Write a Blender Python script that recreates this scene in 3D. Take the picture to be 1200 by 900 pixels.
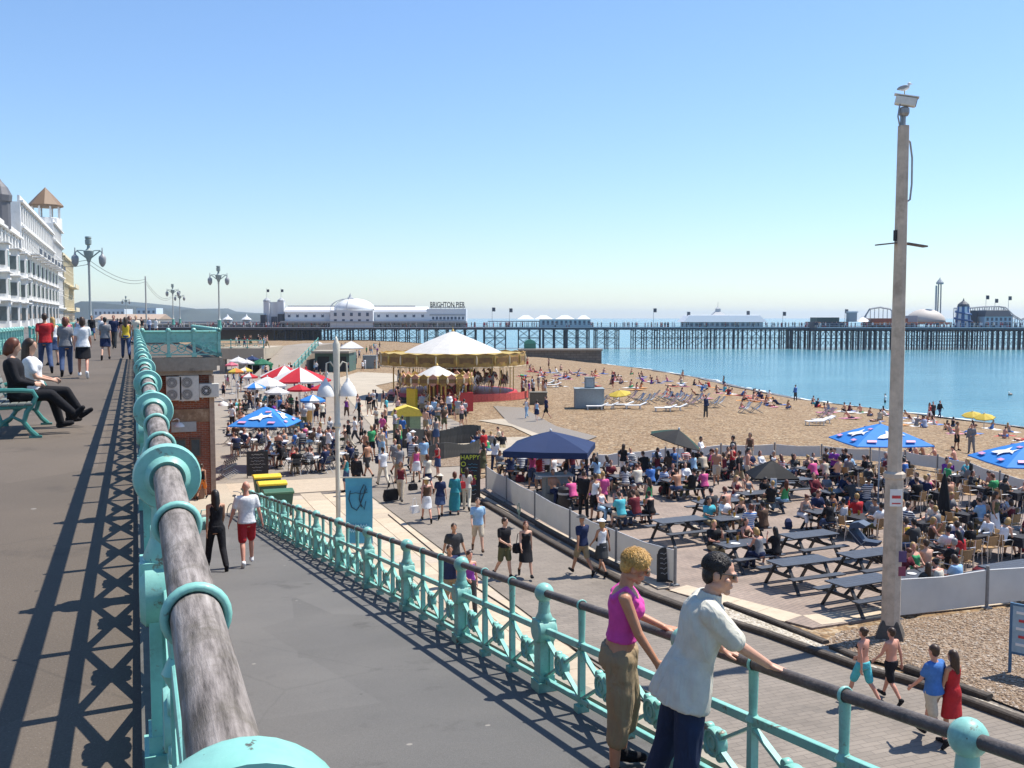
import bpy, bmesh, math, random
import numpy as np
from mathutils import Vector, Matrix, Euler
R = math.radians
rnd = random.Random(7)
for o in list(bpy.data.objects): bpy.data.objects.remove(o)
SC = bpy.context.scene
COL = SC.collection

# ---------------------------------------------------------------- camera, sky, sun, exposure
F, CX, CY = 1150.0, 600.0, 450.0            # focal length in photo pixels, picture centre
EYE = np.array([0.0, 0.0, 1.65])
PIT = math.atan((CY - 372) / F)
YAW = math.atan((600 - 157) / F * math.cos(PIT))
cam = bpy.data.cameras.new('camera')
cam.sensor_width = 36; cam.lens = 36 * F / 1200; cam.clip_start = 0.05; cam.clip_end = 30000
camo = bpy.data.objects.new('camera', cam); COL.objects.link(camo)
camo.location = EYE; camo.rotation_euler = (math.pi / 2 - PIT, 0, -YAW)
SC.camera = camo

SUN_EL, SUN_AZ = R(61), R(-6)               # the sun stands over the sea (+X); azimuth measured from +X towards +Y
sdir = Vector((math.cos(SUN_EL) * math.cos(-SUN_AZ), math.cos(SUN_EL) * math.sin(-SUN_AZ), math.sin(SUN_EL)))
world = bpy.data.worlds.new('World'); SC.world = world; world.use_nodes = True
nt = world.node_tree; nt.nodes.clear()
sky = nt.nodes.new('ShaderNodeTexSky'); sky.sky_type = 'NISHITA'; sky.sun_disc = False
sky.sun_elevation = SUN_EL; sky.sun_rotation = R(90) + SUN_AZ
sky.air_density = 1.2; sky.dust_density = 0.1; sky.ozone_density = 4.0; sky.altitude = 0
bg = nt.nodes.new('ShaderNodeBackground'); bg.inputs['Strength'].default_value = 0.108
out = nt.nodes.new('ShaderNodeOutputWorld')
gm = nt.nodes.new('ShaderNodeGamma'); gm.inputs[1].default_value = 0.98          # one even grade for the whole sky dome
tn = nt.nodes.new('ShaderNodeMix'); tn.data_type = 'RGBA'; tn.blend_type = 'MULTIPLY'; tn.inputs[0].default_value = 1; tn.inputs[7].default_value = (0.875, 0.975, 1.13, 1)
nt.links.new(sky.outputs[0], gm.inputs[0]); nt.links.new(gm.outputs[0], tn.inputs[6]); nt.links.new(tn.outputs[2], bg.inputs[0]); nt.links.new(bg.outputs[0], out.inputs[0])
sl = bpy.data.lights.new('sun', 'SUN'); sl.energy = 5.0; sl.angle = R(0.53); sl.color = (1.0, 0.94, 0.85)
so = bpy.data.objects.new('sun', sl); COL.objects.link(so)
so.rotation_euler = sdir.to_track_quat('Z', 'Y').to_euler(); so.location = (60, 0, 80)
SC.view_settings.view_transform = 'Standard'; SC.view_settings.look = 'None'
SC.view_settings.exposure = 0.56; SC.view_settings.gamma = 1.0
SC.cycles.max_bounces = 6; SC.cycles.diffuse_bounces = 3; SC.cycles.glossy_bounces = 3
SC.cycles.transmission_bounces = 4; SC.cycles.transparent_max_bounces = 6
SC.cycles.caustics_reflective = False; SC.cycles.caustics_refractive = False

# ---------------------------------------------------------------- pixels of the photograph to places
_fw = np.array([math.sin(YAW) * math.cos(PIT), math.cos(YAW) * math.cos(PIT), -math.sin(PIT)])
_rt = np.array([math.cos(YAW), -math.sin(YAW), 0.0]); _up = np.cross(_rt, _fw)
L = -5.9            # lower promenade level (0 = upper promenade)
SEA = -8.65
def ray(x, y): return _fw + _rt * (x - CX) / F - _up * (y - CY) / F
def onz(x, y, z=L):
    d = ray(x, y); t = (z - EYE[2]) / d[2]; return Vector(EYE + d * t)
def onx(x, y, X):
    d = ray(x, y); return Vector(EYE + d * (X / d[0]))
def ondist(x, y, D): return Vector(EYE + ray(x, y) * D)      # at depth D along the view axis
def interp(v, pts):
    if v <= pts[0][0]: return pts[0][1]
    for (a, b), (c, d) in zip(pts, pts[1:]):
        if v <= c: return b + (d - b) * (v - a) / (c - a)
    return pts[-1][1]
SHORE = [(-60, 80), (60, 77.5), (100, 77.5), (121, 82.5), (140, 88.6), (172, 95), (194, 96.3), (320, 108)]
BACK = [(-60, 36), (30, 37), (45, 36), (60, 40), (90, 50), (120, 56), (170, 66), (320, 72)]
def ground(x, y):
    xs, xb = interp(y, SHORE), interp(y, BACK)
    t = (x - xb) / (xs - xb)
    if t <= 0: return L
    if t <= 1:
        s = 0.62 * t + 0.38 * t * t
        return L + (SEA - L) * s
    return SEA - (x - xs) * 0.09
def ong(x, y):
    "where the sight line through a pixel meets the beach"
    d = ray(x, y); t0 = 5.0
    lo, hi = 5.0, 400.0
    for _ in range(50):
        m = (lo + hi) / 2; p = EYE + d * m
        if p[2] > ground(p[0], p[1]): lo = m
        else: hi = m
    return Vector(EYE + d * lo)
def RAMPZ(y): return max(L, -0.83 - 0.13 * y)
def onramp(x, y):
    d = ray(x, y); t = (-0.83 - EYE[2]) / (d[2] + 0.13 * d[1]); return Vector(EYE + d * t)

# ---------------------------------------------------------------- naming helpers
def tag(o, label=None, cat=None, group=None, kind=None):
    if label: o['label'] = label
    if cat: o['category'] = cat
    if group: o['group'] = group
    if kind: o['kind'] = kind
    return o
def thing(name, label, cat, loc=(0, 0, 0), rz=0, group=None):
    o = bpy.data.objects.new(name, None); COL.objects.link(o)
    o.empty_display_size = 0.2
    o.location = loc; o.rotation_euler = (0, 0, rz)
    return tag(o, label, cat, group)
def link(name, me, parent=None, loc=None, rz=None, mat=None):
    o = bpy.data.objects.new(name, me); COL.objects.link(o)
    if parent: o.parent = parent
    if loc is not None: o.location = loc
    if rz is not None: o.rotation_euler = (0, 0, rz)
    if mat is not None and len(me.materials):
        o.material_slots[0].link = 'OBJECT'; o.material_slots[0].material = mat
    return o
def copy_tree(o, parent=None):
    c = o.copy(); COL.objects.link(c); c.parent = parent
    for ch in list(o.children): copy_tree(ch, c)
    return c
def dup(root, loc, rz, label=None, group=None, scale=None):
    c = copy_tree(root); c.location = loc; c.rotation_euler = (0, 0, rz)
    if scale: c.scale = (scale,) * 3
    if label: c['label'] = label
    if group: c['group'] = group
    return c

# ---------------------------------------------------------------- mesh builder
def frame(d):
    d = Vector(d).normalized()
    a = Vector((0, 0, 1)) if abs(d.z) < 0.95 else Vector((1, 0, 0))
    u = d.cross(a).normalized(); return u, d.cross(u).normalized(), d
class MB:
    def __init__(s): s.v = []; s.f = []; s.m = []; s.mi = 0
    def add(s, vs, fs):
        n = len(s.v); s.v += [tuple(v) for v in vs]
        s.f += [tuple(i + n for i in f) for f in fs]; s.m += [s.mi] * len(fs); return s
    def box(s, c, sz, rz=0, rot=None):
        hx, hy, hz = sz[0] / 2, sz[1] / 2, sz[2] / 2
        vs = [Vector((x, y, z)) for z in (-hz, hz) for y in (-hy, hy) for x in (-hx, hx)]
        M = rot.to_matrix() if rot is not None else Matrix.Rotation(rz, 3, 'Z')
        vs = [M @ v + Vector(c) for v in vs]
        return s.add(vs, [(0, 2, 3, 1), (4, 5, 7, 6), (0, 1, 5, 4), (2, 6, 7, 3), (0, 4, 6, 2), (1, 3, 7, 5)])
    def bar(s, a, b, w, h, upv=(0, 0, 1)):
        "box beam from a to b, w across, h along upv"
        a, b = Vector(a), Vector(b); d = (b - a).normalized(); u = d.cross(Vector(upv))
        if u.length < 1e-4: u = d.cross(Vector((1, 0, 0)))
        u.normalize(); n = u.cross(d)
        vs = [p + u * (i * w / 2) + n * (j * h / 2) for p in (a, b) for i, j in ((-1, -1), (1, -1), (1, 1), (-1, 1))]
        return s.add(vs, [(0, 1, 2, 3), (7, 6, 5, 4), (0, 4, 5, 1), (1, 5, 6, 2), (2, 6, 7, 3), (3, 7, 4, 0)])
    def cyl(s, a, b, r0, r1=None, n=10, caps=True):
        r1 = r0 if r1 is None else r1
        a, b = Vector(a), Vector(b); u, w, d = frame(b - a)
        vs = []
        for p, r in ((a, r0), (b, r1)):
            for i in range(n):
                t = 2 * math.pi * i / n; vs.append(p + (u * math.cos(t) + w * math.sin(t)) * r)
        fs = [(i, (i + 1) % n, n + (i + 1) % n, n + i) for i in range(n)]
        if caps: fs += [tuple(range(n - 1, -1, -1)), tuple(range(n, 2 * n))]
        return s.add(vs, fs)
    def tube(s, pts, r, n=8, closed=False):
        pts = [Vector(p) for p in pts]; k = len(pts); vs = []
        rr = r if isinstance(r, (list, tuple)) else [r] * k
        pu = None
        for i, p in enumerate(pts):
            a = pts[i - 1] if (i > 0 or closed) else p; b = pts[(i + 1) % k] if (i < k - 1 or closed) else p
            d = (b - a).normalized()
            if pu is None: u = frame(d)[0]
            else:
                u = pu - d * pu.dot(d); u = u.normalized() if u.length > 1e-5 else frame(d)[0]
            pu = u; w = d.cross(u)
            for j in range(n):
                t = 2 * math.pi * j / n; vs.append(p + (u * math.cos(t) + w * math.sin(t)) * rr[i])
        fs = []
        for i in range(k if closed else k - 1):
            q = (i + 1) % k
            fs += [(i * n + j, i * n + (j + 1) % n, q * n + (j + 1) % n, q * n + j) for j in range(n)]
        if not closed: fs += [tuple(range(n - 1, -1, -1)), tuple(range((k - 1) * n, k * n))]
        return s.add(vs, fs)
    def lathe(s, prof, c=(0, 0, 0), axis='Z', n=16, sc=(1, 1)):
        vs = []; c = Vector(c)
        for r, z in prof:
            for i in range(n):
                t = 2 * math.pi * i / n; x, y = r * math.cos(t) * sc[0], r * math.sin(t) * sc[1]
                p = {'Z': Vector((x, y, z)), 'Y': Vector((x, z, y)), 'X': Vector((z, x, y))}[axis]
                vs.append(c + p)
        fs = []
        for k in range(len(prof) - 1):
            for i in range(n):
                q = (k * n + i, k * n + (i + 1) % n, (k + 1) * n + (i + 1) % n, (k + 1) * n + i)
                fs.append(q if axis != 'Y' else q[::-1])
        if prof[0][0] > 1e-6: fs.append(tuple(range(n - 1, -1, -1)) if axis != 'Y' else tuple(range(n)))
        k = (len(prof) - 1) * n
        if prof[-1][0] > 1e-6: fs.append(tuple(range(k, k + n)) if axis != 'Y' else tuple(range(k + n - 1, k - 1, -1)))
        return s.add(vs, fs)
    def ell(s, c, rad, n=10, m=6, rot=None):
        vs = []; c = Vector(c); M = rot if rot is not None else Matrix.Identity(3)
        for k in range(m + 1):
            ph = math.pi * k / m
            for i in range(n):
                t = 2 * math.pi * i / n
                vs.append(c + M @ Vector((rad[0] * math.sin(ph) * math.cos(t), rad[1] * math.sin(ph) * math.sin(t), -rad[2] * math.cos(ph))))
        fs = [(k * n + i, k * n + (i + 1) % n, (k + 1) * n + (i + 1) % n, (k + 1) * n + i) for k in range(m) for i in range(n)]
        return s.add(vs, fs)
    def loft(s, rings, caps=True):
        n = len(rings[0]); vs = [v for r in rings for v in r]
        fs = [(k * n + i, k * n + (i + 1) % n, (k + 1) * n + (i + 1) % n, (k + 1) * n + i) for k in range(len(rings) - 1) for i in range(n)]
        if caps: fs += [tuple(range(n - 1, -1, -1)), tuple(range((len(rings) - 1) * n, len(rings) * n))]
        return s.add(vs, fs)
    def prism(s, poly, z0, z1, T=None):
        "poly: list of (x,y); T maps (x,y,z) to a point"
        T = T or (lambda x, y, z: (x, y, z)); n = len(poly)
        vs = [T(x, y, z0) for x, y in poly] + [T(x, y, z1) for x, y in poly]
        fs = [(i, (i + 1) % n, n + (i + 1) % n, n + i) for i in range(n)] + [tuple(range(n - 1, -1, -1)), tuple(range(n, 2 * n))]
        return s.add(vs, fs)
    def quad(s, a, b, c, d): return s.add([a, b, c, d], [(0, 1, 2, 3)])
    def mesh(s, name, mats, smooth=False, fix=True):
        me = bpy.data.meshes.new(name); me.from_pydata([tuple(v) for v in s.v], [], s.f)
        for m in (mats if isinstance(mats, (list, tuple)) else [mats]): me.materials.append(m)
        if s.mi or any(s.m): me.polygons.foreach_set('material_index', s.m)
        if fix:
            bm = bmesh.new(); bm.from_mesh(me)
            bmesh.ops.remove_doubles(bm, verts=bm.verts, dist=1e-5)
            bmesh.ops.recalc_face_normals(bm, faces=bm.faces); bm.to_mesh(me); bm.free()
        if smooth:
            me.polygons.foreach_set('use_smooth', [True] * len(me.polygons))
            if smooth != 'all':
                try: me.set_sharp_from_angle(angle=R(40))
                except Exception: pass
        me.update(); return me
    def build(s, name, mat, parent=None, smooth=False, loc=None, rz=None, fix=True):
        return link(name, s.mesh(name, mat, smooth, fix), parent, loc, rz)
def bevel(o, w=0.01, seg=2):
    m = o.modifiers.new('bevel', 'BEVEL'); m.width = w; m.segments = seg; m.limit_method = 'ANGLE'; return o

# ---------------------------------------------------------------- materials
_mc = {}
def lin(c):
    return tuple((x / 12.92 if x <= 0.04045 else ((x + 0.055) / 1.055) ** 2.4) for x in (v / 255 for v in c))
def mat(name, col, rough=0.6, var=0.12, scale=8.0, bump=0.0, bscale=60.0, metal=0.0, stain=None, stain_amt=0.3, stain_scale=3.0, spec=0.4, coat=0.0, trans=0.0):
    if name in _mc: return _mc[name]
    m = bpy.data.materials.new(name); m.use_nodes = True; t = m.node_tree; N = t.nodes; K = t.links
    b = N['Principled BSDF']; b.inputs['Roughness'].default_value = rough; b.inputs['Metallic'].default_value = metal
    b.inputs['Specular IOR Level'].default_value = spec
    if coat: b.inputs['Coat Weight'].default_value = coat; b.inputs['Coat Roughness'].default_value = 0.15
    tc = N.new('ShaderNodeTexCoord'); src = tc.outputs['Object']
    no = N.new('ShaderNodeTexNoise'); no.inputs['Scale'].default_value = scale; no.inputs['Detail'].default_value = 6; no.inputs['Roughness'].default_value = 0.65
    K.new(src, no.inputs['Vector'])
    mr = N.new('ShaderNodeMapRange'); mr.inputs[1].default_value = 0.3; mr.inputs[2].default_value = 0.7
    mr.inputs[3].default_value = 1 - var; mr.inputs[4].default_value = 1 + var; K.new(no.outputs[0], mr.inputs[0])
    mx = N.new('ShaderNodeMix'); mx.data_type = 'RGBA'; mx.blend_type = 'MULTIPLY'; mx.inputs[0].default_value = 1
    mx.inputs[6].default_value = (*col, 1); K.new(mr.outputs[0], mx.inputs[7]); res = mx.outputs[2]
    if stain:
        n2 = N.new('ShaderNodeTexNoise'); n2.inputs['Scale'].default_value = stain_scale; n2.inputs['Detail'].default_value = 9; n2.inputs['Roughness'].default_value = 0.7
        K.new(src, n2.inputs['Vector'])
        r2 = N.new('ShaderNodeMapRange'); r2.inputs[1].default_value = 0.52; r2.inputs[2].default_value = 0.68; r2.inputs[3].default_value = 0; r2.inputs[4].default_value = stain_amt
        K.new(n2.outputs[0], r2.inputs[0])
        m2 = N.new('ShaderNodeMix'); m2.data_type = 'RGBA'; K.new(r2.outputs[0], m2.inputs[0]); K.new(res, m2.inputs[6]); m2.inputs[7].default_value = (*stain, 1); res = m2.outputs[2]
    K.new(res, b.inputs['Base Color'])
    if bump:
        n3 = N.new('ShaderNodeTexNoise'); n3.inputs['Scale'].default_value = bscale; n3.inputs['Detail'].default_value = 4; K.new(src, n3.inputs['Vector'])
        bp = N.new('ShaderNodeBump'); bp.inputs['Strength'].default_value = bump; bp.inputs['Distance'].default_value = 0.02
        K.new(n3.outputs[0], bp.inputs['Height']); K.new(bp.outputs[0], b.inputs['Normal'])
    if trans:
        tr = N.new('ShaderNodeBsdfTranslucent'); K.new(res, tr.inputs[0]); ms = N.new('ShaderNodeMixShader'); ms.inputs[0].default_value = trans
        K.new(b.outputs[0], ms.inputs[1]); K.new(tr.outputs[0], ms.inputs[2]); K.new(ms.outputs[0], N['Material Output'].inputs[0])
    _mc[name] = m; return m

# ================================================================ ground, water, promenades
def gmat(name, col, col2, speck=(0.5, 0.5, 0.5), speck_amt=0.0, speck_scale=40, big=0.25, big_scale=0.35, fine=0.2, fine_scale=30, rough=0.85, bump=0.2, bscale=40, bdist=0.01, stain=None, stain_lo=0.58, stain_hi=0.66, stain_amt=0.5, stain_scale=1.2, cracks=0.0, voro=False, undul=0.0):
    m = bpy.data.materials.new(name); m.use_nodes = True; t = m.node_tree; N = t.nodes; K = t.links
    b = N['Principled BSDF']; b.inputs['Roughness'].default_value = rough; b.inputs['Specular IOR Level'].default_value = 0.3
    tc = N.new('ShaderNodeTexCoord'); src = tc.outputs['Object']
    def noise(sc, det=5, ro=0.6):
        n = N.new('ShaderNodeTexNoise'); n.inputs['Scale'].default_value = sc; n.inputs['Detail'].default_value = det; n.inputs['Roughness'].default_value = ro
        K.new(src, n.inputs['Vector']); return n.outputs[0]
    def rng(s, a, b2, c, d):
        r = N.new('ShaderNodeMapRange'); r.inputs[1].default_value = a; r.inputs[2].default_value = b2; r.inputs[3].default_value = c; r.inputs[4].default_value = d
        K.new(s, r.inputs[0]); return r.outputs[0]
    def mixc(f, a, b2, mode='MIX'):
        x = N.new('ShaderNodeMix'); x.data_type = 'RGBA'; x.blend_type = mode
        if isinstance(f, float): x.inputs[0].default_value = f
        else: K.new(f, x.inputs[0])
        for k, v in ((6, a), (7, b2)):
            if isinstance(v, tuple): x.inputs[k].default_value = (*v, 1)
            else: K.new(v, x.inputs[k])
        return x.outputs[2]
    c = mixc(rng(noise(big_scale, 8, 0.62), 0.35, 0.65, 0, 1), col, col2)
    f = rng(noise(fine_scale, 4), 0.25, 0.75, 1 - fine, 1 + fine); c = mixc(1.0, c, f, 'MULTIPLY')
    h = None
    if voro:
        v = N.new('ShaderNodeTexVoronoi'); v.inputs['Scale'].default_value = speck_scale; K.new(src, v.inputs['Vector'])
        rmp = N.new('ShaderNodeValToRGB'); el = rmp.color_ramp.elements
        for i, (p, cc) in enumerate(voro):
            e = el[i] if i < 2 else el.new(p)
            e.position = p; e.color = (*cc, 1)
        rmp.color_ramp.interpolation = 'CONSTANT'
        sep = N.new('ShaderNodeSeparateColor'); K.new(v.outputs['Color'], sep.inputs[0]); K.new(sep.outputs[0], rmp.inputs[0])
        c = mixc(speck_amt, c, mixc(1.0, rmp.outputs[0], f, 'MULTIPLY'))
        h = v.outputs['Distance']
    elif speck_amt:
        v = N.new('ShaderNodeTexVoronoi'); v.inputs['Scale'].default_value = speck_scale; K.new(src, v.inputs['Vector'])
        sp = rng(v.outputs['Distance'], 0.05, 0.16, speck_amt, 0.0); c = mixc(sp, c, speck)
    if cracks:
        for gs, lo, hi, amt, gc in ((1.6, .035, .045, .75, (.30, .28, .25)), (2.3, .03, .042, .7, (.03, .028, .026)), (.8, .02, .028, .6, (.42, .40, .37))):
            v3 = N.new('ShaderNodeTexVoronoi'); v3.inputs['Scale'].default_value = gs; K.new(src, v3.inputs['Vector']); c = mixc(rng(v3.outputs['Distance'], lo, hi, amt, 0.0), c, gc)
        v4 = N.new('ShaderNodeTexVoronoi'); v4.distance = 'CHEBYCHEV'; v4.inputs['Scale'].default_value = .16; K.new(src, v4.inputs['Vector'])
        sp4 = N.new('ShaderNodeSeparateColor'); K.new(v4.outputs['Color'], sp4.inputs[0]); c = mixc(1.0, c, rng(sp4.outputs[0], 0, 1, .86, 1.14), 'MULTIPLY')
    if stain:
        s = rng(noise(stain_scale, 9, 0.7), stain_lo, stain_hi, 0, stain_amt); c = mixc(s, c, stain)
    if cracks:
        v2 = N.new('ShaderNodeTexVoronoi'); v2.feature = 'DISTANCE_TO_EDGE'; v2.inputs['Scale'].default_value = 0.22
        mp = N.new('ShaderNodeMixRGB'); mp.inputs[0].default_value = 0.06; K.new(src, mp.inputs[1])
        nn = N.new('ShaderNodeTexNoise'); nn.inputs['Scale'].default_value = 1.5; K.new(src, nn.inputs['Vector']); K.new(nn.outputs[1], mp.inputs[2]); K.new(mp.outputs[0], v2.inputs['Vector'])
        cr = rng(v2.outputs['Distance'], 0.0, 0.0035, cracks, 0.0); c = mixc(cr, c, (0.02, 0.02, 0.02))
    K.new(c, b.inputs['Base Color'])
    hh = h or noise(bscale, 3)
    bp = N.new('ShaderNodeBump'); bp.inputs['Strength'].default_value = bump; bp.inputs['Distance'].default_value = bdist; bp.invert = bool(h)
    K.new(hh, bp.inputs['Height']); nrm = bp.outputs[0]
    if undul:
        b2 = N.new('ShaderNodeBump'); b2.inputs['Strength'].default_value = 1.0; b2.inputs['Distance'].default_value = undul
        K.new(noise(1.1, 5, 0.6), b2.inputs['Height']); K.new(bp.outputs[0], b2.inputs['Normal']); nrm = b2.outputs[0]
    K.new(nrm, b.inputs['Normal']); _mc[name] = m; return m

M_asphalt = gmat('promenade asphalt', (0.122, 0.098, 0.076), (0.098, 0.080, 0.063), speck=(0.26, 0.235, 0.20), speck_amt=0.5, speck_scale=45, fine=0.18, fine_scale=70, bump=0.35, bscale=110, stain=(0.062, 0.051, 0.042), stain_amt=0.45, stain_scale=0.9, cracks=0.2)
M_ramp = gmat('ramp asphalt', (0.130, 0.126, 0.119), (0.104, 0.102, 0.098), speck=(0.26, 0.25, 0.24), speck_amt=0.5, speck_scale=50, fine=0.2, fine_scale=80, bump=0.35, bscale=120, stain=(0.055, 0.053, 0.05), stain_amt=0.5, stain_scale=0.8, cracks=0.12)
M_plaza = gmat('plaza tarmac', (0.235, 0.205, 0.17), (0.28, 0.24, 0.195), fine=0.15, fine_scale=14, stain=(0.12, 0.11, 0.10), stain_amt=0.4, stain_scale=0.6)
M_concrete = gmat('pale concrete', (0.42, 0.36, 0.275), (0.36, 0.31, 0.24), fine=0.12, fine_scale=12, stain=(0.22, 0.19, 0.15), stain_amt=0.5, stain_scale=0.8, bump=0.15)
M_wallc = gmat('weathered render', (0.34, 0.30, 0.24), (0.27, 0.235, 0.19), fine=0.15, fine_scale=9, stain=(0.12, 0.105, 0.09), stain_amt=0.6, stain_scale=1.0, bump=0.2)
shv = [(0.0, (0.23, 0.145, 0.072)), (0.2, (0.29, 0.205, 0.115)), (0.45, (0.18, 0.108, 0.053)), (0.62, (0.42, 0.335, 0.225)), (0.78, (0.10, 0.064, 0.036)), (0.9, (0.27, 0.195, 0.125))]
M_shingle = gmat('beach shingle', (0.265, 0.175, 0.095), (0.21, 0.135, 0.07), voro=shv, speck_amt=0.7, speck_scale=8, fine=0.24, fine_scale=1.6, rough=0.9, bump=0.9, bdist=0.05, undul=0.3, stain=(0.22, 0.145, 0.085), stain_amt=0.45, stain_scale=0.35, stain_lo=0.5, stain_hi=0.66)
grv = [(0.0, (0.27, 0.185, 0.115)), (0.2, (0.33, 0.25, 0.18)), (0.45, (0.20, 0.13, 0.08)), (0.62, (0.42, 0.345, 0.27)), (0.78, (0.13, 0.09, 0.06)), (0.9, (0.29, 0.22, 0.155))]
M_gravel = gmat('near shingle', (0.28, 0.20, 0.13), (0.22, 0.155, 0.10), voro=grv, speck_amt=0.75, speck_scale=22, fine=0.2, fine_scale=4, rough=0.9, bump=1.0, bdist=0.05, undul=0.12)

def brickmat(name, c1, c2, mortar, w, h, rot=0.0, bump=0.4, msize=0.012, stain=(0.1, 0.09, 0.08), stain_amt=0.35, plane='XY', var=0.2, big=0.7):
    m = bpy.data.materials.new(name); m.use_nodes = True; t = m.node_tree; N = t.nodes; K = t.links
    b = N['Principled BSDF']; b.inputs['Roughness'].default_value = 0.85; b.inputs['Specular IOR Level'].default_value = 0.3
    tc = N.new('ShaderNodeTexCoord'); mp = N.new('ShaderNodeMapping'); K.new(tc.outputs['Object'], mp.inputs[0])
    if plane == 'XZ': mp.inputs['Rotation'].default_value = (R(-90), 0, 0)
    elif plane == 'YZ': mp.inputs['Rotation'].default_value = (R(-90), 0, R(-90))
    else: mp.inputs['Rotation'].default_value = (0, 0, rot)
    br = N.new('ShaderNodeTexBrick'); K.new(mp.outputs[0], br.inputs['Vector'])
    br.inputs['Color1'].default_value = (*c1, 1); br.inputs['Color2'].default_value = (*c2, 1); br.inputs['Mortar'].default_value = (*mortar, 1)
    br.inputs['Scale'].default_value = 1; br.inputs['Brick Width'].default_value = w; br.inputs['Row Height'].default_value = h
    br.inputs['Mortar Size'].default_value = msize; br.inputs['Mortar Smooth'].default_value = 0.3; br.inputs['Bias'].default_value = 0.0
    no = N.new('ShaderNodeTexNoise'); no.inputs['Scale'].default_value = big; no.inputs['Detail'].default_value = 9; no.inputs['Roughness'].default_value = 0.68; K.new(tc.outputs['Object'], no.inputs['Vector'])
    mr = N.new('ShaderNodeMapRange'); mr.inputs[1].default_value = 0.3; mr.inputs[2].default_value = 0.7; mr.inputs[3].default_value = 1 - var; mr.inputs[4].default_value = 1 + var; K.new(no.outputs[0], mr.inputs[0])
    x = N.new('ShaderNodeMix'); x.data_type = 'RGBA'; x.blend_type = 'MULTIPLY'; x.inputs[0].default_value = 1; K.new(br.outputs[0], x.inputs[6]); K.new(mr.outputs[0], x.inputs[7])
    n2 = N.new('ShaderNodeTexNoise'); n2.inputs['Scale'].default_value = 2.3; n2.inputs['Detail'].default_value = 9; n2.inputs['Roughness'].default_value = 0.7; K.new(tc.outputs['Object'], n2.inputs['Vector'])
    r2 = N.new('ShaderNodeMapRange'); r2.inputs[1].default_value = 0.55; r2.inputs[2].default_value = 0.7; r2.inputs[3].default_value = 0; r2.inputs[4].default_value = stain_amt; K.new(n2.outputs[0], r2.inputs[0])
    y = N.new('ShaderNodeMix'); y.data_type = 'RGBA'; K.new(r2.outputs[0], y.inputs[0]); K.new(x.outputs[2], y.inputs[6]); y.inputs[7].default_value = (*stain, 1)
    K.new(y.outputs[2], b.inputs['Base Color'])
    bp = N.new('ShaderNodeBump'); bp.inputs['Strength'].default_value = bump; bp.inputs['Distance'].default_value = 0.01; bp.invert = True
    K.new(br.outputs['Fac'], bp.inputs['Height']); K.new(bp.outputs[0], b.inputs['Normal']); _mc[name] = m; return m
M_block = brickmat('block paving', (0.225, 0.193, 0.16), (0.195, 0.168, 0.14), (0.155, 0.133, 0.112), 0.40, 0.14, rot=R(0), bump=0.35, msize=0.011, var=0.18)
M_terr = brickmat('terrace paving', (0.285, 0.22, 0.178), (0.25, 0.195, 0.16), (0.19, 0.155, 0.13), 0.26, 0.13, rot=R(-22), var=0.22, stain=(0.33, 0.28, 0.23), stain_amt=0.5)
M_brick = brickmat('red brick wall', (0.30, 0.085, 0.045), (0.20, 0.06, 0.035), (0.26, 0.20, 0.16), 0.23, 0.08, plane='XZ', bump=0.5, msize=0.01, stain=(0.10, 0.05, 0.035), stain_amt=0.6)
M_brickside = brickmat('retaining brick', (0.26, 0.13, 0.085), (0.20, 0.10, 0.07), (0.25, 0.21, 0.17), 0.23, 0.08, plane='YZ', bump=0.5, msize=0.01)

M_sea = bpy.data.materials.new('sea water'); M_sea.use_nodes = True
def _sea():
    t = M_sea.node_tree; N = t.nodes; K = t.links; b = N['Principled BSDF']
    b.inputs['Roughness'].default_value = 0.16; b.inputs['IOR'].default_value = 1.33
    tc = N.new('ShaderNodeTexCoord'); mp = N.new('ShaderNodeMapping'); mp.inputs['Rotation'].default_value = (0, 0, R(25)); K.new(tc.outputs['Object'], mp.inputs[0])
    def noise(s, det, st=(1, 1, 1)):
        m2 = N.new('ShaderNodeMapping'); m2.inputs['Scale'].default_value = st; K.new(mp.outputs[0], m2.inputs[0])
        n = N.new('ShaderNodeTexNoise'); n.inputs['Scale'].default_value = s; n.inputs['Detail'].default_value = det; n.inputs['Roughness'].default_value = 0.6
        K.new(m2.outputs[0], n.inputs['Vector']); return n.outputs[0]
    rmp = N.new('ShaderNodeValToRGB'); rmp.color_ramp.elements[0].position = 0.35; rmp.color_ramp.elements[1].position = 0.7
    rmp.color_ramp.elements[0].color = (0.055, 0.19, 0.245, 1); rmp.color_ramp.elements[1].color = (0.10, 0.265, 0.32, 1)
    K.new(noise(0.02, 6, (1, 2.5, 1)), rmp.inputs[0]); K.new(rmp.outputs[0], b.inputs['Base Color'])
    b1 = N.new('ShaderNodeBump'); b1.inputs['Strength'].default_value = 0.6; b1.inputs['Distance'].default_value = 0.5; K.new(noise(0.35, 5, (1, 2.2, 1)), b1.inputs['Height'])
    b2 = N.new('ShaderNodeBump'); b2.inputs['Strength'].default_value = 0.5; b2.inputs['Distance'].default_value = 0.1; K.new(noise(2.2, 4), b2.inputs['Height']); K.new(b1.outputs[0], b2.inputs['Normal'])
    K.new(b2.outputs[0], b.inputs['Normal'])
_sea()

def sheet(name, poly, z, m, h=0.0):
    mb = MB()
    if h: mb.prism(poly, z - h, z)
    else: mb.add([(x, y, z) for x, y in poly], [tuple(range(len(poly)))])
    return tag(mb.build(name, m), kind='structure')

# sea to the horizon
sheet('sea', [(60, -2500), (7600, -4000), (7600, 8600), (-300, 8600), (60, 330)], SEA, M_sea)
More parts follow.
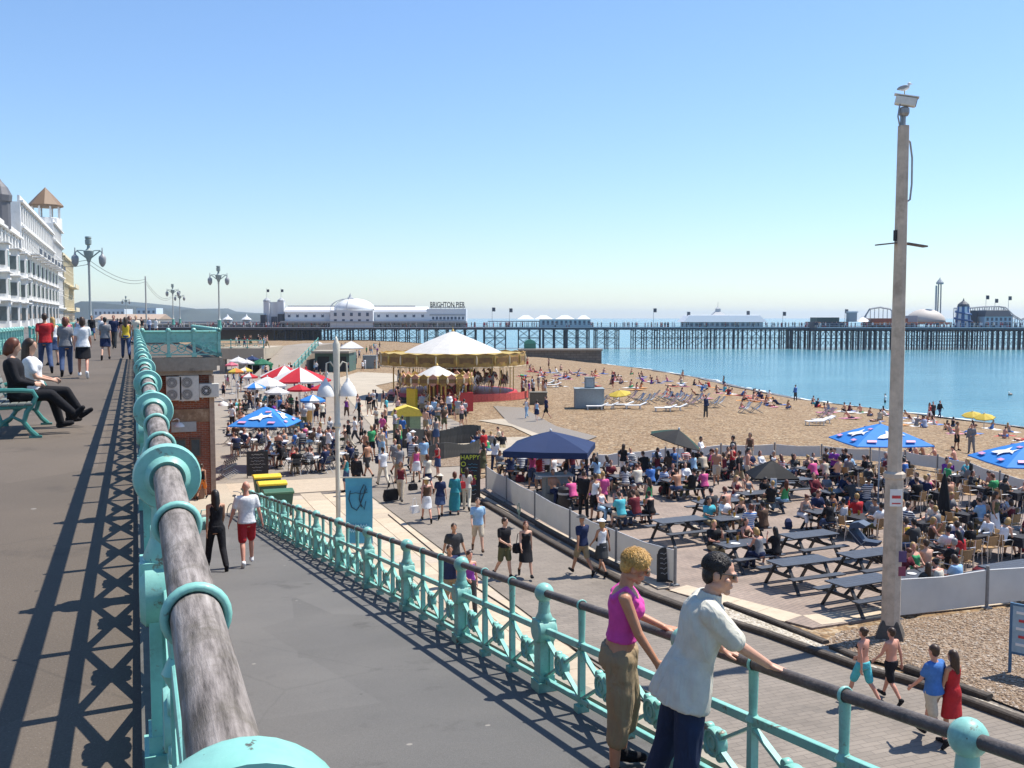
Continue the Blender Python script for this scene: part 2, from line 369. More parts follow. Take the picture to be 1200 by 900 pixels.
# the beach: one height-field sheet
def _beach():
    mb = MB(); xs = [12.5 + i * 1.5 for i in range(84)]; ys = [-60 + j * 3 for j in range(132)]
    r2 = random.Random(3)
    for y in ys:
        for x in xs:
            k = 0.0 if x < 42 else 0.09
            mb.v.append((x, y, ground(x, y) - 0.02 + r2.uniform(-k, k)))
    n = len(xs)
    for j in range(len(ys) - 1):
        for i in range(n - 1):
            mb.f.append((j * n + i, j * n + i + 1, (j + 1) * n + i + 1, (j + 1) * n + i)); mb.m.append(0)
    tag(mb.build('beach', M_shingle, smooth='all', fix=False), kind='structure')
_beach()
# wet foam line where the sea meets the shingle
M_foam = mat('shore foam', (0.75, 0.78, 0.76), rough=0.6, var=0.2, scale=3)
def _foam():
    mb = MB(); r2 = random.Random(5); y = 50.0; prev = None
    while y < 200:
        xs = interp(y, SHORE) + 0.6 + 0.5 * math.sin(y * 0.33) + 0.3 * math.sin(y * 1.1); w = 0.12 + 0.22 * r2.random()
        cur = (Vector((xs - w, y, SEA + 0.02)), Vector((xs + w, y, SEA + 0.02)))
        if prev and r2.random() < 0.8: mb.quad(prev[0], prev[1], cur[1], cur[0])
        prev = cur; y += 0.8
    tag(mb.build('shore_foam', M_foam, fix=False), 'thin broken line of white foam along the water edge', 'foam', kind='stuff')
_foam()
def _wet():
    mb = MB(); prev = None; y = 40.0; r2 = random.Random(8)
    while y < 205:
        xs = interp(y, SHORE); a = xs - 1.6 - .5 * math.sin(y * .2) - .3 * r2.random(); row = [Vector((x, y, ground(x, y) + .075)) for x in (a, (a + xs) / 2, xs + .2, xs + 1.4)]
        if prev: [mb.quad(prev[i], prev[i + 1], row[i + 1], row[i]) for i in range(3)]
        prev = row; y += 2.0
    tag(mb.build('wet_shingle', gmat('wet shingle', (.13, .09, .055), (.10, .07, .045), voro=[(0, (.12, .08, .05)), (.35, (.17, .12, .08)), (.7, (.08, .055, .035)), (.85, (.2, .16, .12))], speck_amt=.7, speck_scale=8, rough=.35, bump=.8, bdist=.03)), kind='structure')
_wet()
# lower promenade
sheet('lower_promenade', [(9.2, -20), (18, -20), (18, 12.5), (15.9, 13.4), (14.6, 17.5), (14.2, 21), (13.45, 24), (13.5, 40), (9.2, 46)], L + 0.004, M_block)
sheet('plaza', [(3.3, 46), (9.2, 46), (13.5, 40), (15.8, 46), (21, 60), (22.5, 76), (20, 100), (24, 125), (30, 170), (10, 260), (-6, 260), (-6, 60), (3.3, 60)], L + 0.002, M_plaza)
M_slab = [mat('paving slab %d' % i, c, rough=0.85, var=0.12, scale=5, bump=0.15, bscale=40, stain=(0.24, 0.20, 0.15), stain_amt=0.4, stain_scale=2.5) for i, c in enumerate([(0.47, 0.385, 0.275), (0.42, 0.345, 0.255), (0.50, 0.41, 0.30), (0.44, 0.37, 0.29)])]
slabbed = sheet('slab_pavement', [(3.7, -20), (9.195, -20), (9.195, 46), (3.7, 46)], L - 0.02, mat('slab joint', (0.16, 0.13, 0.10)))
def _slabs():
    mb = MB(); mb.box((0, 0, 0), (0.893, 0.893, 0.06)); me = mb.mesh('slab', M_slab[0]); r2 = random.Random(11)
    bm = bmesh.new(); bm.from_mesh(me); bmesh.ops.bevel(bm, geom=[e for e in bm.edges if all(v.co.z > 0 for v in e.verts)], offset=0.012, segments=1, affect='EDGES'); bm.to_mesh(me); bm.free()
    for i in range(6):
        for j in range(38):
            y = 8.0 + j * 0.9 + (0.45 if i % 2 else 0)
            o = link('slab', me, slabbed, (4.2 + i * 0.9, y, L - 0.026 + r2.uniform(-0.002, 0.003)), None, r2.choice(M_slab))
            o.rotation_euler = (r2.uniform(-.003, .003), r2.uniform(-.003, .003), 0)
    # cut strip at the back
    mb = MB(); mb.box((6.45, 44.2, L - 0.028), (5.49, 3.5, 0.06)); mb.build('slab', M_slab[1], slabbed)
    mb = MB(); mb.box((6.45, -6, L - 0.028), (5.49, 26.9, 0.06)); mb.build('slab', M_slab[1], slabbed)
_slabs()
# ramp down from the street
RW = 3.6       # ramp railing line
mb = MB(); yb = (-0.83 - L) / -0.13 * -1
yb = (-L - 0.83) / 0.13
mb.prism([(-8, RAMPZ(-8)), (yb, L), (yb + 0.6, L - 0.3), (-8, L - 0.3)], 0.24, RW + 0.16, T=lambda y, z, x: (x, y, z + (0.006 if z > L - 0.2 else 0)))
tag(mb.build('ramp', M_ramp), kind='structure')
mb = MB(); mb.prism([(-8, RAMPZ(-8) + 0.09), (yb - 0.5, L + 0.12), (yb - 0.2, L - 0.2), (-8, L - 0.2)], RW + 0.161, RW + 0.30, T=lambda y, z, x: (x, y, z))
tag(mb.build('ramp_wall', M_wallc), 'low pale rendered wall carrying the ramp railing', 'wall')
sheet('ramp_foot_pavement', [(0.25, yb), (3.75, yb), (3.75, 46), (3.3, 60), (0.25, 60)], L + 0.001, M_concrete)
# upper promenade with its retaining wall
tag(MB().box((-2.775, 170, -0.2), (6.05, 356, 0.4)).build('promenade', M_asphalt), kind='structure')
tag(MB().box((0.10, 170, -3.3), (0.30, 356, 5.8)).build('retaining_wall', M_brickside), 'brick retaining wall holding up the upper promenade', 'wall')
tag(MB().box((0.12, 170, 0.02), (0.26, 356, 0.09)).build('railing_kerb', mat('dark stone kerb', (0.09, 0.085, 0.075), var=0.25, stain=(0.2, 0.18, 0.14)) ), kind='structure')
tag(MB().box((-11.4, 190, -0.25), (11.2, 420, 0.26)).build('road', M_ramp), kind='structure')
tag(MB().box((-17.4, 190, -0.13), (1.0, 420, 0.3)).build('pavement', M_concrete), kind='structure')
tag(MB().box((-5.72, 170, 0.005), (0.16, 356, 0.02)).build('kerb', mat('pale kerb', (0.5, 0.46, 0.4))), kind='structure')
# terrace of the bar
TERR = [(13.7, 23.0), (15.2, 19.2), (18.0, 19.25), (22, 19.0), (40, 18.4), (37.5, 25), (34.9, 31.0), (34.4, 36.2), (30.6, 42.4), (25.0, 47.2), (22.5, 49), (14.6, 42.6), (13.75, 40)]
sheet('terrace', TERR, L + 0.03, M_terr, h=0.2)
M_edge = M_slab[0]
mb = MB()
for a, b in zip([(14.35, 23.6), (15.6, 20.1), (18.0, 20.0), (22.0, 19.75)], [(15.6, 20.1), (18.0, 20.0), (22.0, 19.75), (40, 19.1)]):
    a, b = Vector((*a, L + 0.035)), Vector((*b, L + 0.035)); d = (b - a); n = Vector((d.y, -d.x, 0)).normalized() * 0.78
    k = max(1, int(d.length / 0.75))
    for i in range(k):
        p, q = a + d * (i / k), a + d * ((i + 0.985) / k); mb.add([p, q, q + n, p + n], [(0, 1, 2, 3)])
mb.mi = 0
o = mb.build('terrace_border', M_slab[2]); o['kind'] = 'structure'
mb = MB()
for j in range(17):
    mb.box((13.58, 24.0 + j * 0.95, L + 0.02), (0.38, 0.92, 0.06))
tag(mb.build('fence_plinth', M_slab[1]), kind='structure')
# beach shingle spilt in front of the terrace
GPOLY = [onz(955, 762), onz(985, 742), onz(1060, 728), onz(1200, 712), Vector((32, 17.5, L)), Vector((32, 2, L)), Vector((17.6, 2, L)), onz(1200, 836), onz(1100, 797), onz(1030, 778)]
sheet('gravel_bed', [(p.x, p.y) for p in GPOLY], L + 0.045, M_gravel)
def _pebbles():
    "loose stones on the near gravel bed"
    r2 = random.Random(21); ico = bmesh.new(); bmesh.ops.create_icosphere(ico, subdivisions=1, radius=1.0)
    base = [v.co.copy() for v in ico.verts]; fc = [tuple(v.index for v in f.verts) for f in ico.faces]; ico.free()
    mb = MB(); pol = [(p.x, p.y) for p in GPOLY]
    def inside(x, y):
        c = False; j = len(pol) - 1
        for i in range(len(pol)):
            if (pol[i][1] > y) != (pol[j][1] > y) and x < (pol[j][0] - pol[i][0]) * (y - pol[i][1]) / (pol[j][1] - pol[i][1]) + pol[i][0]: c = not c
            j = i
        return c
    n = 0
    while n < 9000:
        x, y = r2.uniform(14.5, 24), r2.uniform(11, 19.6)
        if not inside(x, y): continue
        s = r2.choice((0.014, 0.018, 0.024, 0.032)) * r2.uniform(.8, 1.25); q = Matrix.Rotation(r2.uniform(0, 6.3), 3, 'Z')
        mb.mi = r2.randrange(4)
        mb.add([q @ Vector((b.x * s * 1.3, b.y * s, b.z * s * .6)) + Vector((x, y, L + 0.05)) for b in base], fc); n += 1
    ms = [mat('pebble %d' % i, c, rough=0.8) for i, c in enumerate([(0.27, 0.18, 0.11), (0.33, 0.25, 0.18), (0.18, 0.12, 0.075), (0.42, 0.35, 0.28)])]
    o = mb.build('pebbles', ms, fix=False); tag(o, 'loose brown and grey pebbles covering the gravel bed by the camera pole', 'pebbles', kind='stuff')
_pebbles()
# timber logs edging the lower promenade
M_log = mat('old timber', (0.060, 0.048, 0.038), rough=0.85, var=0.35, scale=9, bump=0.5, bscale=25, stain=(0.15, 0.12, 0.09), stain_amt=0.5, stain_scale=4)
def log(pts, w, h, label):
    ps = [onz(x, y, L) for x, y in pts]; mb = MB()
    rings = []
    for i, p in enumerate(ps):
        d = (ps[min(i + 1, len(ps) - 1)] - ps[max(i - 1, 0)]).normalized(); n = Vector((d.y, -d.x, 0))
        rings.append([p + n * (w * a) + Vector((0, 0, h * b)) for a, b in ((-.5, 0), (.5, 0), (.5, .8), (.36, 1), (-.36, 1), (-.5, .8))])
    mb.loft(rings)
    tag(mb.build('timber_log', M_log), label, 'log')
log([(563, 588), (640, 634), (700, 668), (760, 699), (800, 714), (850, 729)], 0.24, 0.14, 'dark timber log kerb running in front of the canvas fence')
log([(566, 579), (640, 622), (700, 655), (745, 677)], 0.22, 0.13, 'dark timber log behind the front kerb, at the foot of the canvas fence')
log([(853, 731), (900, 746), (960, 768), (1012, 787)], 0.2, 0.14, 'dark timber log kerb in front of the pebble strip')
log([(850, 711), (900, 729), (968, 757)], 0.19, 0.13, 'dark timber log along the terrace corner behind the pebble strip')
log([(1016, 789), (1060, 800), (1100, 812), (1150, 831), (1210, 853)], 0.2, 0.14, 'dark timber log kerb at the edge of the gravel bed')
log([(975, 762), (1008, 776)], 0.2, 0.14, 'short dark timber log beside the camera pole')
log([(1062, 786), (1100, 800), (1160, 822)], 0.2, 0.14, 'dark timber log half sunk in the gravel behind the kerb')
sheet('pebble_strip', [(p.x, p.y) for p in [onz(x, y) for x, y in ((846, 726), (846, 712), (968, 759), (1012, 779), (1060, 794), (1160, 826), (1210, 846), (1210, 852), (1100, 811), (1012, 785), (960, 766))]], L + .05, gmat('pale pebbles', (.40, .35, .27), (.34, .29, .22), voro=[(0, (.38, .33, .25)), (.3, (.5, .45, .37)), (.6, (.27, .23, .17)), (.8, (.55, .5, .42))], speck_amt=.8, speck_scale=16, fine=.2, bump=1.0, bdist=.04))
tag(MB().tube([onz(x, y, L + 0.02) for x, y in [(455, 603), (500, 640), (560, 690), (610, 722), (660, 752), (740, 800), (820, 850)]], 0.02, 6).build('ground_cable', M_log), 'thin dark cable laid across the pale slabs', 'cable')

# ================================================================ seafront railings
M_teal = mat('turquoise paint', (0.19, 0.47, 0.405), rough=0.38, var=0.10, scale=6, bump=0.08, bscale=30, stain=(0.10, 0.20, 0.17), stain_amt=0.55, stain_scale=5, coat=0.15)
M_tealf = mat('far turquoise paint', (0.10, 0.36, 0.31), rough=0.5, var=0.15, scale=3)
def worn(m):
    "faded patches, rust blooms and grime over the paint"
    t = m.node_tree; N = t.nodes; K = t.links; b = N['Principled BSDF']; cur = b.inputs['Base Color'].links[0].from_socket; tc = N.new('ShaderNodeTexCoord'); ge = N.new('ShaderNodeNewGeometry')
    for sc, lo, hi, amt, col, det in ((2.2, .45, .72, .55, (.36, .60, .54), 6), (11, .60, .66, .85, (.15, .055, .02), 10), (26, .66, .70, .9, (.07, .035, .02), 8), (5, .58, .75, .5, (.06, .14, .12), 9)):
        n = N.new('ShaderNodeTexNoise'); n.inputs['Scale'].default_value = sc; n.inputs['Detail'].default_value = det; n.inputs['Roughness'].default_value = .7; K.new(ge.outputs['Position'], n.inputs['Vector'])
        r = N.new('ShaderNodeMapRange'); r.inputs[1].default_value = lo; r.inputs[2].default_value = hi; r.inputs[4].default_value = amt; K.new(n.outputs[0], r.inputs[0])
        x = N.new('ShaderNodeMix'); x.data_type = 'RGBA'; K.new(r.outputs[0], x.inputs[0]); K.new(cur, x.inputs[6]); x.inputs[7].default_value = (*col, 1); cur = x.outputs[2]
    K.new(cur, b.inputs['Base Color']); b.inputs['Roughness'].default_value = .48
worn(M_teal)
def woodmat():
    m = mat('weathered wood rail', (0.30, 0.265, 0.24), rough=0.75, var=0.3, scale=5)
    t = m.node_tree; N = t.nodes; K = t.links; b = N['Principled BSDF']
    tc = N.new('ShaderNodeTexCoord'); mp = N.new('ShaderNodeMapping'); mp.inputs['Scale'].default_value = (18, 1.6, 18); K.new(tc.outputs['Object'], mp.inputs[0])
    n = N.new('ShaderNodeTexNoise'); n.inputs['Scale'].default_value = 2.5; n.inputs['Detail'].default_value = 8; n.inputs['Roughness'].default_value = 0.7; K.new(mp.outputs[0], n.inputs['Vector'])
    n2 = N.new('ShaderNodeTexNoise'); n2.inputs['Scale'].default_value = 9; n2.inputs['Detail'].default_value = 10; n2.inputs['Roughness'].default_value = 0.75; K.new(tc.outputs['Object'], n2.inputs['Vector'])
    r = N.new('ShaderNodeValToRGB'); e = r.color_ramp.elements
    e[0].position = 0.36; e[0].color = (0.075, 0.062, 0.052, 1); e[1].position = 0.72; e[1].color = (0.40, 0.36, 0.335, 1); x = e.new(0.52); x.color = (0.235, 0.205, 0.185, 1)
    K.new(n.outputs[0], r.inputs[0])
    rr = N.new('ShaderNodeMapRange'); rr.inputs[1].default_value = 0.5; rr.inputs[2].default_value = 0.66; rr.inputs[3].default_value = 0; rr.inputs[4].default_value = 0.75; K.new(n2.outputs[0], rr.inputs[0])
    mx = N.new('ShaderNodeMix'); mx.data_type = 'RGBA'; K.new(rr.outputs[0], mx.inputs[0]); K.new(r.outputs[0], mx.inputs[6]); mx.inputs[7].default_value = (0.10, 0.085, 0.06, 1)
    # yellow lichen in small spots
    n4 = N.new('ShaderNodeTexNoise'); n4.inputs['Scale'].default_value = 3.1; n4.inputs['Detail'].default_value = 10; n4.inputs['Roughness'].default_value = 0.8; K.new(tc.outputs['Object'], n4.inputs['Vector'])
    r4 = N.new('ShaderNodeMapRange'); r4.inputs[1].default_value = 0.63; r4.inputs[2].default_value = 0.70; r4.inputs[3].default_value = 0; r4.inputs[4].default_value = 0.6; K.new(n4.outputs[0], r4.inputs[0])
    m4 = N.new('ShaderNodeMix'); m4.data_type = 'RGBA'; K.new(r4.outputs[0], m4.inputs[0]); K.new(mx.outputs[2], m4.inputs[6]); m4.inputs[7].default_value = (0.38, 0.30, 0.05, 1)
    K.new(m4.outputs[2], b.inputs['Base Color'])
    bp = N.new('ShaderNodeBump'); bp.inputs['Strength'].default_value = 0.6; bp.inputs['Distance'].default_value = 0.006; K.new(n.outputs[0], bp.inputs['Height']); K.new(bp.outputs[0], b.inputs['Normal'])
    return m
M_wood = woodmat()
M_darkrail = mat('dark handrail', (0.085, 0.072, 0.066), rough=0.6, var=0.35, scale=7, bump=0.3, bscale=40, stain=(0.19, 0.165, 0.15), stain_amt=0.5, stain_scale=6)

# all pieces are drawn for a rail running along +Y, x = 0 the plane of the railing, z = 0 its foot
def disc_mesh(r, hole, h=1.0):
    "flanged collar round the handrail"
    mb = MB(); mb.lathe([(hole, -0.05), (hole + .012, -0.062), (r * .62, -0.05), (r * .68, -0.036), (r * .96, -0.034), (r, -0.02), (r, 0.02), (r * .96, 0.034), (r * .68, 0.036), (r * .62, 0.05), (hole + .012, 0.062), (hole, 0.05)], axis='Y', n=36)
    return mb.mesh('collar', M_teal, smooth=True)
def ring_mesh(r, hole, n=24):
    mb = MB(); R0 = (r + hole) / 2; t = (r - hole) / 2; prof = [(R0 + t * math.cos(a), 1.5 * t * math.sin(a)) for a in [2 * math.pi * i / 10 for i in range(11)]]
    mb.lathe(prof[:-1] + [prof[0]], axis='Y', n=n)
    return mb.mesh('ring', M_teal, smooth='all')
def mainpost_mesh(h, ball=0.0):
    mb = MB()
    mb.box((0, 0, 0.05), (0.19, 0.20, 0.10)); mb.box((0, 0, 0.13), (0.16, 0.16, 0.06))
    mb.box((0, 0, h * .42), (0.12, 0.12, h * .6)); mb.box((0.05, 0, h * .40), (0.04, 0.155, h * .5)); mb.box((-0.05, 0, h * .40), (0.04, 0.155, h * .5))
    mb.box((0, 0, h * .70), (0.19, 0.15, 0.06)); mb.cyl((0, 0, h * .72), (0, 0, h * .95), 0.066, 0.05, 14)
    mb.lathe([(0.0, -.1), (.1, -.098), (.12, -.08), (.12, .08), (.1, .098), (0, .1)], c=(0, 0, h * .62), axis='X', n=20)
    mb.lathe([(0.07, h * .66), (0.085, h * .74), (0.06, h * .80)], n=14)
    if ball: mb.ell((0, 0, h), (ball, ball * .95, ball), 18, 12)
    return mb.mesh('post', M_teal, smooth=True)
def thinpost_mesh(h):
    mb = MB(); mb.box((0, 0, h * .30), (0.055, 0.05, h * .6)); mb.box((0, 0, 0.03), (0.11, 0.09, 0.06))
    mb.cyl((0, 0, h * .6), (0, 0, h - 0.03), 0.027, 0.034, 10); mb.lathe([(0.03, h * .58), (0.05, h * .62), (0.03, h * .66)], n=10)
    return mb.mesh('baluster', M_teal, smooth=True)
def cross_mesh(w, h0, h1, slope, boss=0.1):
    "X of flat bars with a lobed boss, in a field w wide, from h0 to h1 high (sheared by slope)"
    mb = MB(); c = (h0 + h1) / 2
    sh = lambda y: y * slope
    for s in (-1, 1):
        mb.bar((0, -w / 2, h0 if s > 0 else h1), (0, w / 2, h1 if s > 0 else h0), 0.022, 0.042, upv=(1, 0, 0))
    mb.v = [(x, y, z + sh(y)) for x, y, z in mb.v]
    r = boss
    mb.lathe([(0.0, -0.022), (r * .3, -.024), (r * .34, -.034), (r * .46, -.034), (r * .5, -.024), (r * .72, -.026), (r * .78, -.040), (r * .94, -.038), (r, -.026), (r, .026), (r * .94, .038), (r * .78, .040), (r * .72, .026), (r * .5, .024), (r * .46, .034), (r * .34, .034), (r * .3, .024), (0.0, 0.022)], c=(0, 0, c), axis='X', n=26)
    for k in range(4):
        a = k * math.pi / 2 + math.pi / 4
        mb.lathe([(0.0, -0.03), (0.03, -0.028), (0.036, -0.02), (0.036, 0.02), (0.03, 0.028), (0.0, 0.03)], c=(0, r * 1.05 * math.cos(a), c + r * 1.05 * math.sin(a)), axis='X', n=12)
    return mb.mesh('cross_panel', M_teal, smooth=True)

def railing(name, label, X, y0, nb, bay, H, slope, zf, rail_r, rail_mat, disc_r, ring_r, ball, top=True):
    t = thing(name, label, 'railing', (X, y0, zf(y0)))
    dz = lambda y: zf(y0 + y) - zf(y0)
    y1 = nb * bay
    mp, tp = mainpost_mesh(H, ball), thinpost_mesh(H)
    cm = cross_mesh(bay / 3 - 0.05, 0.12, H * .56, slope); dm = disc_mesh(disc_r, rail_r * 1.02) if disc_r else None; rm = ring_mesh(ring_r, rail_r * 1.01)
    mb = MB(); ns = nb * 2; mb.tube([(0, -bay * .4 + (y1 + bay * .8) * i / ns, H + dz(-bay * .4 + (y1 + bay * .8) * i / ns)) for i in range(ns + 1)], rail_r, 22)
    mb.build('handrail', rail_mat, t, smooth=True)
    for nm, z, w, h in (('mid_rail', H * .62, 0.05, 0.06), ('bottom_rail', 0.10, 0.05, 0.05)):
        mb = MB(); mb.bar((0, -bay * .3, z + dz(-bay * .3)), (0, y1, z + dz(y1)), w, h); bevel(mb.build(nm, M_teal, t), 0.008, 2)
    ang = math.atan(slope)
    for k in range(nb + 1):
        y = k * bay
        p = link('post', mp, t, (0, y, dz(y)))
        if dm: d = link('collar', dm, p, (0, 0, H)); d.rotation_euler = (ang, 0, 0)
        if k == nb: break
        for j in (1, 2):
            yy = y + bay * j / 3; b = link('baluster', tp, t, (0, yy, dz(yy))); r_ = link('ring', rm, b, (0, 0, H)); r_.rotation_euler = (ang, 0, 0)
        for j in range(3):
            yy = y + bay * (j + .5) / 3; link('cross_panel', cm, t, (0, yy, dz(yy)))
    return t
# upper promenade: wooden rail in big collars, under the camera and away to the platform
railing('promenade_railing', 'turquoise iron railing with thick grey wooden rail along the upper promenade', 0.093, 1.0 - 2.55, 17, 2.55, 1.04, 0.0, lambda y: 0.065, 0.046, M_wood, 0.112, 0.064, 0)
# the ramp's own railing
railing('ramp_railing', 'turquoise railing with dark slim handrail down the sea side of the ramp', RW, 0.86, 14, 2.55, 0.95, -0.13, lambda y: -0.83 - 0.13 * y + 0.01, 0.036, M_darkrail, 0.0, 0.052, 0.094)
# railing farther along the promenade, past the platform
def simple_railing(name, label, pts, H=1.05, m=None, cat='railing', infill=True, post=1.5, panel=None, group=None):
    m = m or M_tealf; t = thing(name, label, cat, pts[0], group=group); o = Vector(pts[0]); pm = None
    for a, b in zip(pts, pts[1:]):
        a, b = Vector(a) - o, Vector(b) - o; d = b - a; k = max(1, round(d.length / post)); up = Vector((0, 0, 1))
        mb = MB(); mb.tube([a + up * H, b + up * H], 0.05, 8); mb.build('handrail', m, t)
        mb = MB(); mb.bar(a + up * .6 * H, b + up * .6 * H, 0.05, 0.05); mb.bar(a + up * .1, b + up * .1, 0.05, 0.05); mb.build('rail', m, t)
        if pm is None:
            q = MB(); q.box((0, 0, H / 2), (0.12, 0.12, H)); q.ell((0, 0, H + .06), (.1, .1, .1), 8, 6); q.box((0, 0, .08), (.2, .2, .16)); pm = q.mesh('post', m)
        for i in range(k + 1): link('post', pm, t, a + d * (i / k))
        if infill:
            mb = MB()
            for i in range(k):
                p, q = a + d * (i / k), a + d * ((i + 1) / k)
                mb.bar(p + up * .1, q + up * .6 * H, .03, .04); mb.bar(q + up * .1, p + up * .6 * H, .03, .04)
                c = (p + q) / 2 + up * (.05 + .3 * H); u = d.normalized()
                mb.tube([c + (u * math.cos(s) + up * math.sin(s)) * .17 for s in [i2 * math.pi / 6 for i2 in range(12)]], 0.025, 5, closed=True)
            mb.build('lattice', m, t)
        if panel:
            mb = MB(); mb.bar(a + up * (.8 * H) + d.normalized().cross(up) * .0, b + up * (.8 * H), 0.02, 0.36 * H); mb.build('panel', panel, t)
    return t

# ================================================================ platform, brick cafe front, bench, lamps, camera pole
M_white = mat('white paint', (0.72, 0.72, 0.70), rough=0.5, var=0.06)
M_black = mat('black paint', (0.018, 0.018, 0.02), rough=0.5)
M_steel = mat('grey steel', (0.30, 0.31, 0.32), rough=0.45, metal=0.5)
M_grey = mat('grey plastic', (0.42, 0.42, 0.40), rough=0.5)
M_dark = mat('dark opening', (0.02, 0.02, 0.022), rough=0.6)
M_glass = mat('window glass', (0.035, 0.05, 0.06), rough=0.08, var=0.2, spec=0.8)
# viewing platform projecting over the cafe
tag(MB().box((1.79, 53.5, -0.17), (3.06, 21, 0.33)).build('platform', M_asphalt), kind='structure')
mb = MB(); mb.box((1.75, 42.92, -0.20), (3.3, 0.16, 0.34)); mb.box((1.7, 43.02, -0.47), (3.0, 0.36, 0.2)); mb.box((3.36, 53, -0.2), (0.12, 20.4, 0.34)); mb.box((1.65, 43.1, -0.66), (2.8, 0.2, 0.18))
tag(mb.build('platform_cornice', M_wallc), 'weathered stone cornice round the edge of the viewing platform', 'cornice')
simple_railing('platform_railing', 'turquoise railing with ring lattice and solid panels round the viewing platform', [(0.3, 43.0, 0.01), (3.32, 43.0, 0.01), (3.32, 63, 0.01)], m=M_teal, post=1.0, panel=M_teal)
# brick building under the platform
cafe = thing('brick_cafe', 'red brick cafe front under the viewing platform with air conditioning units', 'building', (0.3, 43.4, L))
mb = MB(); mb.box((1.37, 10, 2.55), (2.74, 20, 5.1)); mb.build('wall', M_brick, cafe)
mb = MB(); mb.box((2.70, -0.04, 2.55), (0.2, 0.1, 5.1)); mb.build('corner_pier', mat('painted pier', (0.36, 0.27, 0.21), var=.2, stain=(.15, .08, .05)), cafe)
mb = MB(); mb.box((1.35, -0.03, 3.42), (2.6, 0.06, 0.55)); mb.build('beam', mat('rust stained beam', (0.24, 0.15, 0.09), var=0.35, scale=3, stain=(0.42, 0.34, 0.24), stain_amt=0.7), cafe)
mb = MB(); mb.box((1.55, -0.05, 2.95), (1.0, 0.06, 0.42)); mb.build('sign_board', mat('grey board', (0.33, 0.35, 0.36)), cafe)
for x, w in ((1.35, .55), (2.0, .42)):
    mb = MB(); mb.box((x, -0.035, 2.05), (w, 0.07, 0.78)); f = mb.build('window', mat('brown frame', (0.12, 0.075, 0.05)), cafe)
    mb = MB(); mb.box((x, -0.078, 2.05), (w - .1, 0.012, 0.66)); mb.build('pane', M_glass, f)
for i, (x, w, h, nf) in enumerate(((1.18, .62, 1.0, 2), (1.78, .78, 1.06, 2), (2.58, .80, .58, 1))):
    z = 4.6 if nf == 2 else 4.48
    u = thing('air_conditioner', ['cream air conditioning unit half hidden by the railing collar', 'cream twin-fan air conditioning unit, taller one in the middle', 'cream single-fan air conditioning unit at the wall corner'][i], 'air conditioner', (0.3 + x, 43.4 - 0.22, L + z), group='air conditioners on the brick wall')
    mb = MB(); mb.box((0, 0, 0), (w, 0.36, h)); bevel(mb.build('casing', mat('ac cream', (0.58, 0.57, 0.52), rough=.5), u), .02)
    for k in range(nf):
        fx, fz = (-.08 if nf == 2 else -.12), (0.24 - .5 * k if nf == 2 else 0); rr = .22
        mb = MB(); mb.lathe([(rr, -.195), (rr, -.182), (0, -.182)], c=(fx, 0, fz), axis='Y', n=20); g = mb.build('fan', mat('fan grille', (0.22, 0.22, 0.21)) if nf == 2 else M_black, u)
        mb = MB()
        for q in (.2, .14, .08): mb.tube([(fx + q * math.cos(a), -.2, fz + q * math.sin(a)) for a in [i2 * math.pi / 8 for i2 in range(16)]], .006, 4, closed=True)
        mb.lathe([(.05, -.205), (.05, -.19)], c=(fx, 0, fz), axis='Y', n=10); mb.build('grille', M_white if nf == 1 else mat('ac cream2', (.5, .49, .45)), g)
    mb = MB(); mb.box((-w / 3, .1, -h / 2 - .03), (.05, .3, .06)); mb.box((w / 3, .1, -h / 2 - .03), (.05, .3, .06)); mb.build('bracket', M_steel, u)
# white wall lamps with bowl shades
def bowl_lamp(loc, label):
    t = thing('wall_lamp', label, 'lamp', loc, group='white bowl lamps under the platform')
    MB().tube([(-.25, 0, .28), (-.1, 0, .34), (0, 0, .3), (0, 0, .16)], .018, 6).build('arm', M_white, t)
    MB().lathe([(.03, .18), (.12, .15), (.2, .06), (.22, 0), (.19, 0)], n=18).build('shade', M_white, t, smooth=True)
bowl_lamp((0.3 + 1.35, 43.0, L + 3.0), 'small white bowl lamp on the brick wall beside the railing')
bowl_lamp((3.55, 44.5, L + 3.7), 'small white bowl lamp hanging at the cafe corner')
tb = thing('litter_bin', 'brown litter bin standing at the foot of the brick cafe wall', 'bin', (2.35, 42.6, L)); MB().lathe([(.2, 0), (.24, .05), (.24, .85), (.26, .9), (.2, .98), (0, 1.0)], n=14).build('body', mat('bin brown', (.24, .13, .09)), tb, smooth=True); MB().lathe([(.25, .55), (.255, .56), (.255, .66), (.25, .67)], n=14).build('band', M_grey, tb)

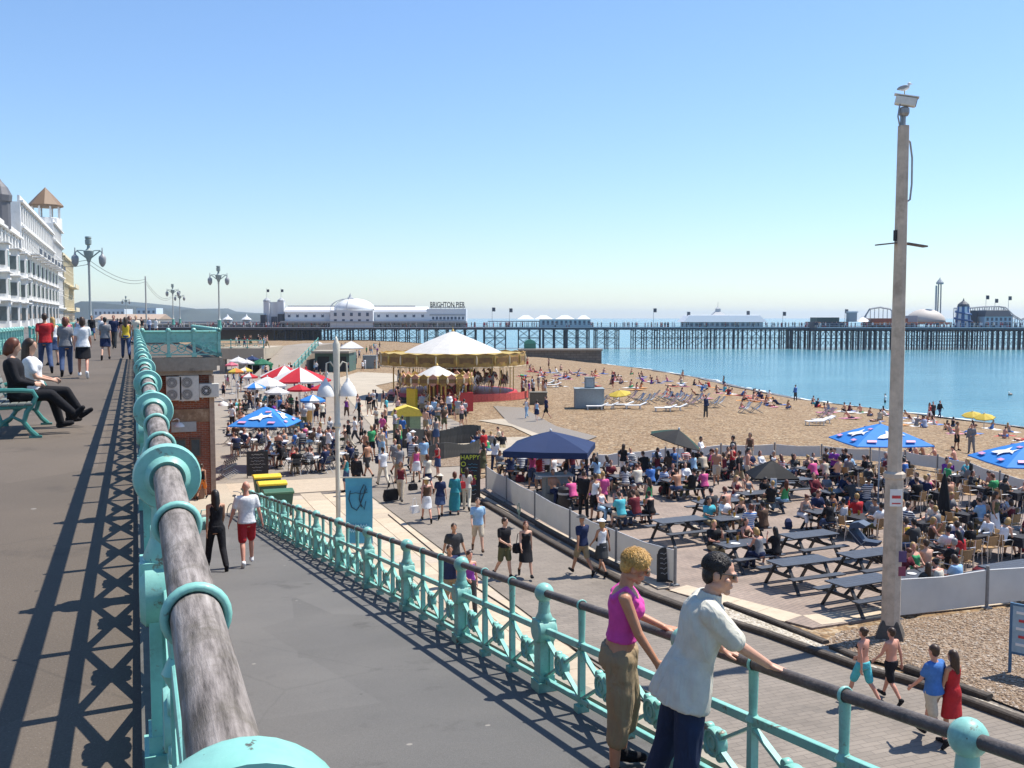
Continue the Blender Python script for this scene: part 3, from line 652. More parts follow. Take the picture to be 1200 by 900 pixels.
# bench on the promenade, backs to the road
M_benchgreen = mat('bench green', (0.05, 0.22, 0.19), rough=0.45, var=.15, stain=(0.03, 0.1, 0.09), coat=.2)
M_slat = mat('bench slat', (0.17, 0.185, 0.165), rough=0.6, var=.2, scale=4)
def make_bench(loc, rz, label, half=1.0):
    "faces local +X, length along Y"
    t = thing('bench', label, 'bench', loc, rz, group='benches on the upper promenade')
    for s in (-1, 0, 1) if half > 1.2 else (-1, 1):
        y = s * (half - .06)
        mb = MB()
        side = lambda pts, w=.05, r=.035: mb.tube([(x, y, z) for x, z in pts], r, 8)
        side([(.52, .02), (.44, .10), (.36, .22), (.40, .36), (.46, .44)]); side([(-.10, .02), (.0, .10), (.08, .22), (.04, .34), (-.02, .42)])
        side([(-.02, .42), (.46, .44)], r=.03); side([(.46, .44), (.52, .56), (.48, .64), (.36, .655), (.1, .66), (-.10, .62)], r=.032)
        side([(-.02, .42), (-.10, .60), (-.2, .86)], r=.03); side([(.36, .22), (.22, .30), (.08, .22)], r=.022)
        mb.box((.50, y, .015), (.16, .07, .03)); mb.box((-.1, y, .015), (.16, .07, .03))
        mb.build('end_frame', M_benchgreen, t, smooth=True)
    for k in range(5):
        mb = MB(); mb.box((.03 + k * .1, 0, .462 + (.006 if k in (0, 4) else 0)), (.085, 2 * half - .02, .03)); bevel(mb.build('seat_slat', M_slat, t), .006)
    for k in range(5):
        mb = MB(); mb.box((-.035 - k * .034, 0, .54 + k * .082), (.026, 2 * half - .02, .066), rot=Euler((0, R(-22), 0))); bevel(mb.build('back_slat', M_slat, t), .006)
    return t
BENCH = Vector((-1.80, 15.75, 0))
make_bench(BENCH, R(0), 'turquoise iron bench with a couple sitting on it', 0.95)

# tall concrete pole with the security camera
def camera_pole():
    b = onz(1043, 748); t = thing('camera_pole', 'tall weathered concrete pole carrying a security camera beside the terrace', 'pole', b)
    M_pole = mat('weathered pole', (0.50, 0.42, 0.335), rough=.85, var=.2, scale=4, bump=.3, bscale=18, stain=(0.24, 0.195, 0.15), stain_amt=.55, stain_scale=2.2)
    q = lambda r: [(math.cos(a) * r, math.sin(a) * r) for a in [R(22.5 + 45 * i) for i in range(8)]]
    mb = MB()
    def seg(z0, z1, r0, r1): mb.loft([[Vector((x, y, z0)) for x, y in q(r0)], [Vector((x, y, z1)) for x, y in q(r1)]])
    seg(0, 3.85, .225, .215); mb.build('lower_shaft', M_pole, t)
    mb = MB(); seg(3.8, 11.9, .172, .13); mb.build('upper_shaft', M_pole, t)
    mb = MB(); mb.lathe([(.225, 3.8), (.25, 3.84), (.25, 3.93), (.19, 3.97)], n=8); mb.build('collar', M_pole, t)
    mb = MB(); mb.lathe([(.46, 0), (.38, .2), (.26, .42), (.235, .45)], n=4); mb.build('base_skirt', mat('dark skirt', (.075, .065, .055), var=.3), t)
    mb = MB(); mb.bar((-.6, .1, 9.2), (-.15, 0, 9.25), .14, .03); mb.bar((.15, 0, 9.25), (.62, -.12, 9.18), .22, .035); mb.build('bracket', mat('rusty bracket', (.14, .11, .09), var=.4), t)
    mb = MB(); mb.box((-.16, 0, 9.42), (.05, .07, .24)); mb.build('junction_box', M_black, t)
    mb = MB(); mb.tube([(.12, 0, 11.6), (.2, 0, 11.55), (.27, 0, 11.2), (.28, 0, 10.6), (.24, 0, 10.25), (.15, 0, 10.2)], .022, 6); mb.tube([(-.1, 0, 11.85), (-.17, 0, 12.1), (-.12, 0, 12.4)], .018, 6); mb.build('cable', M_steel, t)
    mb = MB(); mb.cyl((0, 0, 11.9), (0, 0, 12.22), .045, .045, 10); mb.cyl((-.08, 0, 11.9), (-.08, 0, 12.15), .02, .02, 8); mb.lathe([(.09, 12.12), (.12, 12.18), (.12, 12.28), (.07, 12.32)], n=12); mb.build('camera_mount', M_steel, t)
    a = R(-40); cd = Vector((math.cos(a), math.sin(a), -.22)).normalized(); c0 = Vector((0, 0, 12.45))
    cb = MB().bar(c0 - cd * .2, c0 + cd * .26, .2, .2).build('camera_housing', mat('camera cream', (.66, .65, .60)), t); bevel(cb, .03)
    MB().bar(c0 + cd * .255, c0 + cd * .27, .15, .15).build('camera_window', M_black, cb)
    MB().bar(c0 - cd * .22 + Vector((0, 0, .125)), c0 + cd * .32 + Vector((0, 0, .125)), .23, .02).build('sun_shield', M_white, cb)
    mb = MB(); mb.box((0, 0, 0), (.28, .012, .4), rot=Euler((0, 0, R(-24)))); s1 = mb.build('notice', M_white, t, loc=(-.16, -.25, 3.4))
    mb = MB(); mb.box((0, -.008, .02), (.2, .006, .07), rot=Euler((0, 0, R(-24)))); mb.box((0, -.008, -.13), (.2, .006, .03), rot=Euler((0, 0, R(-24)))); mb.build('print', mat('notice red', (.5, .05, .05)), s1)
    mb = MB(); mb.box((.08, -.232, 2.0), (.2, .01, .26), rot=Euler((0, 0, R(-24)))); mb.build('sticker', mat('sticker purple', (.10, .06, .16)), t)
    mb = MB(); mb.box((.08, -.232, 1.65), (.18, .01, .22), rot=Euler((0, 0, R(-24)))); mb.build('sticker', mat('sticker red', (.22, .05, .09)), t)
    # gull
    g = thing('seagull', 'white gull perched on top of the security camera', 'bird', b + Vector((0, 0, 12.60)), R(-30)); g.scale = (.72, .72, .72)
    mb = MB(); mb.ell((0, 0, .2), (.16, .075, .085), 12, 8, rot=Matrix.Rotation(R(-18), 3, 'Y')); mb.ell((.13, 0, .33), (.055, .048, .05), 10, 6); mb.cyl((.08, 0, .24), (.13, 0, .32), .05, .04, 10); mb.build('body', M_white, g, smooth='all')
    mb = MB(); mb.ell((-.06, .065, .22), (.17, .018, .06), 10, 6, rot=Matrix.Rotation(R(-14), 3, 'Y')); mb.ell((-.06, -.065, .22), (.17, .018, .06), 10, 6, rot=Matrix.Rotation(R(-14), 3, 'Y')); mb.build('wings', mat('gull grey', (.32, .34, .36)), g, smooth='all')
    mb = MB(); mb.cyl((.175, 0, .325), (.235, 0, .315), .014, .004, 6); mb.build('beak', mat('beak', (.6, .35, .03)), g)
    mb = MB(); mb.cyl((0, .03, 0), (0, .03, .14), .008, .008, 5); mb.cyl((0, -.03, 0), (0, -.03, .14), .008, .008, 5); mb.build('legs', mat('beak', (.6, .35, .03)), g)
camera_pole()

# double-headed lamp on the lower promenade with the blue banner beside it
def plaza_lamp():
    b = onz(397, 648); t = thing('plaza_lamp', 'cream lamp post with two white bowl lamps beside the blue banner', 'street lamp', b); t.scale = (.88, .88, .86)
    M_cream = mat('lamp cream', (.60, .56, .46), rough=.5, var=.08)
    H = 8.1
    mb = MB(); mb.lathe([(.16, 0), (.16, .2), (.11, .3), (.10, 1.0), (.085, 1.1), (.085, 4.6), (.075, 4.7), (.14, 4.75), (.14, 4.85), (.10, 4.9), (.11, 6.2), (.12, 7.4), (.13, 7.8), (.08, 7.9), (.05, 8.0), (.0, 8.1)], n=14); mb.build('post', M_cream, t, smooth=True)
    for s in (-1, 1):
        d = Vector((math.cos(-YAW + .3) * s, math.sin(-YAW + .3) * s, 0))
        mb = MB(); mb.tube([d * .05 + Vector((0, 0, 6.9)), d * .22 + Vector((0, 0, 7.15)), d * .36 + Vector((0, 0, 7.1)), d * .38 + Vector((0, 0, 6.55))], .028, 8); mb.tube([d * .1 + Vector((0, 0, 5.9)), d * .28 + Vector((0, 0, 6.3)), d * .38 + Vector((0, 0, 6.5))], .02, 6); a = mb.build('arm', M_cream, t, smooth=True)
        mb = MB(); z = 5.55; mb.lathe([(.03, 6.55), (.06, 6.5), (.08, 6.42), (.14, 6.36), (.24, 6.2), (.30, 6.04), (.315, 5.92), (.315, 5.88), (.29, 5.88), (.24, 5.96), (.0, 5.99)], c=d * .40, n=24); mb.build('bowl_shade', M_white, a, smooth=True)
    # banner
    q = thing('banner', 'tall blue banner with a white scrawl hanging beside the cream lamp post', 'banner', b + Vector((.5, -.16, 0)))
    M_ban = mat('banner blue', (.07, .33, .50), rough=.65, var=.1, scale=3)
    u = Vector((math.cos(-YAW), math.sin(-YAW), 0)); c = Vector((.14, 0, 0)); w = .43; ZB = lambda z: .30 + (z - 1.15) * 2.12 / 3.15
    mb = MB(); rings = []
    for i in range(9):
        z = ZB(1.15 + 3.15 * i / 8); bl = .03 * math.sin(i * 1.1)
        rings.append([c + u * (s * w) + Vector((0, bl + .006 * e, z)) for s, e in ((-1, -1), (0, -2), (1, -1), (1, 1), (0, 0), (-1, 1))])
    mb.loft(rings); mb.build('cloth', M_ban, q)
    mb = MB(); mb.bar(c - u * (w + .25), c + u * (w + .04) , .035, .035); mb.v = [(x, y, z + ZB(4.32)) for x, y, z in mb.v]
    mb2 = MB(); mb2.bar(c - u * (w + .25), c + u * (w + .04), .03, .03); mb.build('arm', M_cream, q); mb2.v = [(x, y, z + ZB(1.12)) for x, y, z in mb2.v]; mb2.build('arm', M_cream, q)
    ink = mat('banner ink', (.012, .05, .085)); pale = mat('banner pale', (.35, .62, .72))
    def stroke(pts, r, m, nm='lettering'):
        mb = MB(); mb.tube([c + u * (x * .88) + Vector((0, 0, ZB(z))) + Vector((-math.sin(YAW), -math.cos(YAW), 0)) * .05 for x, z in pts], r, 5); mb.build(nm, m, q)
    stroke([(-.3, 3.7), (-.36, 3.3), (-.26, 2.9), (-.08, 2.75), (.05, 3.0), (.18, 3.5), (.26, 3.9), (.2, 4.0), (.08, 3.7), (.02, 3.3), (.1, 2.9)], .016, ink, 'swirl'); stroke([(.3, 3.8), (.14, 3.4), (.06, 3.1), (.2, 2.8), (.26, 3.2)], .013, ink, 'swirl'); stroke([(-.3, 3.55), (-.1, 3.6), (.1, 3.55), (.32, 3.62)], .012, ink, 'swirl')
    for z, n in ((2.0, 7), (1.75, 9)):
        pts = []
        for i in range(n * 4 + 1): a = i / (n * 4); pts.append((-.34 + .68 * a, z + .06 * math.sin(i * math.pi / 2) * (1.6 if i % 8 == 1 else 1)))
        stroke(pts, .014, pale)
plaza_lamp()

# ornate promenade lamps
def ornate_mesh():
    t = thing('promenade_lamp', 'x', 'street lamp', (0, 0, 0), group='ornate lamps along the promenade')
    ml = mat('lamp silver green', (.28, .34, .33), rough=.5); mp_ = mat('lamp post pale', (.42, .44, .42), rough=.5)
    mb = MB(); mb.lathe([(.32, 0), (.32, .3), (.24, .4), (.22, 1.2), (.28, 1.3), (.14, 1.5), (.11, 2.2), (.10, 6.4), (.14, 6.5), (.12, 6.7)], n=10); mb.build('post', mp_, t, smooth=True)
    mb = MB(); mb.lathe([(.33, 0), (.36, .2), (.28, .5), (.25, 1.1), (.3, 1.25), (.18, 1.35)], n=10); mb.build('plinth', M_tealf, t)
    mb = MB(); mb.lathe([(.1, 6.6), (.2, 6.9), (.42, 7.4), (.46, 7.7), (.3, 7.75), (.16, 7.9), (.12, 8.2), (.28, 8.3), (.30, 8.7), (.22, 8.75), (.3, 8.85), (.28, 9.0), (0, 9.0)], n=10); mb.build('finial', ml, t, smooth=True)
    for s in (-1, 1):
        mb = MB(); mb.tube([(0, 0, 6.9), (s * .5, 0, 7.3), (s * 1.0, 0, 7.7), (s * 1.2, 0, 7.55), (s * 1.2, 0, 7.2)], .06, 6); mb.tube([(0, 0, 7.6), (s * .6, 0, 7.75), (s * 1.05, 0, 7.75)], .045, 6); a = mb.build('arm', ml, t, smooth=True)
        mb = MB(); mb.lathe([(.04, 8.0), (.06, 7.6), (.12, 7.35), (.30, 7.2), (.34, 7.0), (.30, 6.6), (.16, 6.35), (.05, 6.25)], c=(s * 1.2, 0, 0), n=10); mb.build('lantern', mat('lantern', (.30, .31, .32), rough=.3), a, smooth=True)
    return t
lampA = ornate_mesh()
first = True
for px, ptop, lab in ((106, 278, 'ornate twin lantern lamp post by the white hotel end of the promenade'), (257, 312, 'ornate twin lantern lamp post rising behind the viewing platform corner'), (203, 333, 'ornate twin lantern lamp post in the middle of the promenade crowd, taller of a pair'), (211, 341, 'ornate twin lantern lamp post close behind the taller one of a pair'), (148, 347, 'small distant ornate twin lantern lamp post before the far hills')):
    Y = 7.35 * 1150 / (372 - ptop); p = ondist(px, 372, Y); p.z = 0
    o = lampA if first else copy_tree(lampA); first = False
    o.location = p; o.rotation_euler = (0, 0, -YAW + .1); o['label'] = lab
# plain pole with cables
p = ondist(171.5, 372, 150); pl = thing('cable_pole', 'plain grey pole carrying two sagging cables over the promenade', 'pole', (p.x, p.y, 0))
MB().cyl((0, 0, 0), (0, 0, 7.9), .13, .1, 8).build('shaft', M_grey, pl)
mb = MB()
def sag(a, b, s, r=.025):
    a, b = Vector(a), Vector(b); mb.tube([a.lerp(b, i / 10) + Vector((0, 0, -s * 4 * (i / 10) * (1 - i / 10))) for i in range(11)], r, 4)
o1 = Vector((p.x, p.y, 0)); la = ondist(106, 372, 90); lb = ondist(203, 372, 216); lc = ondist(74, 300, 250)
sag(Vector((la.x, la.y, 6.9)) - o1, (0, 0, 7.5), .9); sag(Vector((la.x, la.y, 6.5)) - o1, (0, 0, 7.1), .9); sag(Vector((lb.x, lb.y, 6.5)) - o1, (0, 0, 7.3), 1.6); sag(Vector((lb.x, lb.y, 6.2)) - o1, (0, 0, 6.9), 1.6)
sag(Vector((la.x, la.y, 6.9)) - o1, Vector((-18, 205, 16)) - o1, 1.5); sag(Vector((la.x, la.y, 6.5)) - o1, Vector((-18, 205, 15)) - o1, 1.5)
mb.build('cables', M_black, pl)
# barrier between promenade and road
simple_railing('road_barrier', 'turquoise lattice barrier between the promenade and the road', [(-5.55, 36, 0.02), (-5.55, 58, 0.02)], H=1.0, m=M_teal, post=1.1)
simple_railing('kerb_barrier', 'turquoise railing far along the road side of the promenade', [(-5.55, 62, 0.02), (-5.55, 120, 0.02)], H=1.0, post=2.2)
simple_railing('far_promenade_railing', 'turquoise railing along the promenade edge beyond the platform', [(0.2, 63.5, 0.02), (0.2, 128, 0.02)], post=2.5)

# ================================================================ people: one posed skeleton -> body and clothes
def _rx(a): return Matrix.Rotation(a, 3, 'X')
def _ry(a): return Matrix.Rotation(a, 3, 'Y')
def _rz(a): return Matrix.Rotation(a, 3, 'Z')
WORK = bpy.data.scenes.new('workbench')      # empty side scene: evaluating a modifier there does not touch the big one
def remesh(mb, voxel, name, m, smooth=4, ratio=None):
    me = bpy.data.meshes.new('tmp'); me.from_pydata([tuple(v) for v in mb.v], [], mb.f)
    o = bpy.data.objects.new('tmp', me); WORK.collection.objects.link(o)
    r = o.modifiers.new('r', 'REMESH'); r.mode = 'VOXEL'; r.voxel_size = voxel; r.use_smooth_shade = True
    s = o.modifiers.new('s', 'SMOOTH'); s.iterations = smooth; s.factor = 0.5
    if ratio: d = o.modifiers.new('d', 'DECIMATE'); d.ratio = ratio
    WORK.view_layers[0].update(); dg = WORK.view_layers[0].depsgraph
    res = bpy.data.meshes.new_from_object(o.evaluated_get(dg)); res.name = name
    bpy.data.objects.remove(o); bpy.data.meshes.remove(me)
    res.materials.clear(); res.materials.append(m)
    res.polygons.foreach_set('use_smooth', [True] * len(res.polygons)); res.update()
    return res
def cap(mb, a, b, r0, r1, n=10):
    "round-ended tapered limb"
    a, b = Vector(a), Vector(b); d = b - a
    if d.length < 1e-4: mb.ell(a, (r0,) * 3, n, 6); return
    u, w, d = frame(d); rings = []
    for p, r, o in [(a, .02, -.99), (a, .5, -.87), (a, .87, -.5), (a, 1, 0), (b, 1, 0), (b, .87, .5), (b, .5, .87), (b, .02, .99)]:
        rad = r0 if p is a else r1
        rings.append([p + d * (o * rad) + (u * math.cos(t) + w * math.sin(t)) * (rad * r) for t in [2 * math.pi * i / n for i in range(n)]])
    mb.loft(rings)
def sect(c, M, rx, ry, n=16, p=2.3):
    out_ = []
    for i in range(n):
        t = 2 * math.pi * i / n; cx, sx = math.cos(t), math.sin(t)
        x = math.copysign(abs(cx) ** (2 / p), cx) * rx; y = math.copysign(abs(sx) ** (2 / p), sx) * ry
        out_.append(c + M @ Vector((x, y, 0)))
    return out_
class Pose:
    """local frame: faces +Y, right hand at -X... feet (or lowest point) on z = 0.
    leg = (hip flex, abduction, knee flex, toe pitch); arm = (shoulder flex, abduction, elbow flex, inward)"""
    def __init__(s, legs, arms, lean=0, twist=0, head=(0, 0), sex='m', hz=None, side=0, spread=0.0):
        s.sex = sex; fem = sex == 'f'
        sw = 0.158 if fem else 0.182; hw = 0.098 if fem else 0.09
        T = _rx(R(-lean)) @ _ry(R(side)); TW = T @ _rz(R(twist))
        s.T, s.TW = T, TW
        pel = Vector((0, 0, 0)); s.pel = pel
        s.hip = {}; s.knee = {}; s.ank = {}; s.toe = {}; s.sh = {}; s.el = {}; s.wr = {}; s.hand = {}; s.fd = {}
        for k, (fl, ab, kn, tp) in zip((-1, 1), legs):
            h = pel + Vector((k * hw, 0, -.03)); M = _ry(R(-k * ab)) @ _rx(R(fl))
            d = M @ Vector((0, 0, -1)); kk = h + d * .43
            d2 = M @ (_rx(R(-kn)) @ Vector((0, 0, -1))); a = kk + d2 * .415
            f = M @ (_rx(R(-kn + tp)) @ Vector((0, 1, 0)))
            s.hip[k], s.knee[k], s.ank[k], s.toe[k] = h, kk, a, a + f * .15 + (M @ _rx(R(-kn + tp)) @ Vector((0, 0, -1))) * .055
            s.fd[k] = (M @ _rx(R(-kn + tp)))
        s.waist = pel + T @ Vector((0, 0, .17)); s.chest = s.waist + TW @ Vector((0, 0.0, .22)); s.neck = s.chest + TW @ Vector((0, -.005, .14))
        H = TW @ _rz(R(head[0])) @ _rx(R(-head[1])); s.H = H
        s.hd = s.neck + TW @ Vector((0, .012, .07)) + H @ Vector((0, .016, .10))
        for k, (fl, ab, ef, inw) in zip((-1, 1), arms):
            c = s.chest + TW @ Vector((k * sw, -.005, .085)); M = TW @ _ry(R(-k * ab)) @ _rx(R(fl))
            d = M @ Vector((0, 0, -1)); e = c + d * .285
            M2 = M @ _rz(R(k * inw)) @ _rx(R(ef)); d2 = M2 @ Vector((0, 0, -1)); w = e + d2 * .25
            s.sh[k], s.el[k], s.wr[k], s.hand[k] = c, e, w, (w, M2)
        pts = [s.ank[k] + s.fd[k] @ Vector((0, y, -.075)) for k in (-1, 1) for y in (-.06, .17)]
        low = min(p.z for p in pts) if hz is None else -hz
        off = Vector((0, 0, -low))
        for dct in (s.hip, s.knee, s.ank, s.toe, s.sh, s.el, s.wr):
            for k in dct: dct[k] = dct[k] + off
        s.pel = pel + off; s.waist += off; s.chest += off; s.neck += off; s.hd += off
        for k in s.hand: s.hand[k] = (s.hand[k][0] + off, s.hand[k][1])
        s.fem = fem; s.sw, s.hw = sw, hw
    def torso(s, mb, g=0.0, z0=-.14, z1=1.0, flare=0.0):
        fem = s.fem; T, TW = s.T, s.TW; rg = []
        hipx, wx, cx = (.168, .122, .148) if fem else (.158, .138, .168)
        st = [(s.pel + T @ Vector((0, 0, -.13)), T, hipx * .72, .085), (s.pel + T @ Vector((0, -.012, -.05)), T, hipx, .115), (s.pel + T @ Vector((0, -.008, .03)), T, hipx * .97, .11),
              (s.waist, T, wx, .09), (s.waist + TW @ Vector((0, .005, .10)), TW, (wx + cx) / 2, .098), (s.chest + TW @ Vector((0, .006, -.02)), TW, cx, .112), (s.chest + TW @ Vector((0, 0, .06)), TW, cx * 1.02, .10), (s.chest + TW @ Vector((0, -.005, .105)), TW, cx * .86, .075), (s.neck + TW @ Vector((0, 0, -.012)), TW, .068, .058)]
        n = len(st); lo = {-.14: 0, 'hip': 1, 'waist': 3}.get(z0, 0); hi = {1.0: n, 'arm': 7, 'neck': n}.get(z1, n)
        sel = st[lo:hi]
        if z0 == 'hip' and flare: c, M, a, b = sel[0]; sel[0] = (c, M, a + flare, b + flare)
        for c, M, rx, ry in sel: rg.append(sect(c, M, rx + g, ry + g))
        mb.loft(rg)
        if fem and hi >= 7:
            for k in (-1, 1): mb.ell(s.chest + TW @ Vector((k * .068, .082, -.02)), (.062 + g, .055 + g, .06 + g), 10, 6, rot=TW)
    def body(s, detail=0):
        mb = MB(); fem = s.fem; q = .92 if fem else 1.0
        s.torso(mb)
        cap(mb, s.neck - s.TW @ Vector((0, 0, .05)), s.neck + s.TW @ Vector((0, .012, .09)), .058 * q, .052 * q)
        H = s.H; mb.ell(s.hd + H @ Vector((0, -.008, .025)), (.074, .094, .095), 14, 10, rot=H); mb.ell(s.hd + H @ Vector((0, .018, -.045)), (.056, .068, .075), 12, 8, rot=H)
        mb.ell(s.hd + H @ Vector((0, .098, -.012)), (.014, .02, .026), 8, 6, rot=H); mb.ell(s.hd + H @ Vector((0, .062, -.10)), (.028, .024, .022), 8, 6, rot=H)
        for k in (-1, 1):
            mb.ell(s.hd + H @ Vector((k * .076, -.005, -.01)), (.014, .022, .034), 8, 6, rot=H)
            cap(mb, s.sh[k], s.el[k], .05 * q, .038 * q); cap(mb, s.el[k], s.wr[k], .040 * q, .027 * q); cap(mb, s.chest + s.TW @ Vector((k * .07, 0, .09)), s.sh[k], .06, .052 * q)
            w, M = s.hand[k]; s._hand(mb, w, M, k, q, detail)
            cap(mb, s.hip[k] + Vector((0, 0, -.02)), s.knee[k], .088 if not fem else .09, .056 * q); m_ = s.knee[k].lerp(s.ank[k], .3); back = s.fd[k] @ Vector((0, -.014, 0))
            cap(mb, s.knee[k], m_ + back, .055 * q, .056 * q); cap(mb, m_ + back, s.ank[k], .055 * q, .037 * q)
            s._foot(mb, k, 0)
        return mb
    def _hand(s, mb, w, M, k, q, detail):
        # M: -Z along the forearm; palm faces the body (x = -k)
        P = lambda x, y, z: w + M @ Vector((x, y, -z))
        mb.ell(P(0, 0, .055), (.017 * q, .042 * q, .055), 10, 6, rot=M)
        cap(mb, P(0, .02, .02), P(-k * .012, .055, .072), .015, .011, 8); cap(mb, P(-k * .012, .055, .072), P(-k * .02, .052, .10), .012, .01, 8)
        for i, (y, ln) in enumerate(((.030, .070), (.011, .082), (-.009, .076), (-.028, .058))):
            a, b = P(0, y, .085), P(-k * .006, y * 1.1, .085 + ln * .55); c = P(-k * .024, y * 1.1, .085 + ln)
            cap(mb, a, b, .0105, .0098, 8); cap(mb, b, c, .0098, .0085, 8)
    def _foot(s, mb, k, g):
        M = s.fd[k]; a = s.ank[k]; P = lambda x, y, z: a + M @ Vector((x, y, z))
        cap(mb, P(0, -.035, -.04), P(0, .05, -.045), .034 + g, .036 + g); cap(mb, P(0, .05, -.045), P(k * .008, .15, -.055), .037 + g, .026 + g); cap(mb, P(0, 0, 0), P(0, -.02, -.04), .038 + g, .034 + g)
    # garments -----------------------------------------------------------
    def garment(s, kind):
        mb = MB(); T, TW, H = s.T, s.TW, s.H; q = .92 if s.fem else 1
        if kind in ('tshirt', 'longsleeve', 'shirt'):
            s.torso(mb, .028, 'hip', 'neck', .016)
            for k in (-1, 1):
                cap(mb, s.chest + TW @ Vector((k * .07, 0, .085)), s.sh[k], .066, .062)
                if kind == 'longsleeve': cap(mb, s.sh[k], s.el[k], .063, .052); cap(mb, s.el[k], s.wr[k], .053, .04)
                else: cap(mb, s.sh[k], s.sh[k].lerp(s.el[k], .62), .064, .064)
        elif kind in ('tank', 'dress'):
            s.torso(mb, .012, 'hip', 'arm', .008)
            for k in (-1, 1): cap(mb, s.chest + TW @ Vector((k * .085, .075, .04)), s.chest + TW @ Vector((k * .095, 0, .135)), .026, .022, 8); cap(mb, s.chest + TW @ Vector((k * .095, 0, .135)), s.chest + TW @ Vector((k * .085, -.085, .05)), .022, .026, 8)
        elif kind == 'bikini':
            mb.loft([sect(s.chest + TW @ Vector((0, .004, z)), TW, .156, .108) for z in (-.055, -.02, .02)])
            for k in (-1, 1): mb.ell(s.chest + TW @ Vector((k * .068, .086, -.018)), (.068, .06, .062), 10, 6, rot=TW); cap(mb, s.chest + TW @ Vector((k * .08, .09, .02)), s.chest + TW @ Vector((k * .075, .01, .14)), .02, .018, 6)
        if kind in ('trousers', 'shorts', 'capri'):
            mb.loft([sect(s.pel + T @ Vector((0, -.01, z)), T, rx, .132) for z, rx in ((-.10, .15), (-.05, .174), (.02, .166), (.06, .14))])
            for k in (-1, 1):
                if kind == 'shorts': cap(mb, s.hip[k], s.hip[k].lerp(s.knee[k], .84), .108, .092)
                elif kind == 'capri': cap(mb, s.hip[k], s.knee[k], .106, .08); cap(mb, s.knee[k], s.knee[k].lerp(s.ank[k], .45), .08, .074)
                else: cap(mb, s.hip[k], s.knee[k], .106, .078); cap(mb, s.knee[k], s.ank[k].lerp(s.knee[k], .04), .078, .064)
        elif kind in ('skirt', 'dress', 'longskirt'):
            f = {'skirt': .86, 'dress': 1.0, 'longskirt': 1.0}[kind]; rg = [sect(s.pel + T @ Vector((0, -.01, .10)), T, .15, .12), sect(s.pel + T @ Vector((0, -.01, .0)), T, .182, .132)]
            for u in (.3, .6, f):
                a, b = s.hip[-1].lerp(s.knee[-1], u), s.hip[1].lerp(s.knee[1], u); c = (a + b) / 2; d = (s.knee[1] - s.hip[1] + s.knee[-1] - s.hip[-1]).normalized()
                X = Vector((1, 0, 0)); Y = d.cross(X).normalized() * -1 if abs(d.x) < .95 else Vector((0, 1, 0)); M = Matrix((X, Y, X.cross(Y))).transposed()
                rg.append(sect(c, M, (a - b).length / 2 * (abs((a - b).normalized().x)) + .105, .10 + .5 * abs((a - b).y) + .03 * u))
            if kind == 'longskirt':
                a = (s.ank[-1] + s.ank[1]) / 2; c = a.lerp((s.knee[-1] + s.knee[1]) / 2, .25); rg.append(sect(c, Matrix.Identity(3), .22, .2))
            mb.loft(rg)
        elif kind == 'briefs':
            mb.loft([sect(s.pel + T @ Vector((0, -.01, z)), T, rx, .12) for z, rx in ((-.13, .11), (-.08, .165), (.0, .178))])
        elif kind in ('shoeL', 'shoeR'): s._foot(mb, -1 if kind == 'shoeL' else 1, .012)
        elif kind.startswith('hair') or kind == 'hat':
            c = s.hd
            if kind == 'hat':
                mb.ell(c + H @ Vector((0, -.01, .085)), (.092, .108, .07), 14, 8, rot=H); mb.loft([sect(c + H @ Vector((0, 0, z)), H, rx, rx * 1.08, p=2) for z, rx in ((.062, .165), (.072, .17), (.082, .13))])
            elif kind == 'haircap':
                mb.ell(c + H @ Vector((0, -.01, .045)), (.083, .104, .085), 14, 8, rot=H); mb.ell(c + H @ Vector((0, .11, .055)), (.065, .05, .012), 10, 6, rot=H)
            else:
                mb.ell(c + H @ Vector((0, -.022, .04)), (.086, .100, .094), 14, 8, rot=H); mb.ell(c + H @ Vector((0, -.05, -.01)), (.082, .065, .085), 12, 8, rot=H)
                if kind == 'hairlong':
                    cap(mb, c + H @ Vector((0, -.06, 0)), s.neck + TW @ Vector((0, -.085, -.10)), .085, .06)
                    for k in (-1, 1): cap(mb, c + H @ Vector((k * .066, -.02, .02)), s.neck + TW @ Vector((k * .075, -.03, -.02)), .03, .028, 8)
                elif kind == 'hairbob':
                    cap(mb, c + H @ Vector((0, -.05, .0)), c + H @ Vector((0, -.06, -.09)), .09, .075)
                    for k in (-1, 1): cap(mb, c + H @ Vector((k * .07, -.01, .03)), c + H @ Vector((k * .074, -.01, -.09)), .03, .028, 8)
                elif kind == 'hairbun': mb.ell(c + H @ Vector((0, -.12, .06)), (.045, .045, .045), 10, 6)
        return mb

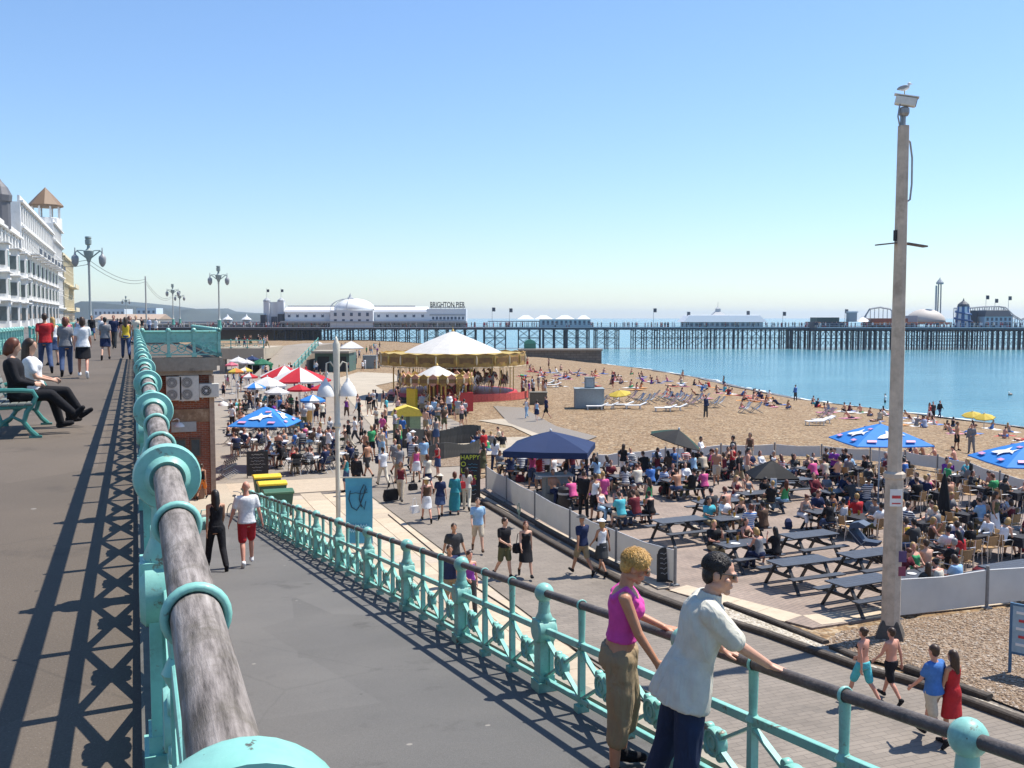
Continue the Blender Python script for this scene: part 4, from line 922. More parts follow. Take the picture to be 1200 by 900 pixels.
A_DOWN = ((8, 8, 14, 10), (6, 8, 12, 10))
POSES = {
    'stand': dict(legs=((2, 4, 2, 0), (-2, 4, 2, 2)), arms=A_DOWN),
    'stand2': dict(legs=((8, 6, 14, 6), (-2, 3, 0, 2)), arms=((10, 12, 70, 50), (4, 10, 20, 10)), head=(20, 5)),
    'fold': dict(legs=((3, 7, 3, 0), (-2, 7, 2, 2)), arms=((22, 10, 95, 55), (22, 10, 100, 55)), head=(-15, 8)),
    'hip': dict(legs=((4, 6, 4, 0), (-2, 7, 2, 2)), arms=((-10, 30, 80, 60), (5, 8, 12, 8)), head=(25, 0)),
    'phone': dict(legs=((3, 5, 3, 0), (-2, 5, 2, 2)), arms=((35, 12, 120, 20), (5, 8, 15, 8)), head=(0, 8)),
    'walk': dict(legs=((24, 2, 6, 0), (-16, 2, 22, -14)), arms=((-18, 7, 12, 6), (22, 7, 22, 8))),
    'walk2': dict(legs=((-14, 2, 26, -10), (22, 2, 6, 0)), arms=((20, 7, 24, 8), (-16, 8, 12, 6))),
    'walk3': dict(legs=((12, 2, 4, 0), (-8, 2, 26, -10)), arms=((-8, 8, 14, 6), (14, 10, 60, 30)), head=(18, 4)),
    'walkhand': dict(legs=((-12, 2, 18, -8), (18, 2, 5, 0)), arms=((4, 16, 10, 0), (-6, 14, 10, 0))),
    'sit': dict(legs=((86, 8, 84, 0), (84, 8, 80, 0)), arms=((38, 10, 66, 22), (40, 10, 62, 22)), lean=14, head=(0, 10)),
    'sit2': dict(legs=((84, 6, 92, 0), (86, 10, 76, 0)), arms=((55, 8, 80, 10), (34, 12, 70, 25)), lean=24, head=(18, 2)),
    'sitback': dict(legs=((82, 9, 70, 0), (86, 9, 82, 0)), arms=((18, 10, 62, 28), (22, 12, 55, 25)), lean=-12, head=(-22, 6)),
    'sitdrink': dict(legs=((86, 8, 84, 0), (84, 8, 80, 0)), arms=((52, 8, 112, 14), (36, 10, 64, 22)), lean=6, head=(-12, -4)),
    'ground': dict(legs=((76, 12, 40, 10), (74, 10, 50, 10)), arms=((-42, 16, 6, 0), (-40, 16, 8, 0)), lean=-22, head=(0, 12), hz=.12),
    'knees': dict(legs=((112, 8, 104, 10), (110, 8, 100, 10)), arms=((50, 6, 40, 20), (48, 6, 44, 20)), lean=14, head=(10, 4), hz=.12),
    'lie': dict(legs=((2, 7, 4, 40), (4, 7, 8, 40)), arms=((2, 14, 10, 0), (4, 14, 12, 0)), lean=-86, hz=.12),
    'prone': dict(legs=((84, 12, 6, 40), (80, 10, 26, 30)), arms=((-62, 16, 46, 0), (-60, 16, 50, 0)), lean=-44, head=(0, 16), hz=.12),
}
POSES['lie']['legs'] = ((88, 7, 4, 30), (90, 7, 10, 30))
SKINS = [mat('skin fair', (0.58, 0.33, 0.225), rough=.5, var=.06), mat('skin tan', (0.43, 0.215, 0.125), rough=.5, var=.06), mat('skin pink', (0.56, 0.27, 0.19), rough=.5, var=.06), mat('skin brown', (0.24, 0.12, 0.07), rough=.5, var=.06)]
HAIRS = {'black': (.012, .010, .010), 'brown': (.045, .024, .014), 'fair': (.36, .22, .075), 'auburn': (.11, .032, .014), 'grey': (.28, .27, .26)}
HAIRS = {k: mat('hair ' + k, v, rough=.45, var=.35, scale=40) for k, v in HAIRS.items()}
CLOTH = {'white': (.72, .72, .72), 'black': (.014, .014, .017), 'navy': (.018, .028, .075), 'red': (.42, .025, .03), 'pink': (.62, .10, .27), 'grey': (.20, .20, .21), 'blue': (.06, .17, .45), 'pale blue': (.30, .48, .66), 'khaki': (.26, .21, .13), 'beige': (.50, .43, .33), 'brown': (.10, .06, .04), 'green': (.05, .30, .12), 'purple': (.20, .04, .28), 'yellow': (.68, .48, .05), 'orange': (.66, .20, .04), 'cream': (.66, .60, .48), 'olive': (.10, .10, .05), 'denim': (.055, .085, .17), 'teal': (.04, .25, .28), 'maroon': (.14, .02, .03), 'turquoise': (.08, .42, .48), 'charcoal': (.045, .047, .05)}
def clothm(c):
    if c.endswith(' striped'):
        k = 'cloth ' + c
        if k in _mc: return _mc[k]
        m = mat(k, CLOTH[c[:-8]], rough=.85, var=.12, scale=9, spec=.2); N = m.node_tree.nodes; K = m.node_tree.links; b = N['Principled BSDF']; cur = b.inputs['Base Color'].links[0].from_socket
        tc = N.new('ShaderNodeTexCoord'); w = N.new('ShaderNodeTexWave'); w.bands_direction = 'Z'; w.inputs['Scale'].default_value = 4.2; K.new(tc.outputs['Object'], w.inputs['Vector'])
        x = N.new('ShaderNodeMix'); x.data_type = 'RGBA'; g = N.new('ShaderNodeMath'); g.operation = 'GREATER_THAN'; g.inputs[1].default_value = .5; K.new(w.outputs['Fac'], g.inputs[0]); K.new(g.outputs[0], x.inputs[0]); K.new(cur, x.inputs[6]); x.inputs[7].default_value = (.66, .66, .64, 1); K.new(x.outputs[2], b.inputs['Base Color']); return m
    return mat('cloth ' + c, CLOTH[c], rough=.85, var=.16, scale=9, bump=.35, bscale=22, spec=.2)
_pm = {}
def pose_of(name, sex, kw=None):
    key = (name, sex)
    if key not in _pm: _pm[key] = Pose(sex=sex, **POSES[name])
    return _pm[key]
_gm = {}
def piece(pose, sex, kind, lod):
    key = (pose, sex, kind, lod)
    if key not in _gm:
        P = pose_of(pose, sex); mb = P.body() if kind == 'body' else P.garment(kind)
        v = {0: .02, 1: .03, 2: .042, 3: .055}[lod]
        if kind in ('shoeL', 'shoeR', 'body') and lod < 2: v *= .85
        _gm[key] = remesh(mb, v, kind, clothm('white'), smooth=(4, 2, 2, 1)[lod])
    return _gm[key]
GNAME = {'tshirt': 't_shirt', 'longsleeve': 'jacket', 'shirt': 'shirt', 'tank': 'vest_top', 'dress': 'dress', 'bikini': 'bikini_top', 'trousers': 'trousers', 'shorts': 'shorts', 'capri': 'cropped_trousers', 'skirt': 'skirt', 'longskirt': 'long_skirt', 'briefs': 'swim_briefs', 'shoes': 'shoes'}
GWORD = {'tshirt': 'T-shirt', 'longsleeve': 'long-sleeved top', 'shirt': 'shirt', 'tank': 'vest top', 'dress': 'dress', 'bikini': 'bikini top', 'trousers': 'trousers', 'shorts': 'shorts', 'capri': 'cropped trousers', 'skirt': 'skirt', 'longskirt': 'long skirt', 'briefs': 'swim briefs'}
PEOPLE = []
def person(loc, face, pose='stand', sex='m', top=('tshirt', 'white'), bottom=('trousers', 'navy'), hair=('hairshort', 'brown'), hat=None, shoes='black', skin=None, scale=1.0, lod=1, where='', group=None, label=None):
    """face: heading in degrees, 0 = towards +Y, positive turns left. People are noted here and built at the end, nearest first."""
    r3 = random.Random(len(PEOPLE) * 17 + 5)
    skin = SKINS[skin if skin is not None else r3.choice((0, 0, 0, 1, 1, 2, 2, 2))]
    if label is None:
        hy = lambda c: c.replace(' ', '-')
        tw = (hy(top[1]) + ' ' + GWORD[top[0]]) if top else None
        bw = (hy(bottom[1]) + ' ' + GWORD[bottom[0]]) if bottom else None
        hw = hy(hat[1]) + '-hatted' if hat else (hair[1] + '-haired' if hair else 'bald')
        wear = ' and '.join(x for x in (tw, bw) if x)
        label = ('bare-chested ' if not top else '') + hw + ' person in ' + wear + ' ' + where
    PEOPLE.append(dict(loc=Vector(loc), face=face, pose=pose, sex=sex, top=top, bottom=bottom, hair=hair, hat=hat, shoes=shoes, skin=skin, scale=scale * (.94 if sex == 'f' else 1), lod=lod, group=group, label=label))
def pieces_of(p, lod):
    out_ = [('body', 'body', p['skin'])]
    for g in ('top', 'bottom'):
        if p[g]: out_.append((GNAME[p[g][0]] , p[g][0], clothm(p[g][1])))
    if p['hair']: out_.append(('hair', p['hair'][0], HAIRS[p['hair'][1]]))
    if p['hat']: out_.append(('hat', p['hat'][0], clothm(p['hat'][1])))
    if p['shoes'] and lod < 2: out_ += [('shoe', 'shoeL', clothm(p['shoes'])), ('shoe', 'shoeR', clothm(p['shoes']))]
    return [(n, piece(p['pose'], p['sex'], k, lod), m) for n, k, m in out_]
def build_people(limit):
    tall = {'knees': .9, 'ground': .9, 'lie': .5, 'prone': .6, 'sit': 1.2, 'sit2': 1.2, 'sitback': 1.2, 'sitdrink': 1.2, 'bench': 1.2, 'bench2': 1.2}
    keep = []
    for p in PEOPLE:
        v = np.array(p['loc'] + Vector((0, 0, .5))) - EYE; c = float(v @ _fw)
        if c < 1: continue
        x, y = CX + F * float(v @ _rt) / c, CY - F * float(v @ _up) / c
        if x < -30 or x > 1230 or y > 980: continue
        p['size'] = tall.get(p['pose'], 1.7) * p['scale'] / c; keep.append(p)
    keep.sort(key=lambda p: -p['size'])
    for p in keep[:limit]:
        t = thing('person', p['label'], 'person', p['loc'], R(p['face']), group=p['group']); t.scale = (p['scale'],) * 3
        for n, me, m in pieces_of(p, p['lod']): link(n, me, t, mat=m)
    VV, LI, LS, MI = [], [], [], []; mats = []; nv = 0; nl = 0
    for p in keep[limit:]:
        M = Matrix.Translation(p['loc']) @ Matrix.Rotation(R(p['face']), 4, 'Z') @ Matrix.Scale(p['scale'], 4); M = np.array(M)
        for n, me, m in pieces_of(p, 3):
            k = len(me.vertices); co = np.empty(k * 3, np.float32); me.vertices.foreach_get('co', co); co = co.reshape(-1, 3) @ M[:3, :3].T + M[:3, 3]
            li = np.empty(len(me.loops), np.int32); me.loops.foreach_get('vertex_index', li); ls = np.empty(len(me.polygons), np.int32); me.polygons.foreach_get('loop_start', ls)
            if m not in mats: mats.append(m)
            VV.append(co); LI.append(li + nv); LS.append(ls + nl); MI.append(np.full(len(ls), mats.index(m), np.int32)); nv += k; nl += len(li)
    if VV:
        me = bpy.data.meshes.new('distant_crowd'); me.vertices.add(nv); me.vertices.foreach_set('co', np.concatenate(VV).astype(np.float32).ravel()); me.loops.add(nl); me.loops.foreach_set('vertex_index', np.concatenate(LI)); ls = np.concatenate(LS); me.polygons.add(len(ls)); me.polygons.foreach_set('loop_start', ls)
        for m in mats: me.materials.append(m)
        me.polygons.foreach_set('material_index', np.concatenate(MI)); me.polygons.foreach_set('use_smooth', np.ones(len(ls), bool)); me.update(calc_edges=True); me.validate()
        tag(link('distant_crowd', me), 'distant crowd of tiny sunbathers and strollers across the beach and plaza', 'crowd', kind='stuff')
    print('PEOPLE', len(keep), 'individual', min(limit, len(keep)))
def rand_look(r2, beach=False):
    sex = r2.choice('mf')
    cols = ['white'] * 7 + ['black'] * 6 + ['navy'] * 3 + ['grey', 'grey', 'charcoal', 'charcoal', 'pale blue', 'pale blue', 'beige', 'cream', 'red', 'pink', 'blue', 'brown', 'brown', 'maroon', 'green', 'turquoise', 'purple', 'navy striped', 'navy striped', 'red striped', 'blue striped', 'charcoal striped']
    if beach:
        if sex == 'm': top = None if r2.random() < .55 else ('tshirt', r2.choice(cols)); bottom = ('shorts', r2.choice(['navy', 'black', 'blue', 'red', 'khaki', 'green', 'charcoal']))
        else:
            top = ('bikini', r2.choice(['black', 'pink', 'red', 'white', 'turquoise', 'navy'])) if r2.random() < .5 else ('tank', r2.choice(cols)); bottom = (r2.choice(['briefs', 'shorts', 'skirt']), r2.choice(['black', 'denim', 'pink', 'white', 'navy', 'blue']))
    elif sex == 'm':
        top = (r2.choice(['tshirt', 'tshirt', 'shirt', 'longsleeve']), r2.choice(cols)) if r2.random() < .9 else None
        bottom = (r2.choice(['trousers', 'shorts', 'shorts']), r2.choice(['denim', 'navy', 'khaki', 'black', 'beige', 'charcoal', 'olive']))
    else:
        top = (r2.choice(['tank', 'tank', 'tshirt', 'longsleeve', 'bikini' if False else 'tank']), r2.choice(cols)); bottom = (r2.choice(['trousers', 'skirt', 'capri', 'shorts']), r2.choice(['denim', 'white', 'black', 'beige', 'navy', 'brown', 'pale blue']))
    hair = (r2.choice(['hairshort'] * 5) if sex == 'm' else r2.choice(['hairlong', 'hairlong', 'hairbob', 'hairbun']), r2.choice(['black', 'brown', 'brown', 'fair', 'auburn', 'black', 'grey' if r2.random() < .4 else 'brown']))
    return dict(sex=sex, top=top, bottom=bottom, hair=hair, shoes=r2.choice(['black', 'white', 'brown', 'black']), scale=r2.uniform(.95, 1.03))

# ================================================================ the couple leaning on the ramp railing, modelled closer
def ik(a, t, l1, l2, hint):
    a, t = Vector(a), Vector(t); d = t - a; D = min(d.length, (l1 + l2) * .995); u = d.normalized()
    x = (l1 * l1 - l2 * l2 + D * D) / (2 * D); h = math.sqrt(max(0, l1 * l1 - x * x))
    hv = Vector(hint); hv = (hv - u * hv.dot(u)).normalized()
    return a + u * x + hv * h, a + u * D
def hand_frame(fd, palm, k):
    Z = -Vector(fd).normalized(); X = Vector(palm).normalized() * -k; X = (X - Z * X.dot(Z)).normalized(); Y = Z.cross(X)
    return Matrix((X, Y, Z)).transposed()
class Hero(Pose):
    def __init__(s, curl, **kw): s.curl = curl; super().__init__(**kw)
    def _hand(s, mb, w, M, k, q, detail):
        P = lambda x, y, z: w + M @ Vector((x, y, -z)); c = s.curl[k]
        rg = []
        for z, ry, rx in ((-.02, .026, .022), (.01, .030, .020), (.04, .040, .018), (.07, .042, .015), (.09, .038, .012)):
            rg.append(sect(P(0, 0, z), M, rx * q, ry * q, 12))
        mb.loft(rg)
        cap(mb, P(0, .018, .018), P(-k * .010, .048, .055), .016, .0125, 8); cap(mb, P(-k * .010, .048, .055), P(-k * .016, .062, .085), .0125, .0115, 8); cap(mb, P(-k * .016, .062, .085), P(-k * .022, .064, .108), .0115, .0095, 8)
        for y, ln in ((.031, .074), (.0105, .084), (-.0105, .078), (-.031, .062)):
            p = P(0, y, .085); ang = 0.0
            for j, f in enumerate((.45, .31, .24)):
                ang += c * (.6, 1.0, .8)[j]; d = M @ Vector((-k * math.sin(ang), y * .6, -math.cos(ang))); n_ = p + d * (ln * f)
                cap(mb, p, n_, .0108 - .0007 * j, .0101 - .0008 * j, 8); p = n_
    def face(s, mb):
        H = s.H; A = lambda x, y, z, r: mb.ell(s.hd + H @ Vector((x, y, z)), r, 12, 8, rot=H)
        A(0, .082, .018, (.045, .02, .014)); A(0, .092, -.005, (.011, .018, .028)); A(0, .106, -.022, (.015, .016, .013)); A(0, .084, -.058, (.026, .012, .007)); A(0, .082, -.071, (.023, .013, .008)); A(0, .066, -.105, (.026, .022, .02))
        for k in (-1, 1): A(k * .045, .06, -.03, (.024, .022, .022)); A(k * .042, -.0, -.075, (.022, .04, .026))
from mathutils import noise as mnoise
def crease(me, amp, s=7.0):
    "soft folds: push the cloth in and out along stretched noise"
    nr = [v.normal.copy() for v in me.vertices]
    for v, n in zip(me.vertices, nr):
        p = v.co; q = Vector((p.x * s + p.z * 1.5, p.y * s, p.z * s * .45 + p.x * 2)); f = mnoise.noise(q) + .5 * mnoise.noise(q * 2.1 + Vector((7, 3, 1))); r_ = 1 - abs(mnoise.noise(q * 1.3 + Vector((2, 9, 4)))) * 2
        v.co = p + n * (amp * (f * .6 + max(0, r_) * .5))
    me.update()
def strands(P, n, ln, seed, c0, rad, down, lift):
    "short locks of hair standing off the scalp"
    mb = MB(); q = random.Random(seed); H = P.H
    for i in range(n):
        a, b = q.uniform(-2.75, 2.75), math.asin(q.uniform(-.25, 1)); d = Vector((math.sin(a) * math.cos(b), -math.cos(a) * math.cos(b), math.sin(b)))
        if d.y > .55 and d.z < .55: continue
        p = P.hd + H @ (Vector(c0) + Vector((d.x * rad[0], d.y * rad[1], d.z * rad[2]))); flow = Vector((d.x * .5 + q.uniform(-.5, .5), .35 + q.uniform(-.6, .5), -down + q.uniform(-.3, .3))); f = flow - d * flow.dot(d); f = H @ (f.normalized() + d * lift).normalized(); l_ = ln * q.uniform(.6, 1.3)
        s_ = f.cross(H @ d).normalized() * .0035; up_ = H @ d * .002; e = p + f * l_ * .55 + H @ d * .002; mb.add([p - s_, p + s_, e + s_ * .8 + up_, e - s_ * .8 + up_, p + f * l_], [(0, 1, 2, 3), (3, 2, 4)])
    return mb
def hero(name, label, loc, face, P, garments, hairmb, hairm, skin, extra, group=None, sc=(1, 1, 1)):
    t = thing('person', label, 'person', loc, R(face), group=group); t.scale = sc
    mb = P.body(1); P.face(mb); b = link('body', remesh(mb, .0062, 'body', skin, smooth=3), t)
    for nm, gb, m, vx in garments:
        me = remesh(gb, vx, nm, m, smooth=3)
        if nm in CREASE: crease(me, *CREASE[nm])
        link(nm, me, t)
    ho = link('hair', remesh(hairmb, .008, 'hair', hairm, smooth=5), t)
    st = (strands(P, 2600, .040, 3, (0, -.016, .05), (.091, .105, .087), .35, .16) if P.fem else strands(P, 3200, .022, 5, (0, -.022, .046), (.082, .096, .083), .3, .03)).build('hair_locks', hairm, ho, fix=False); st['kind'] = 'stuff'
    for nm, gb, m in extra: link(nm, gb.mesh(nm, m, smooth=True), t)
    return t
def to_local(p, loc, face, sc):
    v = Matrix.Rotation(-R(face), 3, 'Z') @ (Vector(p) - Vector(loc)); return Vector((v.x / sc[0], v.y / sc[1], v.z / sc[2]))
def glasses(P, lens_r, frame_r):
    H = P.H; mb = MB()
    for k in (-1, 1):
        c = P.hd + H @ Vector((k * .034, .094, .006)); mb.ell(c, (.029, .008, .019), 14, 8, rot=H @ _rz(R(-k * 12)))
    fr = MB(); fr.tube([P.hd + H @ Vector((x, y, z)) for x, y, z in ((-.082, -.01, .012), (-.078, .04, .016), (-.064, .084, .02), (-.02, .103, .018), (0, .106, .016), (.02, .103, .018), (.064, .084, .02), (.078, .04, .016), (.082, -.01, .012))], frame_r, 6)
    return mb, fr
M_skinw = mat('skin woman', (0.50, 0.235, 0.135), rough=.45, var=.08, scale=14, bump=.05, bscale=200)
M_skinm = mat('skin man', (0.56, 0.30, 0.20), rough=.45, var=.08, scale=14, bump=.05, bscale=200)
def foldcloth(name, col, s=7, b=.7):
    m = mat(name, col, rough=.85, var=.10, scale=12, bump=0, spec=.2); t = m.node_tree; N = t.nodes; K = t.links
    tc = N.new('ShaderNodeTexCoord'); mp = N.new('ShaderNodeMapping'); mp.inputs['Rotation'].default_value = (.5, .4, .3); mp.inputs['Scale'].default_value = (1, 1, .45); K.new(tc.outputs['Object'], mp.inputs[0])
    n = N.new('ShaderNodeTexNoise'); n.inputs['Scale'].default_value = s; n.inputs['Detail'].default_value = 3; n.inputs['Distortion'].default_value = .8; K.new(mp.outputs[0], n.inputs['Vector'])
    w = N.new('ShaderNodeTexNoise'); w.inputs['Scale'].default_value = 350; K.new(tc.outputs['Object'], w.inputs['Vector'])
    b1 = N.new('ShaderNodeBump'); b1.inputs['Strength'].default_value = b; b1.inputs['Distance'].default_value = .06; K.new(n.outputs[0], b1.inputs['Height'])
    b2 = N.new('ShaderNodeBump'); b2.inputs['Strength'].default_value = .25; b2.inputs['Distance'].default_value = .003; K.new(w.outputs[0], b2.inputs['Height']); K.new(b1.outputs[0], b2.inputs['Normal'])
    K.new(b2.outputs[0], N['Principled BSDF'].inputs['Normal']); return m
def hero_woman():
    y = 6.12; loc = Vector((3.18, y, RAMPZ(y) + .012)); face = -117
    P = Hero({-1: .35, 1: .3}, sex='f', legs=((9, 4, 16, 7), (-1, 4, 3, -2)), arms=((20, 10, 20, 10), (10, 6, 26, 14)), lean=4, head=(-4, 20))
    tl = to_local((3.585, 6.22, -.83 - .13 * 6.22 + .95 + .052), loc, face, (1.0, 1.0, .915))
    e, w = ik(P.sh[-1], tl + Vector((0, 0, .015)), .285, .25, (-.5, -.6, -.5)); P.el[-1], P.wr[-1] = e, w; P.hand[-1] = (w, hand_frame((.15, 1, -.12), (0, -.1, -1), -1))
    tr = P.pel + Vector((.15, .27, -.06)); e, w = ik(P.sh[1], tr, .285, .25, (.35, -1, 0)); P.el[1], P.wr[1] = e, w; P.hand[1] = (w, hand_frame((w - e).normalized() + Vector((0, .2, 0)), (-1, -.2, -.2), 1))
    top = MB(); T, TW = P.T, P.TW; P.torso(top, .011, 'waist', 'arm')
    top.loft([sect(P.waist + T @ Vector((0, .002, z)), T, rx, ry) for z, rx, ry in ((-.055, .152, .118), (-.02, .142, .11), (.03, .136, .104), (.08, .142, .108))])
    for k in (-1, 1):
        for dx in (.085, .115): cap(top, P.chest + TW @ Vector((k * dx, .075, .05)), P.chest + TW @ Vector((k * (dx + .01), .0, .142)), .026, .02, 8); cap(top, P.chest + TW @ Vector((k * (dx + .01), 0, .142)), P.chest + TW @ Vector((k * dx, -.08, .06)), .02, .026, 8)
    tr_ = P.garment('capri')
    sh = {k: P.garment('shoeL' if k < 0 else 'shoeR') for k in (-1, 1)}
    hair = MB(); H = P.H; r2 = random.Random(4)
    hair.ell(P.hd + H @ Vector((0, -.016, .05)), (.092, .106, .088), 16, 10, rot=H); hair.ell(P.hd + H @ Vector((0, -.055, -.0)), (.082, .06, .085), 14, 8, rot=H)
    for i in range(90):
        a, b = r2.uniform(-2.6, 2.6), r2.uniform(.05, 1.35); d = Vector((math.sin(a) * math.cos(b), -math.cos(a) * math.cos(b) * 1.0, math.sin(b))); c = P.hd + H @ Vector((d.x * .085, -.02 + d.y * .10, .04 + d.z * .085))
        cap(hair, c, c + H @ (d * .016 + Vector((r2.uniform(-.018, .018), r2.uniform(-.005, .03), r2.uniform(-.028, .0)))), .015, .006, 6)
    ln, fr = glasses(P, .02, .003)
    t = hero('person', 'person with short blonde hair in pink vest top and khaki trousers at ramp railing', loc, face, P,
         [('vest_top', top, foldcloth('pink jersey', (.62, .075, .34), 5, .35), .009), ('cropped_trousers', tr_, foldcloth('khaki cotton', (.30, .225, .135), 7, .8), .01), ('shoe', sh[-1], clothm('black'), .009), ('shoe', sh[1], clothm('black'), .009)], hair, mat('blonde hair', (.55, .32, .09), rough=.4, var=.45, scale=60, bump=.5, bscale=90), M_skinw,
         [('glasses_lens', ln, mat('tinted lens', (.10, .07, .05), rough=.1)), ('glasses_frame', fr, mat('gold frame', (.5, .36, .14), rough=.3, metal=.8))], 'couple at the ramp railing', (1.0, 1.0, .915))
def hero_man():
    y = 5.07; loc = Vector((3.09, y, RAMPZ(y) + .012)); face = -106
    P = Hero({-1: .4, 1: .12}, sex='m', legs=((-12, 6, 4, 8), (-4, 5, 6, -2)), arms=((40, 10, 20, 10), (50, 10, 10, 5)), lean=15, twist=-8, head=(-16, -4))
    rz_ = lambda yy: -.83 - .13 * yy + .95 + .06
    for k, yy, fd, hint in ((1, 4.86, (.25, .9, -.3), (.6, -.6, -.2)), (-1, 5.36, (.5, .8, -.1), (-.8, -.5, -.2))):
        tt = to_local((3.53, yy, rz_(yy) + .006), loc, face, (.98, .98, .96)); e, w = ik(P.sh[k], tt, .292, .262, hint); P.el[k], P.wr[k] = e, w; P.hand[k] = (w, hand_frame(fd, (0, .0, -1), k))
    sh_ = MB(); T, TW = P.T, P.TW
    P.torso(sh_, .028, 'hip', 'neck', .02); sh_.loft([sect(P.pel + T @ Vector((0, -.012, z)), T, rx, ry) for z, rx, ry in ((-.15, .224, .178), (-.06, .212, .170), (.05, .19, .148), (.13, .168, .126), (.21, .13, .10))])
    for k in (-1, 1):
        cap(sh_, P.chest + TW @ Vector((k * .07, 0, .09)), P.sh[k], .072, .074); cap(sh_, P.sh[k], P.sh[k].lerp(P.el[k], .78), .076, .074)
    col = MB(); col.loft([sect(P.neck + TW @ Vector((0, .004, z)), TW, r_, r_ * .95, 20) for z, r_ in ((-.03, .088), (.02, .075), (.045, .072), (.046, .064), (.0, .062))])
    jn = P.garment('trousers'); shs = {k: P.garment('shoeL' if k < 0 else 'shoeR') for k in (-1, 1)}
    hair = MB(); H = P.H; r2 = random.Random(6)
    hair.ell(P.hd + H @ Vector((0, -.022, .046)), (.083, .097, .084), 16, 10, rot=H); hair.ell(P.hd + H @ Vector((0, -.056, -.012)), (.074, .052, .075), 14, 8, rot=H)
    for k in (-1, 1): cap(hair, P.hd + H @ Vector((k * .074, .012, .03)), P.hd + H @ Vector((k * .074, .016, -.025)), .014, .008, 8)
    for i in range(60):
        a, b = r2.uniform(-2.7, 2.7), r2.uniform(.2, 1.5); d = Vector((math.sin(a) * math.cos(b), -math.cos(a) * math.cos(b), math.sin(b))); c = P.hd + H @ Vector((d.x * .08, -.022 + d.y * .093, .044 + d.z * .081))
        cap(hair, c, c + H @ (d * .004 + Vector((r2.uniform(-.02, .02), .02, 0))), .007, .004, 6)
    ln, fr = glasses(P, .02, .0045)
    hero('person', 'person with dark hair in pale shirt, jeans and sunglasses leaning on ramp railing', loc, face, P,
         [('shirt', sh_, foldcloth('pale shirt', (.60, .575, .485), 6, .75), .011), ('collar', col, foldcloth('pale shirt', (.60, .575, .485)), .008), ('trousers', jn, foldcloth('dark denim', (.022, .035, .075), 7, .7), .011), ('shoe', shs[-1], clothm('brown'), .009), ('shoe', shs[1], clothm('brown'), .009)], hair, mat('dark hair', (.014, .010, .009), rough=.4, var=.4, scale=60, bump=.5, bscale=90), M_skinm,
         [('sunglasses_lens', ln, mat('black lens', (.008, .008, .008), rough=.08)), ('sunglasses_frame', fr, M_black)], 'couple at the ramp railing', (.98, .98, .96))
CREASE = {'vest_top': (.006, 9), 'cropped_trousers': (.020, 8), 'shirt': (.016, 7), 'trousers': (.010, 8)}
hero_woman(); hero_man()

# ================================================================ the pier
PD = 330.0       # distance of the pier line along the view axis
UX = Vector((math.cos(-YAW), math.sin(-YAW), 0)); VX = Vector((math.sin(YAW), math.cos(YAW), 0))
PX = lambda px: (px - 600) / F * PD              # metres along the pier for a pixel column
P0 = Vector((EYE[0], EYE[1], 0)) + VX * (PD * math.cos(PIT) + .0)
def PZ(py):                                      # height for a pixel row at the pier
    return ondist(600, py, PD).z
DECK = PZ(383)
pier = thing('pier', 'long white iron pier on dark legs running out over the sea', 'pier', (P0.x, P0.y, 0), -YAW)
M_iron = mat('pier iron', (.045, .055, .075), rough=.6, var=.25); M_pw = mat('pier white', (.66, .68, .70), rough=.6, var=.05); M_deck = mat('pier deck', (.06, .07, .09)); M_pgrey = mat('pier grey', (.36, .38, .40))
x0, x1 = PX(180), PX(1240)
mb = MB(); mb.box(((x0 + x1) / 2, 0, DECK - .45), (x1 - x0, 14, .9)); mb.build('deck', M_iron, pier)
mb = MB(); mb.box(((x0 + x1) / 2, -7.06, DECK - .1), (x1 - x0, .12, .24)); mb.build('deck_edge', mat('deck edge', (.5, .52, .55)), pier)
mb = MB(); xc = PX(940); mb.box(((xc + x1) / 2, -11.2, DECK - .45), (x1 - xc, 8.2, .9)); mb.box(((xc + x1) / 2, 12, DECK - .45), (x1 - xc, 10, .9)); mb.build('pier_head', M_iron, pier)
mb = MB(); mb.box(((xc + x1) / 2, -15.36, DECK - .1), (x1 - xc, .12, .24)); mb.build('deck_edge', mat('deck edge', (.5, .52, .55)), pier)
def trestle(wide, n=3, dy=0):
    mb = MB()
    H0, H1 = SEA - 1.0, DECK - .9
    for j in range(n):
        x = (j - (n - 1) / 2) * wide / (n - 1)
        for y in ((-6, 0, 6) if not dy else (-14, -8, 14)): mb.cyl((x, y, H0), (x, y, H1), .2, .2, 6)
    for x_ in [(j - (n - 1) / 2) * wide / (n - 1) for j in range(n)]: mb.cyl((x_, -14 if dy else -6, H1 - .3), (x_, 14 if dy else 6, H1 - .3), .1, .1, 4)
    for y in ((-6, 6) if not dy else (-14, -8)):
        for j in range(n - 1):
            a = (j - (n - 1) / 2) * wide / (n - 1); b = a + wide / (n - 1)
            for z0, z1 in ((SEA + .8, (SEA + H1) / 2 + .2), ((SEA + H1) / 2 + .5, H1)):
                mb.cyl((a, y, z0), (b, y, z1), .06, .06, 4); mb.cyl((b, y, z0), (a, y, z1), .06, .06, 4)
            mb.cyl((a, y, (SEA + H1) / 2 + .35), (b, y, (SEA + H1) / 2 + .35), .08, .08, 4)
    return mb.mesh('trestle', M_iron)
tm = trestle(7.2, 3); tm4 = trestle(9.0, 4); tmh = trestle(5.4, 4, 1)
for pxl in (340, 372, 398, 424, 450, 478, 512, 545, 580, 620, 649, 676, 710, 754): link('trestle', tm, pier, (PX(pxl), 0, 0))
for pxl in (785, 816, 848, 880, 912, 936): link('trestle', tm4, pier, (PX(pxl), 0, 0))
for k in range(16): link('trestle', tmh, pier, (PX(948 + k * 18.5), 0, 0))
